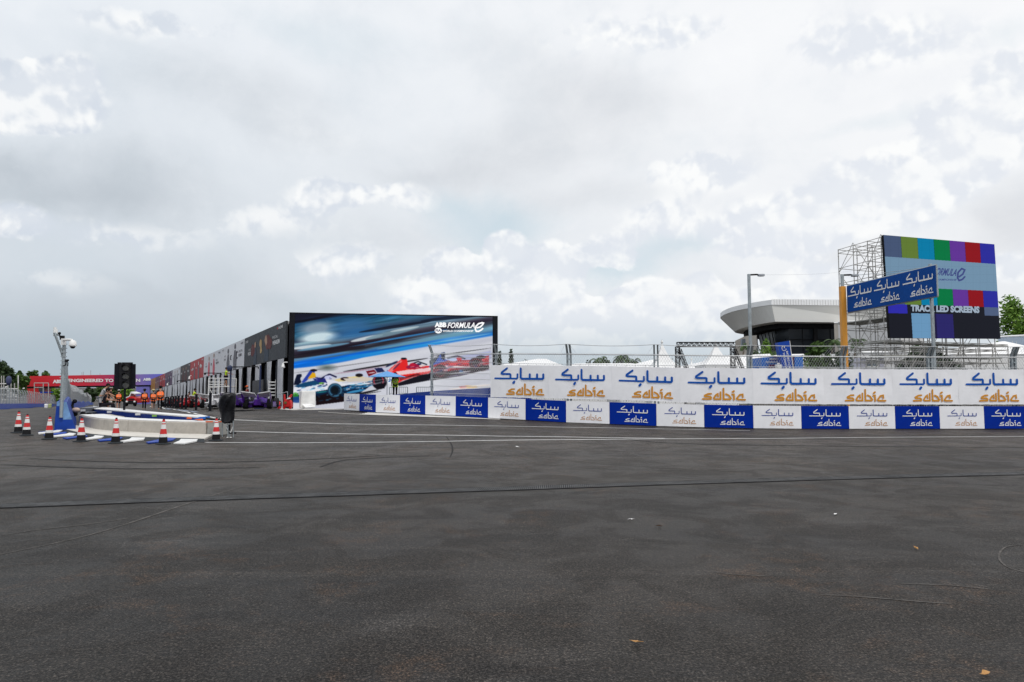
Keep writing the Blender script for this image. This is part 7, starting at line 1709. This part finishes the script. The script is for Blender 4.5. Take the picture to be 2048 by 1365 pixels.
# ------------------------------------------------------------ trees
def leaves(mb, pts, sz, rnd, stretch=1.6):
    for p_ in pts:
        a = Vector((rnd.gauss(0, 1), rnd.gauss(0, 1), rnd.gauss(0, .6))).normalized(); b = a.cross(Vector((rnd.gauss(0, 1), rnd.gauss(0, 1), rnd.gauss(0, 1)))).normalized(); s = sz * rnd.uniform(.6, 1.35)
        mb.add([p_ - a * s * stretch * .5, p_ - b * s * .4, p_ + a * s * stretch * .5, p_ + b * s * .4 + Vector((0, 0, s * .12))], [(0, 1, 2, 3)])
def tree(lab, px, pyb, pyt, pw, Y, leaf=LEAF, n=3200, seed=1, name='broadleaf_tree', cat='tree', group=None, gap=.5, crown_from=.28, lsz=None, flat=1.0):
    base = P(px, pyb, Y); g = gz(base.x, base.y); top = P(px, pyt, Y).z; H = top - g; rx = pw / 2 / FPX * Y; rnd = random.Random(seed)
    t = thing(name, lab, cat, (base.x, base.y, g), 0, group)
    c0_ = g + H * crown_from; cz = (c0_ + top) / 2; rz_ = (top - c0_) / 2
    mb = MB(); pts = [Vector((base.x, base.y, g - .2))]; r = max(.12, H * .022)
    for k in range(1, 6): pts.append(Vector((base.x + rnd.uniform(-.02, .02) * H * k / 3, base.y + rnd.uniform(-.02, .02) * H, g + H * .62 * k / 5)))
    for k in range(5): mb.tube(pts[k], pts[k + 1], r * (1 - k * .15), r * (1 - (k + 1) * .15), 7, caps=False)
    cl = []
    for k in range(34):
        a_ = rnd.uniform(0, 2 * math.pi); v = rnd.uniform(-1, 1) ** 1; rr = math.sqrt(max(0, 1 - v * v * .9)) * rnd.uniform(.45, 1.0); cl.append(Vector((base.x + math.cos(a_) * rr * rx * .85, base.y + math.sin(a_) * rr * rx * .85, cz + v * rz_ * .82 * flat)))
    for c_ in cl[:9]:
        s_ = pts[rnd.choice((2, 3, 4))]; m_ = s_.lerp(c_, .5) + Vector((0, 0, -H * .02)); mb.tube(s_, m_, r * .38, r * .25, 5, caps=False); mb.tube(m_, c_, r * .25, r * .08, 5, caps=False)
    mb.build('trunk', BARK, t, smooth=True)
    cr = MB(); per = n // len(cl); sz = lsz or max(.16, Y * .0028)
    for c_ in cl:
        q_ = rnd.uniform(.5, 1.15) * gap; P_ = []
        for _ in range(int(per * rnd.uniform(.7, 1.3))):
            d = Vector((rnd.gauss(0, 1), rnd.gauss(0, 1), rnd.gauss(0, 1))).normalized() * (rnd.random() ** .45)
            P_.append(c_ + Vector((d.x * rx * q_, d.y * rx * q_, d.z * rz_ * q_ * .8)))
        leaves(cr, P_, sz, rnd)
    cr.build('crown', leaf, t, fix=False); return t
def palm(lab, px, pyt, Y, fr, seed, group='palm trees behind the tents', n=15, trunk_top=None):
    base = P(px, 775, Y); g = gz(base.x, base.y); hub = P(px, pyt, Y); rnd = random.Random(seed); L_ = fr / FPX * Y
    t = thing('palm_tree', lab, 'palm', (base.x, base.y, g), 0, group)
    mb = MB(); pts = [Vector((base.x + math.sin(k * .5 + seed) * .12, base.y, g + (hub.z - g) * k / 6)) for k in range(7)]; pts[-1] = hub
    for k in range(6): mb.tube(pts[k], pts[k + 1], .17 - .01 * k, .16 - .01 * k, 8, caps=False)
    mb.build('trunk', BARK, t, smooth=True)
    cr = MB()
    for k in range(n):
        az = 2 * math.pi * k / n + rnd.uniform(-.2, .2); el = rnd.uniform(-.1, 1.15); d = Vector((math.cos(az) * math.cos(el), math.sin(az) * math.cos(el), math.sin(el))); p_ = hub.copy(); N = 9; prev = p_
        ll = L_ * rnd.uniform(.8, 1.1)
        for j in range(N):
            d = (d + Vector((0, 0, -.20 - .02 * j))).normalized(); q_ = prev + d * ll / N; side = d.cross(UP)
            if side.length < .05: side = Vector((1, 0, 0))
            side.normalize(); w_ = ll * .28 * math.sin(math.pi * (j + .8) / (N + .6))
            cr.add([prev - side * .015, prev + side * .015, q_ + side * .012, q_ - side * .012], [(0, 1, 2, 3)])
            for m_ in range(5):
                b_ = prev.lerp(q_, m_ / 5)
                for s in (-1, 1):
                    tip = b_ + side * s * w_ + d * w_ * .35 - UP * w_ * rnd.uniform(.15, .5); cr.add([b_ - d * .018 * ll, b_ + d * .018 * ll, tip], [(0, 1, 2)])
            prev = q_
    cr.build('fronds', PALMG, t, fix=False); return t
# left background, beyond the far fence
gl = 'trees beyond the far left fence'
tree('tall dark tree at the far left edge of the picture', -14, 800, 725, 62, 150, LEAFD, 3600, 11, group=gl)
tree('rounded dark tree just right of the leftmost one', 14, 800, 736, 34, 160, LEAFD, 2600, 12, group=gl)
tree('green tree behind the thin white mast at far left', 38, 800, 742.5, 30, 190, LEAF, 2600, 13, group=gl)
tree('green tree above the left end of the red bridge', 62, 800, 741.5, 30, 235, LEAF, 2600, 14, group=gl)
tree('small brownish tree peeking over the red bridge', 90, 800, 745, 20, 235, LEAF, 1800, 15, group=gl)
tree('low green tree under the left part of the red bridge', 110, 812, 778, 26, 230, LEAFG, 1500, 16, group=gl)
for i, (x, y, w_, lf, lb_) in enumerate([(176, 776, 26, LEAFD, 'dark tree under the bridge beside the receding fence'), (205, 773, 30, LEAF, 'tree under the middle of the bridge behind the seated person'), (228, 775, 26, LEAFD, 'dark tree under the bridge behind the signal backboard'), (252, 776, 26, LEAFG, 'tree under the bridge above the red service car'), (146, 777, 26, LEAF, 'tree seen through the receding fence under the bridge')]):
    tree(lb_, x, 812, y, w_, 232 + i * 3, lf, 1800, 20 + i, group='trees seen under the bridge', crown_from=.12)
# scaffolding stand and white mast far left
t = thing('grandstand_scaffold', 'pale scaffold stand with white boards behind the far left fence', 'scaffold', tuple(P(20, 812, 128)))
rnd = random.Random(3)
for x in (3, 7.5, 15.5, 22, 29, 36): MB().tube(P(x, 812, 130), P(x, 752 if x < 10 else 767, 130), .09, seg=5).build('upright', ALU, t)
for y in (768, 778, 790, 800): MB().tube(P(-5, y, 130), P(17 if y < 770 else 36, y, 130), .08, seg=5).build('ledger', WPAINT, t)
for x, y, s_ in ((16, 782, 3), (20, 786, 3), (26, 789, 3), (16, 793, 2.6), (21, 793, 2.6), (27, 792, 2.8), (11, 774, 3), (31, 793, 1.6), (46, 777, 2)): MB().prism([P(x - s_ / 2, y + 1.4, 129), P(x + s_ / 2, y + 1.4, 129), P(x + s_ / 2, y - 1.4, 129), P(x - s_ / 2, y - .6, 129)], (0, .3, 0)).build('white_board', WPAINT, t)
t = thing('covered_lamp', 'navy sheeted lamp on a thin stand above the far left fence', 'lamp', tuple(P(17.5, 800, 125)))
MB().lathe([(.25, -.9), (.42, -.4), (.46, .2), (.30, .65), (.05, .8)], P(17.5, 761, 125), 12).build('cover', mat('navy_sheet', (.05, .06, .13), .5), t, smooth=True); MB().tube(P(17.5, 766, 125), P(17.5, 812, 125), .06, seg=5).build('stand', GALV, t)
tag(MB().tube(P(36.3, 814, 140), P(36.3, 751, 140), .09, seg=6).box(-.3, .3, -.3, .3, -.1, .1, 0, Matrix.Translation(P(36.3, 814, 140))).build('white_mast', WPAINT), 'thin white mast left of the dark truss of the bridge', 'mast')
t = thing('marshal_cage', 'small open metal frame post above the fence before the red bridge banner', 'frame', tuple(P(82, 800, 150)))
for a, b in (((68.5, 766.5), (97.5, 766.5)), ((68.5, 766.5), (69, 800)), ((97, 766.5), (97, 800)), ((86.5, 767), (86.5, 800)), ((68.5, 775.5), (86, 775.5))): MB().tube(P(*a, 150), P(*b, 150), .09, seg=5).build('bar', ALU, t)
MB().prism([P(80, 787, 150), P(97, 786, 150), P(97, 784, 150), P(80, 784, 150)], (0, 1.5, 0)).build('blue_base', BPAINT, t); MB().prism([P(77, 784, 151), P(88, 784, 151), P(88, 777, 151), P(77, 777, 151)], (0, .2, 0)).build('dark_screen', DGREY, t)
# barrels at the end of the left wall
for i, (x, c_, lb_) in enumerate([(92, CARWHITE, 'white water barrel before the end of the far blue wall'), (99.5, mat('lime_barrel', (.4, .45, .2), .6), 'pale lime bin at the end of the far blue wall')]):
    b = P(x, 817 if i == 0 else 816.4, 130 + 6 * i); tag(MB().lathe([(.26, 0), (.30, .05), (.30, .35), (.28, .4), (.30, .45), (.30, .75), (.22, .82)], b, 14).build('barrel', c_, smooth=True), lb_, 'barrel')
# right side vegetation
tree('slender conifer seen through the fence left of the blunt tent', 1022, 735, 704, 11, 130, LEAFD, 1100, 31, name='conifer_tree', crown_from=.05, group='small conifers behind the fence')
tree('small conifer close beside the big screen frame', 999, 735, 703, 8, 130, LEAFD, 800, 32, name='conifer_tree', crown_from=.05, group='small conifers behind the fence')
palm('leftmost low palm crown above the long flat tent', 1194, 722, 170, 22, 1); palm('tall palm with raised fronds at the centre of the palm group', 1243, 716, 160, 24, 2); palm('second palm from the left above the flat tent', 1207, 720, 165, 20, 3); palm('right hand palm of the group before the white tent slope', 1270, 722, 170, 20, 4)
for i, (x, y, w_, lb_) in enumerate([(1176, 723, 22, 'low bush at the left end of the palm group'), (1222, 721, 34, 'low dark bush under the tall centre palm'), (1256, 722, 26, 'low dark bush under the right hand palm'), (1338, 720, 22, 'small tree between the tall tent and truss goal')]):
    tree(lb_, x, 740, y, w_, 165, LEAFD, 1400, 40 + i, crown_from=.05, group='bushes behind the tents', lsz=.45)
palm('palm before the concrete block of the arena', 1488, 692, 92, 17, 7, group='palms before the arena'); palm('palm at the right end of the arena wall', 1668, 684, 88, 26, 8, n=18, group='palms before the arena'); palm('palm inside the scaffold base left bay', 1714, 684, 84, 24, 9, n=18, group='palms before the arena'); palm('short palm before the dark arena glass', 1553, 704, 90, 14, 10, group='palms before the arena')
tree('light green bush before the dark arena glass', 1532, 730, 687, 26, 96, LEAFG, 2600, 51, crown_from=.3); tree('dark green bush left of the totem sign', 1508, 735, 698, 34, 88, LEAFD, 3200, 52, crown_from=.15)
tree('sparse light crowned tree right of the blue cabins', 1637, 742, 685, 62, 62, LEAF, 2300, 53, gap=.42, crown_from=.25, lsz=.24); tree('thin twiggy tree behind the orange column', 1687, 742, 699, 46, 60, LEAFD, 1500, 54, gap=.45, crown_from=.2, lsz=.22)
tree('dense dark round bush behind the scaffold base', 1862, 746, 695, 122, 72, LEAFD, 8500, 55, crown_from=.02, lsz=.40); tree('small green tree top showing between the scaffold decks', 1836, 742, 689, 22, 84, LEAFG, 900, 56, crown_from=.4)
tree('tall bright green tree right of the colour bar screen', 2036, 720, 606, 76, 104, LEAFG, 7000, 57, gap=.52, crown_from=.2, lsz=.34); tree('second green tree cut by the right edge of the picture', 2090, 720, 618, 70, 112, LEAF, 4000, 58, gap=.45, crown_from=.2, lsz=.42)
tree('low tree line piece behind the left end of the white tents', 1060, 740, 722, 40, 210, LEAFD, 900, 59, crown_from=.05)
bpy.context.view_layer.update()
